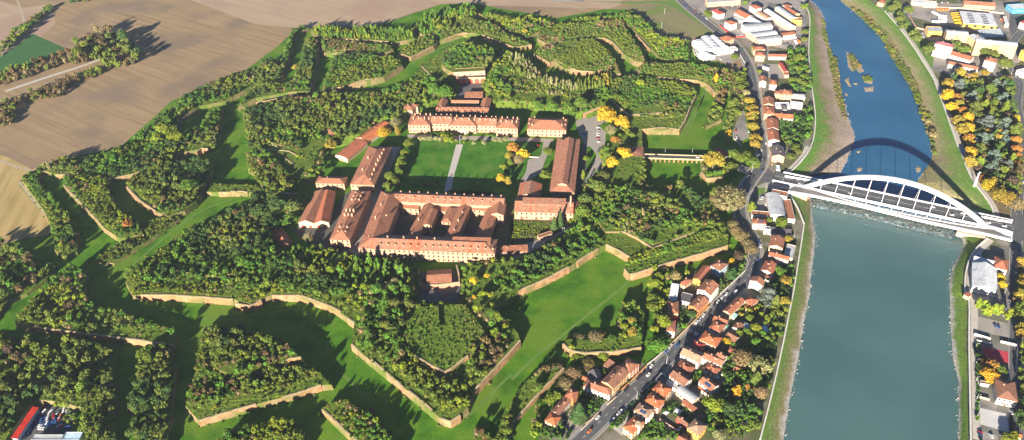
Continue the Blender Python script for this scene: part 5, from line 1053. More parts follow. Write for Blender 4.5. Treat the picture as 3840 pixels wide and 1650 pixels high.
# remains of the older brick bridge below the walkway
r=empty('old_bridge_stub',gp('N',265,600,0)); tag(r,'stub of old brick masonry under the left end of the walkway','ruin'); P=PL('N:240,590 292,600 330,560 270,550',1.2); mb=MB(); n=4; mb.mesh(P+[p*[1,1,0]+[0,0,WZ-1] for p in P],[(0,1,2,3),*[((i+1)%n,i,n+i,n+(i+1)%n) for i in range(n)]]); mkl('masonry',mb,m_old,r)
a,b=gp('N',1588,900,1.0),gp('N',1838,952,1.0); d=b-a; L_=np.linalg.norm(d); d/=L_; n_=np.array([-d[1],d[0],0])
r=empty('old_bridge_arch',(a[0],a[1],0)); tag(r,'old pink brick arch under the right end of the walkway','ruin'); mb=MB()
prof=[(0,1.2),(0,-3.5),(3,-4.5)]+[(3+(L_-4)*j/10,-4.5+4.8*math.sin(math.pi/2*j/10*1.0)**.7) for j in range(1,11)]+[(L_,.2),(L_,1.2)]
aa=[np.array([*(a+d*x)[:2],z]) for x,z in prof]; bb=[p+n_*7 for p in aa]; n=len(prof)
mb.mesh(aa+bb,[tuple(range(n)),tuple(range(n,2*n))[::-1]]+[(j,n+j,n+(j+1)%n,(j+1)%n) for j in range(n)]); mkl('brick_arch',mb,m_old,r)
# ------------------------------------------------------------------ trees
LEAF=dict(olive=(.108,.15,.020),green=(.072,.155,.018),dark=(.044,.09,.022),brown=(.125,.095,.038),ygreen=(.155,.205,.018),tan=(.20,.165,.075),yellow=(.43,.29,.02),orange=(.29,.145,.03),
  bluegreen=(.11,.155,.125),lime=(.13,.19,.02),gold=(.25,.20,.03),moss=(.10,.137,.026),purple=(.09,.066,.04),pale=(.20,.205,.09),poplar=(.085,.17,.022))
CNAME=dict(olive='olive green',green='mid green',dark='dark green',brown='brown leafless looking',ygreen='yellow green',tan='tan',yellow='bright yellow',orange='orange',bluegreen='blue green',lime='lime green',gold='golden',moss='dull green',purple='purplish brown',pale='pale green',poplar='fresh green')
def unitq(n, rg):   # random unit vectors
    v=rg.normal(size=(n,3)); return v/np.linalg.norm(v,axis=1)[:,None]
def quads(c, nrm, s, rg):
    """leaf clumps: one small bent quad at each centre"""
    n=len(c); a=np.cross(nrm,unitq(n,rg)); a/=np.maximum(np.linalg.norm(a,axis=1),1e-6)[:,None]; b=np.cross(nrm,a)
    s=s[:,None]; k=rg.uniform(.6,1.2,(n,4,1))
    v=np.stack([c-a*s*k[:,0]-b*s*.7*k[:,1],c+a*s*k[:,1]-b*s*.7*k[:,2],c+a*s*k[:,2]+b*s*.7*k[:,3],c-a*s*k[:,3]+b*s*.7*k[:,0]],1)
    return v.reshape(-1,3)
ICO=None
def core(c, r):   # low 6x4 dome
    v=[];n=7
    for z,q in ((-.75,.6),(-.2,.98),(.35,.9),(.75,.6)):
        for i in range(n): t=2*math.pi*i/n+z; v.append((c[0]+r[0]*q*math.cos(t),c[1]+r[1]*q*math.sin(t),c[2]+r[2]*z))
    f=[(a*n+i,a*n+(i+1)%n,(a+1)*n+(i+1)%n,(a+1)*n+i) for a in range(3) for i in range(n)]
    return np.array(v),np.array(f)
def crown(kind, nq, seed):
    """unit crown: height 1, nominal radius .5 ; returns verts, quads, bark verts, bark quads"""
    rg=np.random.default_rng(seed); V=[];Fq=[];off=0
    def add(v):
        nonlocal off; V.append(v); k=len(v)//4; Fq.append(np.arange(off,off+4*k).reshape(-1,4)); off+=len(v)
    def addm(v,f):
        nonlocal off; V.append(v); Fq.append(f+off); off+=len(v)
    def lobe(c,r,n,s,cr=.72):
        u=unitq(n,rg); u[:,2]=np.where(u[:,2]<-.35,-u[:,2],u[:,2]); rad=rg.uniform(.78,1.08,n)[:,None]
        p=np.asarray(c)+u*np.asarray(r)*rad; nr=u+rg.normal(size=(n,3))*.55; nr/=np.linalg.norm(nr,axis=1)[:,None]
        add(quads(p,nr,rg.uniform(.6,1.25,n)*s*(240/max(nq,240))**.5*1.12,rg))
        if cr: addm(*core(c,np.asarray(r)*cr))
    if kind=='round':
        m=7; lobe((0,0,.60),(.32,.32,.3),int(nq*.22),.085)
        for i in range(m):
            t=2*math.pi*i/m+rg.uniform(-.4,.4); d=rg.uniform(.2,.3); z=rg.uniform(.38,.74); q=rg.uniform(.17,.26); lobe((d*math.cos(t),d*math.sin(t),z),(q,q,q*.95),int(nq*.78/m),.08)
    elif kind=='tall':
        for i in range(5):
            z=.22+.155*i; q=(.26,.34,.36,.3,.17)[i]; lobe((rg.uniform(-.08,.08),rg.uniform(-.08,.08),z),(q,q,.17),nq//5,.085)
    elif kind=='cone':
        for i in range(7):
            z=.16+.13*i; q=.5*(1-i/7.3); n=int(nq*(.05+.26*(1-i/7))); t=rg.uniform(0,6.28,n); rr=q*np.sqrt(rg.uniform(.15,1,n)); p=np.c_[rr*np.cos(t),rr*np.sin(t),z-.10*rr/max(q,.01)+rg.uniform(-.03,.03,n)]
            nr=np.c_[np.cos(t)*.6,np.sin(t)*.6,np.ones(n)]+rg.normal(size=(n,3))*.3; nr/=np.linalg.norm(nr,axis=1)[:,None]; add(quads(p,nr,rg.uniform(.6,1.2,n)*.075,rg)); addm(*core((0,0,z-.02),np.array((q*.6,q*.6,.09))))
    elif kind=='cedar':
        for i in range(9):
            t=i*2.4; d=(.33,.28,.34,.2,.3,.16,.2,.1,0)[i]; z=.22+.085*i; q=.26*(1.15-i/14); lobe((d*math.cos(t),d*math.sin(t),z),(q,q,.055),nq//9,.07,.6)
    elif kind=='bare':
        n=nq//2; t=rg.uniform(0,6.28,n); e=rg.uniform(.15,1.25,n); L=rg.uniform(.35,.72,n); d=np.c_[np.cos(t)*np.sin(e)*.9,np.sin(t)*np.sin(e)*.9,np.cos(e)+.15]; d/=np.linalg.norm(d,axis=1)[:,None]
        o=np.c_[d[:,0]*.08,d[:,1]*.08,.18+rg.uniform(0,.12,n)]; w=np.cross(d,unitq(n,rg)); w/=np.linalg.norm(w,axis=1)[:,None]; w*=.009
        p1=o+d*L[:,None]; add(np.stack([o-w,o+w,p1+w*.5,p1-w*.4],1).reshape(-1,3))
        u=unitq(n,rg); u[:,2]=abs(u[:,2])*1.1-.25; p=np.c_[u[:,0]*.46,u[:,1]*.46,.52+u[:,2]*.44]*rg.uniform(.9,1.05,n)[:,None]; nr=u+rg.normal(size=(n,3))*.6; nr/=np.linalg.norm(nr,axis=1)[:,None]; add(quads(p,nr,rg.uniform(.5,1.1,n)*.045,rg))
        addm(*core((0,0,.5),np.array((.26,.26,.26))))
    else:   # bush
        for i in range(4):
            t=i*1.7; lobe((.26*math.cos(t),.26*math.sin(t),.42),(.3,.3,.42),nq//4,.12)
    return np.concatenate(V),np.concatenate(Fq)
def trunk_mb(kind):
    mb=MB(); 
    if kind in('cone','cedar','mix'): mb.tube((0,0,-.02),(0,0,.8),.03,.008,6)
    elif kind=='bush': mb.tube((0,0,-.02),(0,0,.4),.04,.02,5)
    else:
        mb.tube((0,0,-.02),(0,0,.36),.035,.024,7)
        for i in range(5):
            t=i*1.256; mb.tube((0,0,.30),(.22*math.cos(t),.22*math.sin(t),.62),.018,.006,5)
    return mb
def leafmat(name, attr):
    m,nt,b=new_mat(name); L=nt.links.new
    if attr: c=N(nt,'ShaderNodeAttribute',attribute_name='tint').outputs['Color']
    else: c=N(nt,'ShaderNodeObjectInfo').outputs['Color']
    g=N(nt,'ShaderNodeNewGeometry'); nz=N(nt,'ShaderNodeTexNoise',inp={'Scale':.55,'Detail':5.0}); L(g.outputs['Position'],nz.inputs['Vector'])
    mr=N(nt,'ShaderNodeMapRange',inp={1:.28,2:.72,3:.6,4:1.45}); L(nz.outputs['Fac'],mr.inputs[0])
    hs=N(nt,'ShaderNodeHueSaturation'); L(c,hs.inputs['Color']); L(mr.outputs[0],hs.inputs['Value'])
    n2=N(nt,'ShaderNodeTexNoise',inp={'Scale':.12,'Detail':3.0}); L(g.outputs['Position'],n2.inputs['Vector']); m2=N(nt,'ShaderNodeMapRange',inp={1:.3,2:.7,3:.475,4:.52}); L(n2.outputs['Fac'],m2.inputs[0]); L(m2.outputs[0],hs.inputs['Hue'])
    L(hs.outputs[0],b.inputs['Base Color']); b.inputs['Roughness'].default_value=.8; b.inputs['Specular IOR Level'].default_value=.15
    tr=N(nt,'ShaderNodeBsdfTranslucent'); L(hs.outputs[0],tr.inputs['Color']); mx=N(nt,'ShaderNodeMixShader',inp={0:.12}); L(b.outputs[0],mx.inputs[1]); L(tr.outputs[0],mx.inputs[2]); L(mx.outputs[0],nt.nodes['Material Output'].inputs[0]); return m
m_leafo=leafmat('foliage',False); m_leafs=leafmat('wood_foliage',True)
m_bark=mat('bark',[(.09,.07,.05),(.17,.14,.11)],scale=1,rough=.95)
KINDS=('round','tall','cone','cedar','bare','bush')
PROTO={}
for k in KINDS:
    for v in range(3):
        V,F=crown(k,900 if k!='bare' else 1300,11*v+hash(k)%1 + KINDS.index(k)*7); me=bpy.data.meshes.new('crown'); me.from_pydata(V.tolist(),[],F.tolist()); me.materials.append(m_leafo); me.update()
        t=trunk_mb(k); mt=bpy.data.meshes.new('trunk'); mt.from_pydata(t.v,[],t.f); mt.materials.append(m_bark); mt.update(); PROTO[k,v]=(me,mt)
LOW={(k,v):crown(k,140 if k!='bush' else 36,77+11*v+KINDS.index(k)*5) for k in KINDS for v in range(4)}
def jit(c,a=.18):
    f=random.uniform(1-a,1+a); return tuple(max(0,x*f*random.uniform(.92,1.08)) for x in c)
TREES=[]   # (x,y,z,h,r,kind,colour name,place,label or None)
def T(crop,x,y,h,r,kind,col,label,z=0):
    p=gp(crop,x,y,z+h*.5); TREES.append((p[0],p[1],z,h,r,kind,col,None,label))
PAL=dict(
 mix=[(5,'round','olive'),(5,'round','green'),(3,'round','dark'),(.5,'round','brown'),(3,'round','moss'),(1,'round','ygreen'),(.5,'bare','tan'),(.4,'tall','pale')],
 shade=[(4,'round','dark'),(4,'round','moss'),(4,'round','olive'),(.8,'round','brown'),(.2,'round','purple'),(.5,'bare','tan'),(3,'round','green')],
 brown=[(4,'round','olive'),(2.5,'round','brown'),(1,'bare','tan'),(.6,'round','purple'),(3,'round','moss'),(2,'round','dark')],
 hedge=[(5,'round','olive'),(4,'round','moss'),(2,'round','green'),(1.2,'round','tan'),(1,'round','brown'),(1,'bush','olive')],
 bright=[(5,'tall','poplar'),(3,'tall','green'),(1,'round','ygreen'),(1,'tall','olive')],
 yolive=[(4,'round','olive'),(3,'round','ygreen'),(1,'bare','tan'),(4,'round','green'),(2,'round','moss')],
 poplar=[(5,'tall','poplar'),(2,'tall','ygreen'),(2,'tall','green')],
 pale=[(3,'bare','tan'),(2,'tall','pale'),(2,'tall','moss'),(2,'tall','olive'),(.6,'tall','gold')],
 autumn=[(2,'round','gold'),(2,'round','tan'),(2,'round','brown'),(4,'round','olive'),(2,'round','moss'),(.6,'tall','yellow')],
 bush=[(4,'bush','olive'),(4,'bush','green'),(2,'bush','ygreen'),(2,'bush','moss'),(1,'bush','tan')],
 bushg=[(4,'bush','green'),(3,'bush','poplar'),(2,'bush','olive'),(1,'bush','tan')],
 park=[(3,'round','brown'),(4,'round','olive'),(1,'round','purple'),(3,'round','dark'),(2,'round','moss'),(1.2,'cedar','bluegreen'),(1,'cone','dark'),(.5,'round','gold')],
 garden=[(4,'bush','green'),(3,'bush','dark'),(2,'round','green'),(2,'round','olive'),(1,'cone','dark'),(1,'round','ygreen'),(.4,'round','gold'),(.25,'round','orange')],
 riverside=[(5,'bush','olive'),(2,'bush','tan'),(.3,'bush','gold'),(4,'bush','moss'),(1,'bush','brown')])
GRID={}
def free(x,y,r):
    gx,gy=int(x//12),int(y//12)
    for a in (-1,0,1):
        for b in (-1,0,1):
            for (px,py,pr) in GRID.get((gx+a,gy+b),()):
                if (px-x)**2+(py-y)**2<((r+pr)*.62)**2: return False
    return True
FB=[np.array([[min(p[0] for p in f),min(p[1] for p in f)],[max(p[0] for p in f),max(p[1] for p in f)]]) for f in FOOT]
def blocked(x,y,m=1.5):
    for f,b in zip(FOOT,FB):
        if b[0,0]-m<x<b[1,0]+m and b[0,1]-m<y<b[1,1]+m and inside(np.array([[x,y]]),f)[0]: return True
    return False
RCA=np.array(resample(RC_,200))
CLEAR=[]
def clearing(s,z): CLEAR.append(PL(s,z))
def put(x,y,z,h,r,kind,col,place,label=None):
    TREES.append((x,y,z,h,r,kind,col,place,label)); GRID.setdefault((int(x//12),int(y//12)),[]).append((x,y,r))
def veg(place,s,z,hmin,hmax,pal,dens=1.0,rk=.42,clear=True,hole=None,margin=0):
    P=PL(s,z) if isinstance(s,str) else s; A=np.array(P)[:,:2]; lo,hi=A.min(0),A.max(0); hm=(hmin+hmax)/2; r0=hm*rk
    area=abs(sum(A[i-1][0]*A[i][1]-A[i][0]*A[i-1][1] for i in range(len(A))))/2
    tries=int(area/(r0*r0)*1.6*dens)+2; pts=lo+(hi-lo)*rng.random((int(tries*np.prod(hi-lo)/max(area,1)),2)); pts=pts[inside(pts,P)]
    if margin and len(pts):
        A0_=A; B0_=np.roll(A,-1,axis=0); dd=np.full(len(pts),1e9)
        for a_,b_ in zip(A0_,B0_):
            e_=b_-a_; t_=np.clip(((pts-a_)@e_)/max(e_@e_,1e-6),0,1); dd=np.minimum(dd,np.linalg.norm(pts-(a_+t_[:,None]*e_),axis=1))
        pts=pts[dd>margin]
    if hole is not None and len(pts): pts=pts[~inside(pts,hole)]
    for c in CLEAR:
        if len(pts) and clear: pts=pts[~inside(pts,c)]
    for f,b in zip(FOOT,FB):
        if len(pts) and not (b[1,0]<lo[0] or b[0,0]>hi[0] or b[1,1]<lo[1] or b[0,1]>hi[1]): pts=pts[~inside(pts,f)]
    if not len(pts): return
    rd=np.sqrt(np.min((RCA[None,:,0]-pts[:,:1])**2+(RCA[None,:,1]-pts[:,1:2])**2,axis=1))
    lst=PAL[pal]; w=np.array([a[0] for a in lst]); w=w/w.sum()
    # species come in patches
    for (x,y),rr_ in zip(pts,rd):
        md=.5+.25*(math.sin(x*.11+2*math.sin(y*.05))+math.cos(y*.13+1.5*math.sin(x*.07+z)))
        if md<.17 and random.random()<.8 and hmax>3: continue
        h=random.uniform(hmin,hmax)*random.choice((.7,.9,1,1,1.15,1.3))*(.62+.62*md); 
        u=(math.sin(x*.045+1.3*math.sin(y*.035)+z)+math.cos(y*.04+1.7*math.sin(x*.023)))*.25+.5; u=min(.999,max(0,u*.9+random.random()*.24-.07))
        _,kind,col=lst[int(np.searchsorted(np.cumsum(w),u))]
        r=h*rk*random.uniform(.8,1.2)*(.74 if kind=='tall' else 1)
        if rr_<6.5+r*.6 or not free(x,y,r): continue
        put(x,y,z,h,r,kind,col,place)
_hole=PL(HOLE,7)
def base(x,y):
    q=np.array([[x,y]]); h=0
    for k,(Pk,hk) in WK.items():
        if inside(q,Pk)[0] and not (k=='enceinte' and inside(q,_hole)[0]): h=max(h,hk)
    return h
# notable single trees first
for a in '''20|715,865|23|13.5|round|yellow|huge golden plane tree beside the fortress car park
20|825,925|22|11.5|round|yellow|golden yellow plane tree right of the huge golden one
20|745,985|16|6|bare|tan|thin tan tree in front of the golden plane trees
20|780,1060|12|7|round|orange|rusty orange tree below the golden plane trees
21|755,120|17|8|round|yellow|amber plane tree left of the gate building
21|850,50|16|8|round|yellow|amber plane tree touching the gate building
E|115,950|23|14|round|gold|very wide golden tree beside the ditch road bridge
D|310,310|29|16.5|bare|tan|giant fan shaped leafless tree by the roundabout
D|150,240|14|8|round|lime|lime green tree tucked behind the giant fan shaped tree
M|1460,605|16|8|round|orange|orange tree at the upper right corner of the parade lawn
M|1590,690|17|8|round|yellow|yellow tree near the playground
M|1420,710|11|6|round|gold|small golden tree below the orange one
M|1310,1000|14|5.5|round|yellow|bright yellow tree at the lower right of the parade lawn
M|1400,1040|13|5|tall|gold|olive gold willow beside the bright yellow tree
M|1430,800|10|5|round|olive|olive tree in the hedge right of the parade lawn
M|1340,850|9|4.5|round|ygreen|yellow green tree in the hedge right of the parade lawn
M|1400,900|9|5|round|dark|dark tree in the hedge right of the parade lawn
M|1540,760|13|6|bare|tan|pale leafless tree under the yellow playground tree
M|1920,650|12|7|round|olive|round olive tree left of the riding hall
M|1890,960|13|7.5|round|olive|round olive tree at the lower left of the riding hall
20|305,765|17|9|round|poplar|round fresh green tree behind the square building
20|440,790|19|10|round|poplar|big fresh green tree, left of a joined pair
20|520,780|19|9.5|round|poplar|big fresh green tree, right of a joined pair
20|205,765|14|8|round|green|green tree at the left end of the fresh green row
10|1340,680|21|10|round|green|big green tree crown left of the casemate yard
10|1430,690|21|10|round|green|big green tree crown nearest to the casemate yard
11|1640,1010|10|4.5|round|yellow|single amber tree right of the low guardhouse
11|1742,975|6|2.8|round|yellow|tiny yellow tree beside the lane
12|1645,28|5|2.5|round|yellow|tiny yellow bush at the corner of the dark yard
K|200,405|14|8|round|gold|golden tree beside the roofed ruin
K|840,250|14|8|bare|yellow|thin yellow tree beside the long red shed
K|990,140|16|7.5|bare|pale|tall pale tree near the corner of the headquarters
K|1010,230|13|5|tall|gold|gold tipped tree below the tall pale one
L|545,680|19|4.5|cone|dark|dark conifer in front of the mess hall, left one
L|628,620|21|4|cone|dark|dark conifer in front of the mess hall, right one
L|925,60|14|3.2|tall|lime|lime cypress beside the lane of the riding hall
21|690,225|14|8|round|moss|dense round tree at the top of the lane row
21|640,300|16|9.5|round|moss|largest dense round tree of the lane row
21|552,400|16|8.5|round|moss|dense round tree third from the top of the lane row
21|540,485|14|8|round|olive|dense round tree at the bottom of the lane row
21|560,90|8|4|round|olive|small tree on the grass beside the riding hall lane
00|1190,1040|14|9|round|ygreen|yellow green tree, left in the glowing clump at the field edge
00|1260,985|18|13|round|ygreen|large glowing yellow green tree at the field edge
00|1330,1030|15|10|round|ygreen|yellow green tree, right in the glowing clump at the field edge
10|295,505|9|5|round|gold|golden tree in the upper left strip
20|95,235|10|5|round|gold|rounded golden tree in the upper right belt
20|970,625|11|7|round|ygreen|yellow green tree on the east bastion
20|905,1020|8|4.5|round|olive|small round olive tree on the grass near the gate
20|1540,590|13|4.5|tall|yellow|slim yellow tree on the sandy east scarp
01|965,580|10|6|round|orange|orange brown tree beside the purple brick nose
01|1420,290|16|11|round|green|large green tree on the mid left ravelin
11|40,480|16|11|round|dark|dark green tree at the left of the domed grove
11|150,430|18|12|round|dark|dark green tree in the middle of the domed grove
11|280,420|17|11|round|moss|dull green tree at the right of the domed grove
11|120,540|14|10|round|dark|dark green tree at the front of the domed grove
11|260,540|13|9|round|green|green tree at the lower right of the domed grove
11|395,690|13|5|bare|pale|thin pale tree in the yard before the twin shed
C|1400,500|17|8|cedar|bluegreen|big blue spruce beside the road gardens
C|1490,560|14|6|cone|moss|dark green conifer touching the big blue spruce
C|495,725|9|5|round|dark|round dark green tree beside the orange front house
C|955,255|12|6|round|dark|round dark tree below the pale blue villa
C|970,95|8|4.5|round|yellow|yellow tree above the road bend
C|1045,45|10|5.5|round|purple|reddish brown tree above the road bend
C|820,325|8|4|cone|dark|small dark conifer beside the pale blue villa
C|1180,765|7|4.5|round|lime|lime green tree in the river gardens
C|1595,565|10|6|round|gold|golden willow below the big blue spruce
C|1610,325|10|6|round|gold|tan gold tree near the levee
C|1540,215|10|6|round|green|green tree near the levee below the grey garage
C|1250,885|11|5|round|ygreen|yellow green tree near the blue tunnels
C|905,1048|8|4.5|round|yellow|orange yellow tree among the back gardens
D|565,400|13|6|tall|lime|lime green cone shaped tree at the road bend
D|775,555|8|4|round|olive|small olive tree before the long hall
D|925,580|12|7|round|olive|dim olive tree before the long hall
D|1000,770|7|5|round|gold|golden green tree behind the tall cream house
D|415,970|10|5.5|round|purple|reddish tree between ditch and road
B|1142,535|11|4.5|round|yellow|yellow tree on the garden lawn
B|1303,497|6|4|round|orange|small orange tree beside the white garden wall
B|890,690|12|9|round|ygreen|broad yellow green garden tree
B|1045,745|12|8|cedar|dark|broad dark conifer right of the broad garden tree
B|1390,370|15|7|cone|moss|dark conifer near the levee
B|1210,140|15|8|bare|tan|leafless tan tree in the river gardens
B|1420,220|15|11|round|pale|large grey green willow near the levee
B|1555,185|9|4|round|ygreen|yellow green tree right of the large willow
B|1435,555|13|5|bare|tan|leafless tree beside the levee lawn
B|1510,455|7|4|round|ygreen|round yellow green tree close to the levee
B|940,1045|9|5.5|round|pale|silvery green tree beside the yellow house
B|1205,315|6|4.5|bush|lime|spiky lime palm like shrub in the gardens
A|545,750|17|7.5|cone|dark|large dark conifer in the gravel drive
A|250,178|7|4|round|olive|small olive tree at the tip of the stone topped wall
A|470,325|11|6.5|bare|tan|leafless tan tree, upper one beside the stone topped wall
A|390,440|10|6.5|bare|tan|leafless tan tree, lower one beside the stone topped wall
A|525,80|7|5.5|round|ygreen|round green bush left under the road ravelin wall
A|830,50|8|5.5|round|ygreen|round green bush right under the road ravelin wall
A|660,205|8|7|round|brown|dim brown tree behind the villa
A|215,610|9|6|round|olive|olive tree left of the orange brick house
A|270,580|9|5|round|ygreen|bright tree behind the white row house
A|60,480|8|5|round|olive|olive tree at the foot of the long diagonal wall
22|1100,390|13|10|round|green|broad green tree beside the row houses
22|850,245|6|4|round|ygreen|small bright tree in the road ravelin
22|755,335|5|4|round|green|green bush on the edge of the road ravelin
22|905,205|7|5|round|gold|golden brown tree, upper one in the road ravelin
22|905,290|7|5|round|gold|golden brown tree, lower one in the road ravelin
22|670,270|8|5|round|gold|golden brown tree in the middle of the road ravelin
22|510,310|7|6|bare|tan|tan bush left in the road ravelin
22|630,330|9|6|bare|tan|grey leafless bush in the road ravelin
22|435,310|5|3.5|round|ygreen|small bright bush at the left tip of the road ravelin
12|870,895|6|4|round|brown|lone brown tree standing in the dark bottom ditch
02|1825,250|8|4|bare|tan|lone leafless tree above the bottom ravelin
F|910,850|7|4|round|lime|round lime tree beside the truck yard
S|680,375|13|8|round|yellow|yellow tree between court and house on the right bank
S|700,265|12|7|round|orange|brown orange tree behind the yellow court tree
S|588,182|6|4|round|dark|round dark tree beside the red court
S|800,320|9|6|round|olive|dim olive tree right of the yellow court tree
R|888,255|8|4|round|yellow|upper yellow tree beside the sports hall
R|905,345|8|4.5|round|yellow|lower yellow tree beside the sports hall
H|305,90|16|8|round|gold|olive gold tree at the head of the park edge row
H|300,200|18|9|round|yellow|vivid yellow tree second in the park edge row
H|395,225|13|6|round|orange|orange tree behind the vivid yellow one
H|340,320|15|8|round|yellow|amber tree third in the park edge row
H|420,290|13|6|round|gold|gold tree on the inner side of the park edge row
H|450,360|14|7|round|orange|orange gold tree on the inner side of the park edge row
H|400,460|18|9|round|gold|wide olive gold tree in the middle of the park edge row
H|495,425|17|8|round|yellow|yellow tree inside the middle of the park edge row
H|440,540|18|8.5|round|gold|gold tree below the middle of the park edge row
H|510,530|16|7|round|yellow|amber tree inside the lower park edge row
H|515,625|13|6.5|round|orange|orange brown tree in the lower park edge row
H|515,668|9|6|round|yellow|low amber tree in the lower park edge row
H|530,770|17|8|round|yellow|upper half of the big amber pair at the path
H|520,860|17|8|round|gold|lower half of the big amber pair at the path
H|545,215|17|8|cedar|bluegreen|blue green cedar at the top of the park
H|570,350|22|11|cedar|moss|very large dark cedar in the park
H|700,470|19|10|cedar|bluegreen|pale blue cedar in the middle of the park
H|870,490|19|9|cedar|bluegreen|pale blue cedar on the right side of the park
H|850,235|17|9|cedar|bluegreen|blue cedar at the upper right of the park
H|650,640|18|9|cedar|bluegreen|blue cedar beside the lower amber trees
H|625,740|18|8|cedar|moss|green grey cedar in the lower park
H|760,810|18|9|cedar|bluegreen|palest blue cedar in the lower park
H|745,910|16|8|cedar|bluegreen|blue cedar below the palest one
H|425,90|14|8|cedar|bluegreen|blue cedar behind the head of the park edge row
H|900,890|13|7|cedar|bluegreen|small blue cedar at the lower right of the park
H|668,295|14|6|tall|lime|lime cone tree in the upper park
H|880,320|17|5|tall|lime|tall lime cone tree on the right side of the park
H|720,390|13|5|tall|olive|olive cone tree in the park
H|830,385|14|5|tall|olive|olive cone tree beside the tall lime one
H|603,860|14|4.5|tall|olive|olive cone tree at the lower path, left
H|640,870|12|4|tall|lime|lime cone tree at the lower path, right
H|945,830|14|5|tall|lime|lime cone tree near the right street
H|865,800|8|4|round|lime|round lime tree in the lower park
H|975,440|13|6|round|yellow|amber street tree at the right street, uppermost
H|970,510|13|6|round|orange|orange street tree under the uppermost amber one
H|980,650|13|6.5|round|orange|tan orange street tree halfway down the right street
H|985,740|13|6.5|round|orange|tan street tree below the halfway one
H|990,810|12|6|round|orange|bright orange street tree at the right street
H|995,890|12|6|round|orange|red orange street tree at the right street
H|650,1030|12|6|round|orange|orange tree beside the steel pylon
H|710,1070|14|8|round|gold|gold tree beside the steel pylon
N|1860,500|17|7|bare|yellow|leafy gold trunked tree near the bridge head, upper left
N|1960,590|19|8|bare|gold|gold tree near the bridge head, in front
N|2040,620|19|8|bare|gold|gold tree near the bridge head, middle
N|2110,665|18|8|bare|tan|tan tree near the bridge head, right
N|1940,560|16|7|round|gold|gold round tree behind the bridge head trunks'''.split('\n'):
    c,xy,h,r,k,col,lab=a.split('|'); x,y=map(float,xy.split(',')); h=float(h); z=6.0 if (c=='22' and x<1000) else 5.5 if 'lane row' in lab else 0
    p=gp(c,x,y,z+h*.5)
    if z==0 and base(p[0],p[1])>0: z=base(p[0],p[1]); p=gp(c,x,y,z+h*.5)
    z=min(z,base(p[0],p[1])) if z not in(0,5.5) else z
    put(p[0],p[1],z,h,float(r),k,col,None,lab)
def row(place,c,pts,h,r,kind,col,z=0):
    for q in pts.split():
        x,y=map(float,q.split(',')); hh=h*random.uniform(.9,1.1); p=gp(c,x,y,z+hh*.5); put(p[0],p[1],z,hh,r*random.uniform(.9,1.1),kind,col,place)
row('upper edge of the parade lawn','M','265,490 325,490 390,490 460,490 520,500 715,505 850,470 965,548 1090,540 1235,510 1300,510 1370,500',8,3.4,'round','pale')
row('upper edge of the parade lawn beside the flagpole','M','570,455 640,450 610,500 660,510',10,5,'round','ygreen'); row('flagpole end of the garden path','M','832,538 1035,505',4,2,'round','lime')
row('left edge of the parade lawn','K','1150,380 1100,500 1060,590 1050,640 1030,730 930,800 970,840 890,900 900,780',12,6.5,'round','olive')
row('headquarters flowerbeds','M','430,420 480,415 560,410 1150,435 1200,440',4,3,'bush','green')
row('bottom edge of the parade lawn','M','330,1060 400,1060 450,1080 1010,1085',5,4,'bush','ygreen')
row('tennis court hedge line on the right bank','R','625,580 690,600 722,660 750,680 822,645 880,660 990,715',13,4.2,'tall','ygreen')
row('riverside car park avenue','E','545,260 570,340 580,410 575,470 585,560 610,690 605,760',13,8,'round','gold')
row('junction trees beside the car park','E','430,210 440,100 460,50 500,900 440,930 350,880 330,1030 590,980 350,290 365,380',13,8,'round','olive')
row('right bank behind the clubhouse','R','1160,80 1165,280 1160,350 1140,470 1150,880 1165,950',12,6,'round','gold')
row('right edge at the lower right corner','S','900,1090 950,1070',8,5,'round','ygreen')
row('apartment block gardens','G','590,410 620,460 760,590 800,560 1060,500 1080,540 1440,620 1490,640 1550,660 1190,590 1660,740 1690,760 430,190 430,240 460,310 360,90 390,60 530,120',15,8,'round','moss')
row('white blocks above the park','G','1435,870 1310,910',10,7,'round','gold')
row('levee side of the industrial strip','F','1440,80 1450,380 1440,470 1350,680 1400,690 1380,820 1430,910 1390,960 1450,1000 1300,950 1260,740 740,40 290,150 310,180 850,580 1340,700 620,680',10,6,'round','olive')
row('bridge corner gardens','E','1040,910 1110,850 1090,800',9,6,'round','moss')
row('ditch corner below the giant tree','D','340,620 390,690 450,750 520,840 545,900 130,330 180,390',10,7,'bare','tan')
# clearings of lit grass on the works
for s,z in (('02:900,290 1300,280 1310,385 700,310 760,270',6),('12:190,740 470,640 570,690 480,692 200,785',6),('02:1500,960 1480,880 1932,760 1932,838',6),('01:1320,870 1620,920 1620,960 1320,935',8.5),('02:930,0 1760,-30 1780,45 1000,10',7),('21:1080,650 1390,610 1410,640 1070,760 1000,720',7),('21:900,880 1630,680 1630,745 885,967',7),('21:830,650 1060,745 1060,765 840,660',9),('12:870,500 1150,735 1350,905 1470,965 1480,930 1380,880 1180,700 900,470',7),('22:410,345 950,330 975,408 760,440 540,450 395,372',6),('20:980,900 1260,900 1255,975 980,975',7),('20:930,800 1140,800 1145,850 880,866',9),('22:480,270 560,170 770,160 800,250 640,290',6),('01:1560,280 1932,290 1932,330 1700,345 1550,340',5),('22:0,700 390,555 390,575 40,940 0,960',4),('10:1250,520 1350,600 1330,560 1270,490',7),('00:500,1200 501,1200 501,1201',0)): clearing(s,z)
PLACES=dict(glacis_left='the field edge glacis at the left',counterguard_mid='the mid left counterguard',covered_way_top='the covered way above the mid left counterguard',ravelin_mid='the mid left ravelin',strip_lower_left='the wooded strip beside the sunlit grass band',
 counterguard_bottom='the bottom left counterguard',glacis_bottom='the bottom left wood above the scrap yard',glacis_outer='the dark wood at the left edge',strip_bottom='the narrow strip between the bottom ditches',ravelin_bottom='the bottom ravelin',redoubt_bottom='the upper level of the bottom ravelin',glacis_bottom_mid='the work cut by the bottom edge',counterguard_bottom_mid='the bottom middle counterguard')
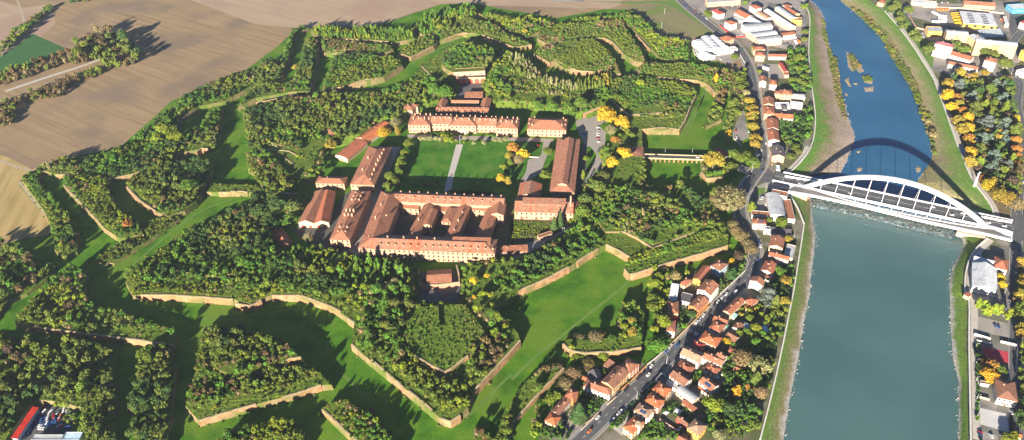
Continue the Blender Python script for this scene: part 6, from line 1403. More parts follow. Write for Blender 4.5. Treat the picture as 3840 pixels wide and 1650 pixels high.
vg=lambda k,hmin,hmax,pal,**kw: veg(PLACES.get(k,k.replace('_',' ')),WK[k][0],WK[k][1],hmin,hmax,pal,margin=1.8,**kw)
vg('redoubt_bottom',4.5,8.5,'shade'); vg('ravelin_bottom',4,8,'shade'); vg('glacis_bottom',7,12,'shade'); vg('glacis_outer',7,12,'shade'); vg('strip_bottom',5,9,'shade'); vg('counterguard_bottom',4,8,'yolive')
vg('glacis_bottom_mid',3,6,'yolive'); vg('counterguard_bottom_mid',3,5.5,'yolive',dens=.6); vg('glacis_left',5,8,'mix'); vg('counterguard_mid',3,6,'yolive'); vg('covered_way_top',4.5,8,'mix'); vg('ravelin_mid',4,8,'shade'); vg('strip_lower_left',2.5,5,'shade')
vg('traverse_mid',2.5,4.5,'bush'); vg('glacis_upper_left',4.5,8,'mix'); vg('strip_upper_left',3.5,6.5,'shade'); vg('covered_way_upper',5,8,'poplar'); vg('counterguard_upper',3,5,'hedge'); vg('ravelin_upper',3,6.5,'mix'); vg('counterguard_upper_mid',3,6,'hedge')
vg('glacis_top',7,11,'bright'); vg('counterguard_top',3.5,6,'hedge'); vg('covered_way_top_right',4,7,'yolive'); vg('counterguard_right',3,5,'hedge'); vg('ravelin_right',2.5,4.5,'hedge'); vg('counterguard_far_right',3,5.5,'hedge'); vg('strip_east',5,9,'autumn'); vg('glacis_road',4,7,'autumn')
vg('ravelin_road',3,6,'bush',dens=.5); vg('strip_road',4,7,'brown'); vg('bridgehead',4,7,'yolive',dens=.6); vg('cavalier_top',5,8.5,'mix'); vg('cavalier_bottom',1.0,2.4,'bushg',dens=.035)
veg('the wooded counterguard mound inside the bottom ravelin','02:1560,560 1700,600 1800,650 1760,720 1600,700',6,6,9,'shade')
E7=7
veg('the bright poplar belt in front of the courtyard barracks','11:150,830 400,790 600,810 780,890 1180,950 1190,1120 700,1070 300,920',2,10,14,'bright',rk=.38)
veg('the left bastion','01:1000,1000 1300,760 1500,600 1932,440 11:240,600 80,640 150,800 300,900 700,1060 700,1107 12:700,0 560,60 340,-20 0,-20 01:1932,1085 1750,1090 1690,1000 1560,985 1480,1040 1200,1040',8,3.5,8,'mix')
veg('the crest of the left bastion','01:945,1000 1100,860 1300,740 1320,930 1060,1070',7.2,5,8,'yolive')
veg('the rampart left of the green cavalier','11:700,1060 1190,1000 1180,1107 12:1190,60 1080,330 850,420 740,190 640,100',7,6,11,'yolive')
veg('the terrace above the long cream scarp','01:960,1012 1300,1025 1690,1015 02:1900,-20 12:0,-30 340,-20 560,70 700,185 720,212 560,97 340,17 120,14 0,60 02:1900,84 1760,46 1210,2 1000,14',7,1.6,4.5,'yolive',dens=.35,clear=False,margin=1.5)
veg('the left face of the bottom bastion','12:740,380 850,420 1080,340 1180,480 1300,570 1600,740 1600,850 1470,930 1100,660 900,490',7,3.5,8,'yolive')
veg('the right flank beside the green cavalier','12:1600,90 1720,-10 1830,90 1900,200 1932,340 1800,360 1700,200',7,7,11,'yolive')
veg('the right face of the bottom bastion','12:1620,420 1760,340 1932,380 1730,640 1640,720 1580,600',7,6,10,'brown')
veg('the curtain above the bright green ditch','21:-40,1000 250,770 500,600 600,650 690,730 640,765 430,890 50,1080',7,3.5,7.5,'mix')
veg('the curtain flank near the yellow tree','22:0,0 -150,-30 -100,-140 100,-200 150,-120',3,6,9,'mix')
veg('the right bastion','21:490,520 520,440 620,380 700,330 760,310 1000,360 1250,430 1440,600 1380,650 1050,750 840,640 590,570',9,3,7,'mix')
veg('the outer face of the right bastion','21:850,900 900,840 1050,790 1330,680 1600,610 1630,700 1300,790 1000,880',7,2,4,'bush')
veg('the right rim of the right bastion','21:1240,290 1300,300 1450,420 1600,600 1540,680 1440,600 1330,400',7,4,7,'brown')
veg('the hedge along the ditch before the gate','21:975,110 1000,110 1000,300 1240,330 1240,360 960,330',4,4,6,'brown')
veg('the east bastion','20:760,600 940,580 1180,620 1390,680 1300,890 1150,900 980,890 900,850 880,840 740,740',7,2.5,5.5,'mix')
veg('the pale poplar rows of the north rampart','20:-20,450 80,440 230,590 440,650 740,580 760,640 600,690 430,690 280,660 130,600 0,560',7,7,10,'pale',rk=.34)
veg('the north rampart slope','20:-100,600 130,610 300,670 560,700 760,650 850,650 740,750 600,800 400,740 200,720 0,700',5,3,7,'mix')
veg('the wooded mound above the casemate','10:1420,430 1550,340 1780,370 1800,470 1740,520 1490,540 1410,480',14,6,9,'mix')
veg('the rampart right of the casemate','10:1790,400 1932,400 1932,740 1830,760 1760,620',6,4,8,'yolive')
veg('the upper left rampart','10:-60,820 200,770 600,710 820,750 1000,680 1180,610 1250,620 1250,760 1080,860 880,900 740,1000 560,1010 400,950 200,960 00:1870,1107 1840,870',7,3.5,8,'shade')
veg('the wood above the long shed','10:-60,1000 200,960 400,950 540,1010 560,1060 300,1060 11:300,-30 0,-40 01:1880,20',5,4,8.5,'mix')
veg('the wood left of the guard gallery','01:1870,60 1932,40 11:60,30 210,180 330,340 130,350 0,260 01:1870,170',7,3,7,'shade')
veg('the trees above the curved gun gallery','11:-50,-100 200,-110 330,-40 340,30 250,20 80,-5 0,20',7,4,7.5,'mix')
veg('the dark wood before the domed grove','11:0,350 100,330 130,380 20,420 -60,500',6,6,9,'dark' if False else 'shade')
veg('the slope between sheds and gun gallery','11:280,60 450,140 600,110 520,200 460,220 380,330 330,300',2,4,8,'yolive',dens=.6)
veg('the wood behind the headquarters','10:1080,780 1200,640 1480,640 1500,740 1370,760 1230,770 1100,800',3,9,14,'mix')
veg('the slope below the upper left rampart','10:540,1060 780,1010 900,890 1050,890 1050,960 900,900 740,1030 620,1090',2,6,9,'mix',dens=.6)
# low scrub breaking up the grassy tops, reeds and bushes at the foot of the scarps
for k,(Pk,hk) in WK.items():
    if k not in('cavalier_bottom',): veg('the open grass of the earthworks',Pk,hk,.7,1.9,'bush',dens=.014,rk=.6,clear=False,hole=PL(HOLE,7) if k=='enceinte' else None)
for k,(Pk,hk) in WK.items():
    for i in range(len(Pk)):
        a,b=Pk[i],Pk[(i+1)%len(Pk)]; d=b-a; Ld=np.linalg.norm(d); n1=np.array([d[1],-d[0],0])/max(Ld,1e-6)
        for q in range(int(Ld/7)):
            t=random.random(); o=random.choice((random.uniform(-1.5,.2),random.uniform(1.2,3))); p=a+d*t+n1*o; zz=hk if o<.5 else 0; hh=random.uniform(.8,2.4)
            if not blocked(p[0],p[1],2): put(p[0],p[1],zz-.2,hh,hh*.6,'bush',random.choice(('olive','green','ygreen','tan','moss','moss')),'the scarp edges')
# bushes and small trees on the inner slope of the rampart ring
_h=orient(PL(HOLE,7))[::-1]
for i in range(len(_h)):
    a,b=_h[i],_h[(i+1)%len(_h)]; d=b-a; Ld=np.linalg.norm(d); s1=np.array([-d[1],d[0],0])/max(Ld,1e-6)
    for k in range(int(Ld/2.2)):
        t=random.random(); o=random.uniform(-3,8); p=a+d*t-s1*o; zz=7*(1-max(0,o)/8.4); h=random.uniform(2.5,7); r=h*.45; _,kind,col=random.choices(PAL['yolive'],[q[0] for q in PAL['yolive']])[0]
        if blocked(p[0],p[1],3) or not free(p[0],p[1],r): continue
        v=np.array([p[0],p[1],zz]); u_=view_u(v); 
        put(p[0],p[1],zz-.3,h,r,'bush' if h<4 else kind,col,'the inner slope of the rampart')
# woods in the fields and along the river
veg('the field wood with the long shadow','00:560,380 720,260 830,250 950,300 1060,430 1060,490 900,540 800,550 780,470 560,510 520,450',0,13,19,'brown',rk=.36)
veg('the tree lined lane in the fields, upper side','00:0,560 200,520 400,440 520,400 600,460 500,500 300,560 100,640 0,680',0,9,14,'brown',rk=.36)
veg('the tree lined lane in the fields, lower side','00:0,790 150,740 400,645 600,585 760,530 780,560 700,600 560,630 480,720 440,750 260,770 140,790 100,960 0,970',0,6,10,'brown',rk=.36)
veg('the hedge of the far left field','00:0,380 100,250 210,180 330,80 400,60 390,90 300,170 200,260 0,430',0,6,9,'mix')
veg('the trees at the top edge of the fields','00:510,10 600,-20 790,-10 600,30 520,40',0,8,12,'mix')
veg('the wood left of the field corner','01:0,690 60,700 0,770 -60,780',0,8,12,'shade')
veg('the park','H:330,40 480,40 600,90 900,60 980,150 930,300 1000,560 1000,1080 800,1090 600,1000 560,900 560,560 470,330 400,150',0,8,13,'park')
veg('the park corner by the street','N:1780,420 1900,400 2100,300 2140,560 2120,640 1960,560 1830,520',0,9,14,'park')
veg('the shrubs on the upper right bank','30:620,50 700,90 850,240 980,460 1100,640 1180,850 1230,1060 1200,1000 1080,660 960,470 830,260 640,80',-5,2.5,5,'riverside',rk=.6)
veg('the shrubs on the right bank above the bridge','30:1180,850 1230,880 1270,1040 1245,1060 31:1250,60 1270,100',-4.5,3,6,'riverside',rk=.6)
veg('the rough scrub on the left gravel bank','30:470,420 520,440 560,780 520,760 480,560',-4.8,1.5,3,'riverside',rk=.7,dens=.6)
veg('the driftwood scrub along the upper left bank','30:395,140 430,160 450,310 490,430 530,560 570,780 600,900 560,900 500,700 470,500 430,330 400,240',-4.3,.8,2.0,'riverside',rk=.7,dens=.22)
veg('the rough grass of the upper right bank','30:700,60 900,240 1000,420 1120,620 1200,850 1180,860 1060,640 930,440 840,280 680,110',-3.2,.8,1.8,'riverside',rk=.7,dens=.12)
veg('the islets','30:600,420 640,410 700,500 640,540',-5,1.2,2.2,'riverside',rk=.7,dens=.4)
veg('the islets','30:710,580 760,570 790,610 730,620',-5,1.2,2.2,'riverside',rk=.7,dens=.8)
# gardens and street sides
veg('the river gardens downstream','B:930,590 1000,380 900,250 1000,60 1100,-60 1300,-180 1560,-180 1600,0 1480,560 1400,1000 1100,1107 800,1000 760,800 850,620',0,4,8,'garden',dens=.9)
veg('the narrow gardens behind the villas','B:-20,1107 150,880 480,1050 440,1107',0,2.5,5,'garden',dens=.7); veg('the gardens between the houses','B:250,780 420,650 640,780 560,840 430,830',0,2,4,'garden',dens=.6)
veg('the gardens below the blue spruce','C:1000,700 1200,560 1280,560 1300,640 1600,640 1560,1000 1300,1107 900,1107 1050,920 1200,960 1220,820 1100,800',0,4,8,'garden',dens=.65)
veg('the garden strip below the levee bend','C:1480,170 1720,160 1640,640 1540,560 1480,400 1350,400 1480,330',0,5,9,'garden',dens=.7)
veg('the river gardens upstream','E:850,530 1260,330 1260,640 1180,760 1060,800 900,730 890,620',0,3,7,'garden',dens=.6); veg('the gardens beside the peach house','E:1000,20 1250,0 1270,160 1080,140',0,5,9,'garden',dens=.8); veg('the tree belt beside the truck yard','F:1260,600 1440,600 1500,900 1500,1060 1300,1080 1290,960',0,6,10,'garden',dens=.7)
veg('the wood between ditch and row houses','C:0,240 200,200 330,240 460,230 440,280 330,290 220,430 200,700 170,900 180,1000 200,1107 0,1107',1,7,12,'yolive')
veg('the front garden of the pale blue villa','C:790,300 960,270 1110,100 1150,30 1170,60 1100,230 960,360 840,460 830,380',0,2.5,5,'garden',dens=.8)
veg('the gardens beside the gravel drive','A:100,980 330,930 480,1010 420,1107 60,1107',0,3,6,'garden',dens=.8); veg('the garden left of the villa','A:560,600 760,660 800,760 690,830 620,800 640,700',0,2,4.5,'garden',dens=.7)
veg('the yards along the row houses','C:330,600 450,640 460,760 420,880 320,960 330,780',0,2,4.5,'garden',dens=.9); veg('the back yards left of the road','A:560,460 700,340 900,180 1080,160 1270,190 1340,215 1000,560 780,720 560,640',0,1.5,3.5,'garden',dens=.5)
veg('the small plots right of the road','A:1180,560 1420,330 1560,420 1420,520 1330,640 1200,760 1100,780',0,1.2,3,'garden',dens=.5); veg('the plots between the gabled houses','B:600,330 700,300 760,400 640,440',0,1.5,3,'garden',dens=.7)
veg('the scrub before the small houses','A:0,700 150,620 380,420 330,600 200,760 120,850 90,950 50,1050 0,1107',0,5,8,'yolive',dens=.8)
veg('the terrace garden with black crowned trees','A:900,920 1000,860 1120,780 1160,830 1000,960 930,980',0,2.5,4.5,'garden',dens=.8)
veg('the dark verge between road bend and ditch','D:300,560 420,620 560,780 580,900 560,1107 470,1107 480,900 380,760',0,5,8,'brown',dens=.8)
veg('the strip beside the red court','S:520,0 570,40 590,400 560,900 545,900 540,400',0,1.5,3,'garden',dens=.8); veg('the lower right alley trees','S:1030,100 1077,100 1077,1000 1000,1000 1010,700',0,7,11,'shade'); veg('the upper right alley trees','R:1060,180 1150,100 1172,300 1172,800 1100,900 1040,600',0,7,11,'shade')
veg('the trees around the scrap yard','I:1000,200 1600,150 1700,400 1500,420 1300,440 1050,430',0,6,9,'yolive'); veg('the small trees inside the scrap yard','I:1280,580 1560,620 1600,800 1440,780',0,4,6,'yolive'); veg('the wood right of the scrap yard','I:1640,420 1993,200 1993,1107 1680,1107 1600,800',0,7,11,'brown'); veg('the verge left of the red workshop','I:0,300 600,420 550,560 250,1000 0,1107',0,6,9,'shade',dens=.6)
veg('the weedy plot before the mess hall','L:30,660 480,670 640,790 420,870 180,890 0,880',0,1,2,'bush',dens=.25)
# the 300 that show largest are things of their own, the rest one wood
TREES.sort(key=lambda t:-(t[4]*appsize((t[0],t[1],t[2]+t[3]/2))*(1e3 if t[8] else 1)))
NIND=300
cntT={}
ORD=['first','second','third','fourth','fifth','sixth','seventh','eighth','ninth','tenth','eleventh','twelfth','thirteenth','fourteenth','fifteenth']
def ordw(n): return ORD[n] if n<len(ORD) else '%dth'%(n+1)
inds=TREES[:NIND]; groups={}
KW=dict(round='broad',tall='slim upright',cone='conical',cedar='layered',bare='thin twiggy',bush='low bushy')
for t in inds:
    if not t[8]: groups.setdefault((t[7],t[5],t[6]),[]).append(t)
labs={}
for (pl,k,c),L in groups.items():
    L.sort(key=lambda t:view_u((t[0],t[1],t[2])))
    for i,t in enumerate(L):
        s='%s %s tree on %s'%(KW[k],CNAME[c],pl) if not pl.split()[0] in('upper','left','right','bottom') else '%s %s tree at the %s'%(KW[k],CNAME[c],pl)
        if len(L)>1: s+=', '+('leftmost' if i==0 else 'rightmost' if i==len(L)-1 else '%s from left'%ordw(i))
        wd=s.split()
        while len(wd)>16: wd.pop(0 if len(KW[k].split())>1 and wd[0]==s.split()[0] else 1)
        labs[id(t)]=' '.join(wd)
TN=dict(round='broadleaf_tree',tall='upright_tree',cone='conifer',cedar='cedar_tree',bare='bare_tree',bush='shrub')
for n,t in enumerate(inds):
    x,y,z,h,r,k,c,pl,lab=t; e=empty(TN[k],(x,y,z-.1),random.uniform(0,6.28)); tag(e,lab or labs[id(t)],'shrub' if k=='bush' else 'tree',None if lab else 'trees on '+pl)
    me,mt=PROTO[k,n%3]; o=inst('crown',me,e,(0,0,0),0,(2*r,2*r,h)); o.color=(*jit(LEAF[c],.12),1); inst('trunk',mt,e,(0,0,0),0,(2*r,2*r,h))
rest=TREES[NIND:]; VV=[];FF=[];CC=[];off=0
for n,t in enumerate(rest):
    x,y,z,h,r,k,c,pl,lab=t; V,F=LOW[k,n%4]; a=random.uniform(0,6.28); ca,sa=math.cos(a),math.sin(a)
    P=np.empty_like(V); P[:,0]=(V[:,0]*ca-V[:,1]*sa)*2*r+x; P[:,1]=(V[:,0]*sa+V[:,1]*ca)*2*r+y; P[:,2]=V[:,2]*h+z-.1
    VV.append(P); FF.append(F+off); off+=len(V); CC.append(np.tile(np.array([*jit(LEAF[c]),1],np.float32),(len(V),1)))
if VV:
    V=np.concatenate(VV); F=np.concatenate(FF); C=np.concatenate(CC); me=bpy.data.meshes.new('woodland')
    me.vertices.add(len(V)); me.vertices.foreach_set('co',V.ravel()); me.loops.add(F.size); me.loops.foreach_set('vertex_index',F.ravel().astype(np.int32)); me.polygons.add(len(F))
    me.polygons.foreach_set('loop_start',np.arange(0,F.size,4,dtype=np.int32)); me.polygons.foreach_set('loop_total',np.full(len(F),4,np.int32))
    me.materials.append(m_leafs); a=me.attributes.new('tint','FLOAT_COLOR','POINT'); a.data.foreach_set('color',C.ravel()); me.update(); me.validate()
    o=bpy.data.objects.new('woodland',me); COL.objects.link(o); o['kind']='stuff'
print('TREES',len(TREES),'stuff quads',sum(len(f) for f in FF))
# ------------------------------------------------------------------ vehicles
def carmesh(L=4.3,Wd=1.75,Hh=1.45,van=False):
    mb=MB(); hw=Wd/2; b=.62 if not van else .8
    pr=[(-L/2,.28),(-L/2,b+.05),(-L*.42,b+.16),(L*.20,b+.14),(L*.46,b),(L/2,.5),(L/2,.28)]
    def ext(p,w0,w1=None):
        w1=w1 or w0; a=[(x,-w0,z) for x,z in p]; c=[(x,w0,z) for x,z in p]; n=len(p); mb.mesh(a+c,[tuple(range(n)),tuple(range(n,2*n))[::-1]]+[(j,n+j,n+(j+1)%n,(j+1)%n) for j in range(n)])
    ext(pr,hw)
    x0,x1=(-L*.46,L*.02) if not van else (-L*.49,L*.33)
    zt=Hh; zb=b+.15
    q=[(x0+.25,-hw*.8,zt),(x1-.1,-hw*.8,zt),(x1-.1,hw*.8,zt),(x0+.25,hw*.8,zt)]; lo=[(x0,-hw*.94,zb),(x1+.55,-hw*.94,zb),(x1+.55,hw*.94,zb),(x0,hw*.94,zb)]
    mb.mesh(lo+[(x,y,zt-.06) for x,y,_ in q]+q,[(4,5,9,8),(5,6,10,9),(6,7,11,10),(7,4,8,11),(8,9,10,11)])
    gl=MB(); s=.985; gl.mesh(lo+[(x*1,y,zt-.06) for x,y,_ in q],[(0,1,5,4),(1,2,6,5),(2,3,7,6),(3,0,4,7)])
    return mb,gl
def me_of(name,mb,m):
    me=bpy.data.meshes.new(name); me.from_pydata(mb.v,[],mb.f); me.materials.append(m); me.update(); return me
CARC=dict(white=(.75,.75,.75),silver=(.45,.46,.48),black=(.015,.015,.018),blue=(.03,.09,.28),red=(.42,.02,.02),orange=(.55,.16,.02),grey=(.14,.145,.15),yellow=(.7,.45,.02),green=(.05,.2,.1))
CM={}
def carpaint(c):
    if c not in CM:
        m,nt,b=new_mat('car_paint_'+c); b.inputs['Base Color'].default_value=(*CARC[c],1); b.inputs['Roughness'].default_value=.35; b.inputs['Coat Weight'].default_value=.3; CM[c]=m
    return CM[c]
m_tyre=mat('tyre_rubber',[(.015,.015,.015),(.03,.03,.03)],scale=3,rough=.9)
cb,cg=carmesh(); vb,vg_=carmesh(5.4,2.0,2.3,True)
wm_=MB(); wm_.tube((0,-.1,0),(0,.1,0),.32,.32,10); ME_W=me_of('wheel',wm_,m_tyre); ME_G=me_of('windows',cg,m_glass); ME_GV=me_of('windows',vg_,m_glass)
ME_C={}
def car(crop,x,y,c,ang,label,cat='car',van=False,z=.12,grp=None):
    p=gp(crop,x,y,z+.7); e=empty('parked_van' if van else 'car',(p[0],p[1],z),ang); tag(e,label,cat,grp)
    k=(c,van)
    if k not in ME_C: ME_C[k]=me_of('body',vb if van else cb,carpaint(c))
    inst('body',ME_C[k],e,(0,0,0)); inst('windows',ME_GV if van else ME_G,e,(0,0,.012))
    L,w=(5.4,2.0) if van else (4.3,1.75)
    for a in (-.31,.31):
        for b in (-1,1): inst('wheel',ME_W,e,(L*a,b*(w/2-.05),.32))
def near_dir(p):
    d=(RCA[:,0]-p[0])**2+(RCA[:,1]-p[1])**2; i=min(int(np.argmin(d)),198); t=RCA[i+1]-RCA[i]; return math.atan2(t[1],t[0])
for a in '''A|1400,230|white|white car parked on the verge above the lone white moving car
A|1365,330|white|white car driving on the road by the dark tree shadow
A|1350,277|black|black car at the kerb beside the orange wall, upper
A|1300,322|black|black car at the kerb beside the orange wall, middle
A|1245,372|black|black car at the kerb beside the orange wall, lower
A|1100,507|black|black car at the kerb before the yellow front house
A|1005,557|black|black car at the kerb before the brown villa
A|765,840|white|white car driving in the long shadow near the bottom
A|668,1000|orange|orange car driving at the bottom of the road
A|1010,790|silver|silver car parked at the right kerb under a tree shadow
A|1037,765|white|white car parked at the right kerb, just above the silver one
A|945,862|white|white car parked beside the terrace garden, upper one
A|918,888|blue|blue car parked beside the terrace garden, lower one
A|370,902|black|black car in the drive of the small cream house
A|1735,970|white|white car in the drive beside the red based outbuilding
A|1592,338|blue|dark blue car in the yard above the flat dark garage
A|1582,50|blue|blue car in the parked trio at the ditch railing, front
A|1605,30|white|white car in the parked trio at the ditch railing, middle
A|1625,8|silver|silver car in the parked trio at the ditch railing, rear
C|320,1088|blue|blue car driving beside the row houses
C|242,1098|white|white car parked beside the row house wall
C|900,482|white|white car at the kerb below the front garden, uppermost of four
C|853,520|silver|silver car at the kerb, second of four above the white block
C|797,573|white|white car at the kerb before the white apartment block
C|757,606|black|black car at the kerb before the white apartment block
C|627,736|white|white car at the kerb before the orange front house
C|697,706|black|black car driving past the orange front house
C|583,782|silver|silver car at the kerb left of the orange front house
C|547,816|white|white car at the kerb, lowest beside the sandy wall
C|490,942|red|dark red car beside the zebra crossing
C|1040,332|black|black car parked on the verge of the road bend
C|1270,80|blue|blue car in the shadow of the road bend
D|650,808|blue|dark blue car parked at the inner kerb of the bend
D|670,860|white|white car parked at the inner kerb of the bend
D|735,366|white|white car in the yard beside the long hall
D|1600,-999|grey|skip
D|550,28|black|black car at the roundabout, left of two
D|585,40|black|black car at the roundabout, right of two
E|678,828|white|white car driving up from the junction
E|686,1082|blue|blue car waiting at the junction
E|670,935|black|black car approaching the junction, left lane
E|714,940|black|black car approaching the junction, right lane
E|735,746|white|white car on the side road by the long cream wall
E|535,48|white|white car in the far roadside bay
E|515,525|white|white car parked under the avenue, upper
E|527,612|white|white car parked under the avenue, middle
E|542,652|blue|blue car parked under the avenue, lower
E|378,600|red|red car in the riverside car park
E|384,682|white|white car at the end of the riverside car park
E|410,710|black|black car at the end of the riverside car park
21|1090,66|black|black car on the ditch road bridge
21|1403,80|white|white car on the ditch road bridge
F|40,66|blue|blue car on the far road, farthest
F|155,128|red|red car on the far road
F|212,170|black|black car on the far road
F|252,206|blue|dark blue car on the far road beside a white van
F|712,578|green|green car on the far road bend
F|588,72|white|white car before the peach fronted store
F|640,420|white|white car in the forecourt row, leftmost
F|662,418|silver|silver car in the forecourt row, second
F|684,414|white|white car in the forecourt row, third
F|706,410|white|white car in the forecourt row, fourth
F|728,405|blue|blue car in the forecourt row, rightmost
20|650,960|white|white car in the fortress car park, uppermost
20|654,985|silver|silver car in the fortress car park, second from top
20|652,1004|white|white car in the fortress car park, third from top
20|650,1021|white|white car in the fortress car park, above the red one
20|648,1040|red|red car in the fortress car park
20|655,1068|white|white car in the fortress car park, lowest
R|820,845|blue|blue car on the grey court, left of two
R|866,858|blue|blue car on the grey court, right of two
R|1085,215|white|white car in the alley beside the clubhouse
S|585,1016|red|red car in the corner parking row, uppermost
S|585,1046|blue|blue car in the corner parking row, second
S|590,1070|black|black car in the corner parking row, third
S|590,1096|black|black car in the corner parking row, lowest
S|710,1055|white|white car alone in the corner parking yard
S|940,792|silver|silver car beside the brown cross hipped house
S|920,885|black|black car on the pale concrete yard
G|1790,842|white|white car at the street fork near the park
G|1772,850|black|black car at the street fork near the park
G|1795,902|silver|silver car on the street edge above the park
G|1690,800|white|white car below the blank white block, left
G|1820,650|black|black car beside the bent apartment block
G|1840,700|white|white car beside the bent apartment block
G|690,385|silver|silver car before the yellow office block
G|700,435|white|white car before the yellow office block
G|520,180|blue|blue car on the levee street, upper
G|550,240|black|black car on the levee street, lower
G|922,25|white|white car in the lot above the long cream wall, leftmost
G|945,32|grey|silver car in the lot above the long cream wall, second
G|966,42|red|red car in the lot above the long cream wall
G|988,28|white|white car in the lot above the long cream wall, rightmost
G|1840,905|white|white car at the park end of the street fork
G|1870,888|black|black car at the park end of the street fork
G|1705,925|silver|silver car parked along the upper park edge, upper
G|1728,945|white|white car parked along the upper park edge, lower
G|1645,795|white|white car beside the blank white block, lower left
G|480,140|silver|silver car at the head of the levee street
G|680,470|black|black car behind the yellow office block yard
F|480,40|white|white car in the yard of the peach fronted store
F|1330,110|white|white car beside the narrow brown roofed hall
F|1395,110|silver|silver car beside the narrow brown roofed hall, near the levee
F|1200,520|blue|blue car in the factory river yard
F|1240,515|black|black car in the factory river yard
F|450,700|white|white car in the yard below the barrel roofed warehouse
31|1920,265|white|white car on the right street beside the park
31|1940,500|black|black car at the right roundabout'''.split('\n'):
    c,xy,col,lab=a.split('|')
    if lab=='skip': continue
    x,y=map(float,xy.split(',')); p=gp(c,x,y,.8); col='silver' if col=='grey' else col
    if c in('A','C','D','E'): ang=near_dir(p)
    elif c=='F': ang=near_dir(p) if x<330 or 'bend' in lab else 1.9
    elif c=='20': ang=.15
    elif c=='21': ang=-.1
    else: ang=1.6+.3*math.sin(x)
    car(c,x,y,col,ang,lab,z=4.95 if c=='21' else .2)
car('C',1005,464,'white',near_dir(gp('C',1005,464,.8)),'white van driving down the middle of the road','van',True)
car('D',690,296,'white',.6,'white van in the yard beside the long hall','van',True); car('F',285,216,'white',near_dir(gp('F',285,216,.8)),'white van on the far road behind a dark blue car','van',True)
ba=math.atan2(bd[1],bd[0])
for q,(x,col,lab) in enumerate(((475,'black','black car on the bridge, nearest the left springing of the arch'),(628,'silver','silver car on the bridge under the second hanger'),(1245,'white','white car on the bridge right of its middle'),(1390,'white','white car on the bridge, front of a close pair'),(1470,'white','white car on the bridge, rear of a close pair'),(1665,'white','white car at the right springing of the arch'),(1735,'silver','silver car leaving the bridge on the right'),(1785,'white','white car leaving the bridge on the far right'),(255,'white','white car entering the bridge on the left'),(190,'black','black car entering the bridge in a queue'),(150,'red','red car entering the bridge in a queue'))):
    y={475:300,628:318,1245:450,1390:497,1470:517,1665:572,1735:590,1785:604,255:268,190:256,150:248}[x]; p=gp('31',x,y,DZ+.7); s=float((p-S0)@bd)
    pp=bp(s,wN*(.32 if q%2 else .68),DZ); e=empty('car',(pp[0],pp[1],DZ),ba+(math.pi if q%2 else 0)); tag(e,lab,'car',None)
    k=(col,False)
    if k not in ME_C: ME_C[k]=me_of('body',cb,carpaint(col))
    inst('body',ME_C[k],e,(0,0,0)); inst('windows',ME_G,e,(0,0,.012))
    for a in (-.31,.31):
        for b in (-1,1): inst('wheel',ME_W,e,(4.3*a,b*.82,.32))
# the scrap yard
scr='775,600,blue 800,650,blue 760,650,blue 785,705,blue 735,575,blue 700,720,red 640,810,blue 690,825,blue 880,655,blue 870,700,blue 940,715,blue 990,725,white 1020,740,blue 970,770,white 1000,795,blue 880,795,silver 930,800,blue 840,790,white 830,838,white 870,850,white 920,848,white 1040,830,blue 1050,780,blue 990,675,white 1005,630,white 1050,655,black 965,625,blue 1030,580,white 1130,580,red 1125,615,red 1160,610,black 1195,555,silver 1150,665,blue 1120,700,blue 1170,700,blue 1110,740,blue 1165,745,blue 1240,640,silver 1235,680,red 1275,575,orange 1320,520,white 1340,445,white 1405,480,silver 1220,810,silver 1260,825,red 1680,770,silver 1690,795,black 550,930,blue 605,940,blue 490,1030,blue 545,1030,black 920,400,red 980,430,blue'
gs={}
for q in scr.split():
    x,y,c=q.split(','); gs.setdefault(c,[]).append((float(x),float(y)))
for c,L in gs.items():
    L.sort()
    for i,(x,y) in enumerate(L): car('I',x,y,c,1.25+.25*math.sin(x*.7),'%s scrapped car in the crowded yard, %s from left'%(c,ordw(i)) if len(L)>1 else '%s scrapped car in the crowded yard'%c,grp='scrapped cars in the yard')
for x,y,l in ((930,520,'cream box van in the scrap yard, left of two'),(1062,535,'cream box van in the scrap yard, right of two')): car('I',x,y,'white',1.2,l,'van',True)
car('I',1420,850,'blue',.3,'blue van parked beside the blue and white depot','van',True)
# buses and trucks
def bus(crop,x,y,c,ang,label,L=11.5,name='bus',cat='bus',hh=3.1,w=2.5):
    p=gp(crop,x,y,1.6); e=empty(name,(p[0],p[1],.12),ang); tag(e,label,cat); mb=MB(); mb.cbox((0,0),L,w,.45,hh); mb.cbox((L*.1,0),L*.25,w*.6,hh,hh+.25); mk('body',mb,carpaint(c),e)
    if cat=='bus':
        mb=MB()
        for s in (-1,1): mb.box((-L*.46,s*w/2-.02,1.5),(L*.92,0,0),(0,.04,0),(0,0,1.0))
        mb.box((L/2-.02,-w*.42,1.4),(.04,0,0),(0,w*.84,0),(0,0,1.2)); mk('windows',mb,m_glass,e)
    else:
        mb=MB(); mb.cbox((L/2+1.1,0),1.9,w*.95,.45,2.5); mk('cab',mb,carpaint('white' if c!='white' else 'orange'),e)
    for a in (-.3,.33):
        for s in (-1,1): inst('wheel',ME_W,e,(L*a,s*(w/2-.1),.42),0,(1.4,1.4,1.4))
for i,(x,y) in enumerate(((1078,160),(1085,184),(1095,208),(1108,238),(1122,272))): bus('G',x,y,'yellow',.05,('uppermost yellow bus in the depot stack','second yellow bus in the depot stack','middle yellow bus in the depot stack','fourth yellow bus in the depot stack','lowest yellow bus in the depot stack')[i])
for i,(x,y) in enumerate(((930,190),(930,210),(930,230),(925,252))): bus('G',x,y,'white',-.35,('uppermost','second','third','lowest')[i]+' white coach of the slanted row left of the depot')
bus('G',870,255,'white',-.2,'long white coach lying across below the slanted row',15); bus('G',850,160,'white',1.9,'white coach parked lengthwise above the slanted row',14)
for i,x in enumerate((872,905,935,965,995)): bus('G',x,110,'orange',1.4,('leftmost','second','third','fourth','rightmost')[i]+' small orange truck in the line above the depot',5,'truck','truck',2.6)
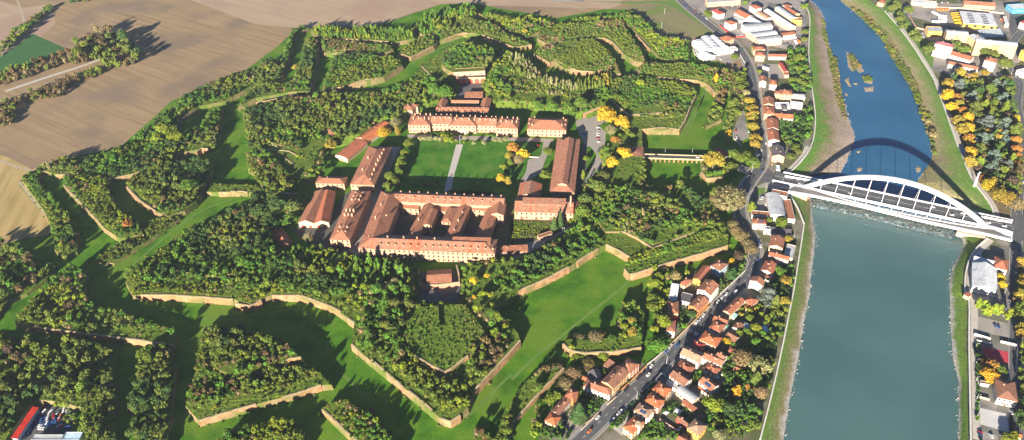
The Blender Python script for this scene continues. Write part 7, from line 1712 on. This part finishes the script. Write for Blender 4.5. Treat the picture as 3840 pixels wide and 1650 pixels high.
for i in range(8): bus('F',1200+18*i,456-2.5*i,'white',1.75,'white box truck, %s from left in the close row by the factory'%ordw(i),6,'truck','truck',3.0)
bus('F',1342,498,'white',1.6,'white trailer standing alone near the river yard',9,'truck','truck'); bus('F',1378,490,'orange',1.6,'orange trailer standing beside the white one',7,'truck','truck'); bus('G',1652,250,'orange',1.5,'brown trailer beside the white truck shelter',12,'truck','truck')
for i in range(4): bus('F',955+20*i,800+i*6,'silver',1.2,'grey trailer, %s from left in the walled truck yard'%ordw(i),6,'truck','truck')
# lamp posts, poles, pylon
def lamp(crop,x,y,h,label,arm=0,name='lamp_post',cat='lamp post',z=0,r=.16):
    p=gp(crop,x,y,z); e=empty(name,p); tag(e,label,cat); mb=MB(); mb.tube((0,0,0),(0,0,h),r,r*.6,7); mk('pole',mb,m_pole,e)
    if arm is not None:
        mb=MB(); mb.tube((0,0,h-.1),(1.4*math.cos(arm),1.4*math.sin(arm),h+.1),.06,.05,5); mk('arm',mb,m_pole,e); mb=MB(); mb.cbox((1.6*math.cos(arm),1.6*math.sin(arm)),.9,.35,h,h+.16,0,arm); mk('lamp_head',mb,m_pole,e)
    else:
        mb=MB(); mb.box((-.7,-.05,h-.7),(1.4,0,0),(0,.1,0),(0,0,.12)); mk('crossarm',mb,m_pole,e)
for c,x,y,h,l in (('P',510,290,9,'wooden pole in the middle of the fallow field'),('P',447,580,9,'wooden pole at the lower part of the fallow field'),('P',388,840,9,'pole standing at the wooded edge of the fallow field'),('P',935,920,9,'pole among trees left of the barrel roofs'),('L',653,815,8,'left of two poles beside the yard wall'),('L',678,815,8,'right of two poles beside the yard wall')): lamp(c,x,y,h,l,None,'utility_pole','pole',r=.2)
for c,x,y,h,l,a in (('D',415,140,9,'lamp post on the dark grass at the roundabout',0),('D',505,120,10,'lamp post at the left rim of the roundabout',0),('D',730,215,9,'lamp post beside the bridge ramp',1),('D',920,150,10,'lamp post on the bridge approach',1),('E',565,1090,11,'lamp post on the green corner by the gatehouse',0),('E',622,985,11,'lamp post left of the junction road',0),('E',762,920,9,'lamp post before the grey roofed corner house',2),('E',1180,860,9,'white pole near the river path steps',0),
 ('S',528,78,6,'lamp beside the right river path, uppermost',0),('S',534,255,6,'lamp beside the right river path, second',0),('S',533,452,6,'lamp beside the right river path, third',0),('S',540,658,6,'lamp beside the right river path, fourth',0),('S',545,858,6,'lamp beside the right river path, lowest',0),('R',962,650,10,'lamp post right of the poplar hedge',2.5),('R',918,490,9,'lamp post below the sports hall yellow trees',2.5),('R',915,735,9,'lamp post inside the poplar hedge',2.5),
 ('21',1153,60,8,'lamp post on the ditch road bridge, left',1),('21',1358,62,8,'lamp post on the ditch road bridge, right',1),('A',1225,625,9,'tall lamp post beside the white road wall',2),('A',1580,200,9,'lamp post above the dark flat garage',2),('G',1745,880,9,'lamp post at the street fork above the park',2),('M',780,560,12,'flagpole at the head of the garden path',0)): lamp(c,x,y,h,l,a)
for c,x,y,a,l in (('D',510,598,0,'amber road barrier beacon beside the house with solar panels'),):
    p=gp(c,x,y,0); e=empty('barrier',p); tag(e,l,'barrier'); mb=MB(); mb.cbox((0,0),.5,.5,0,.9); mk('base',mb,carpaint('orange'),e); mb=MB(); mb.cbox((0,0),.35,.35,.9,1.2); mk('beacon',mb,carpaint('yellow'),e)
p=gp('N',1735,508,0); e=empty('pylon',p,.4); tag(e,'white steel lattice pylon on the grass bank beside the park','pylon'); mb=MB()
for a in (0,1,2,3):
    t=math.pi/4+a*math.pi/2; mb.tube((1.2*math.cos(t),1.2*math.sin(t),0),(.2*math.cos(t),.2*math.sin(t),19),.16,.1,5)
    for k in range(7):
        z0,z1=k*2.6,(k+1)*2.6; r0,r1=1.2-z0/19,1.2-z1/19; t2=t+math.pi/2; mb.tube((r0*math.cos(t),r0*math.sin(t),z0),(r1*math.cos(t2),r1*math.sin(t2),z1),.07,.07,4)
mk('lattice',mb,m_white,e); mb=MB(); mb.box((-2.6,-.15,17),(5.2,0,0),(0,.3,0),(0,0,.3)); mk('crossarm',mb,m_white,e)
# playground and fountain of the fortress
p=gp('M',1790,590,0); e=empty('playground_slide',p,.6); tag(e,'red and yellow playground slide right of the parade lawn','slide'); mb=MB(); mb.box((-1,-.6,0),(1.8,0,0),(0,1.2,0),(0,0,2.2)); mb.poly(((-1.2,-.8,2.2),(1,-.8,2.2),(0,0,3.4))); mb.poly(((1,.8,2.2),(-1.2,.8,2.2),(0,0,3.4))); mb.poly(((1,-.8,2.2),(1,.8,2.2),(0,0,3.4))); mb.poly(((-1.2,.8,2.2),(-1.2,-.8,2.2),(0,0,3.4))); mk('tower',mb,carpaint('red'),e); mb=MB(); mb.beam([(.9,0,1.7),(2.4,0,.8),(4.2,0,.25)],.8,.2); mk('chute',mb,carpaint('yellow'),e)
p=gp('20',545,1018,0); e=empty('fountain',p); tag(e,'round white fountain basin in the fortress yard shadow','fountain'); mb=MB(); mb.tube((0,0,0),(0,0,.8),4.2,4.0,20); mk('basin',mb,m_conc,e); mb=MB(); mb.tube((0,0,.8),(0,0,.95),3.5,3.4,20); mk('pool',mb,m_wup,e); mb=MB(); mb.tube((0,0,.9),(0,0,2.2),.5,.3,8); mk('pedestal',mb,m_conc,e)
p=gp('20',1800-1232,905,0)
for s,l,h,m in (('M:1600,712 1800,722','white low fence along the playground edge',1.0,'white'),('F:1180,60 1181,60','',0,'white')):
    if l: wall(s,h,l,t=.2,m=WM(m),cope=False,rag=0,name='fence',cat='fence')
# ------------------------------------------------------------------ light, air, camera exposure
SUN_EL,SUN_AZ=math.radians(15.2),math.radians(21.7)
sdir=Vector((-math.sin(SUN_AZ)*math.cos(SUN_EL),-math.cos(SUN_AZ)*math.cos(SUN_EL),math.sin(SUN_EL)))
ld=bpy.data.lights.new('sun','SUN'); ld.energy=5.0; ld.angle=math.radians(.5); ld.color=(1.0,.87,.71); lo_=bpy.data.objects.new('sun',ld); COL.objects.link(lo_); lo_.rotation_euler=sdir.to_track_quat('Z','Y').to_euler()
w=bpy.data.worlds.new('World'); SC.world=w; w.use_nodes=True; nt=w.node_tree; bg=nt.nodes['Background']; sk=nt.nodes.new('ShaderNodeTexSky'); sk.sky_type='NISHITA'; sk.sun_disc=False
sk.sun_elevation=SUN_EL; sk.sun_rotation=math.atan2(sdir.x,sdir.y); sk.altitude=100; sk.air_density=.42; sk.dust_density=.1; sk.ozone_density=2.5
nt.links.new(sk.outputs[0],bg.inputs[0]); bg.inputs[1].default_value=.05
HAZE=.000034
if HAZE:
    mb=MB(); mb.box((-3400,-900,-9),(6800,0,0),(0,4400,0),(0,0,517)); m=bpy.data.materials.new('haze'); m.use_nodes=True; nt=m.node_tree; nt.nodes.clear(); out=nt.nodes.new('ShaderNodeOutputMaterial'); pv=nt.nodes.new('ShaderNodeVolumePrincipled'); pv.inputs['Density'].default_value=HAZE; pv.inputs['Color'].default_value=(.72,.85,1,1); pv.inputs['Anisotropy'].default_value=.1; nt.links.new(pv.outputs[0],out.inputs['Volume'])
    struct('haze',mb,m,kind='stuff')
SC.view_settings.view_transform='Standard'; SC.view_settings.look='None'; SC.view_settings.exposure=1.95; SC.view_settings.gamma=1.0
SC.cycles.max_bounces=5; SC.cycles.diffuse_bounces=2; SC.cycles.glossy_bounces=2; SC.cycles.volume_bounces=0; SC.cycles.use_denoising=True
SC.render.engine='CYCLES'
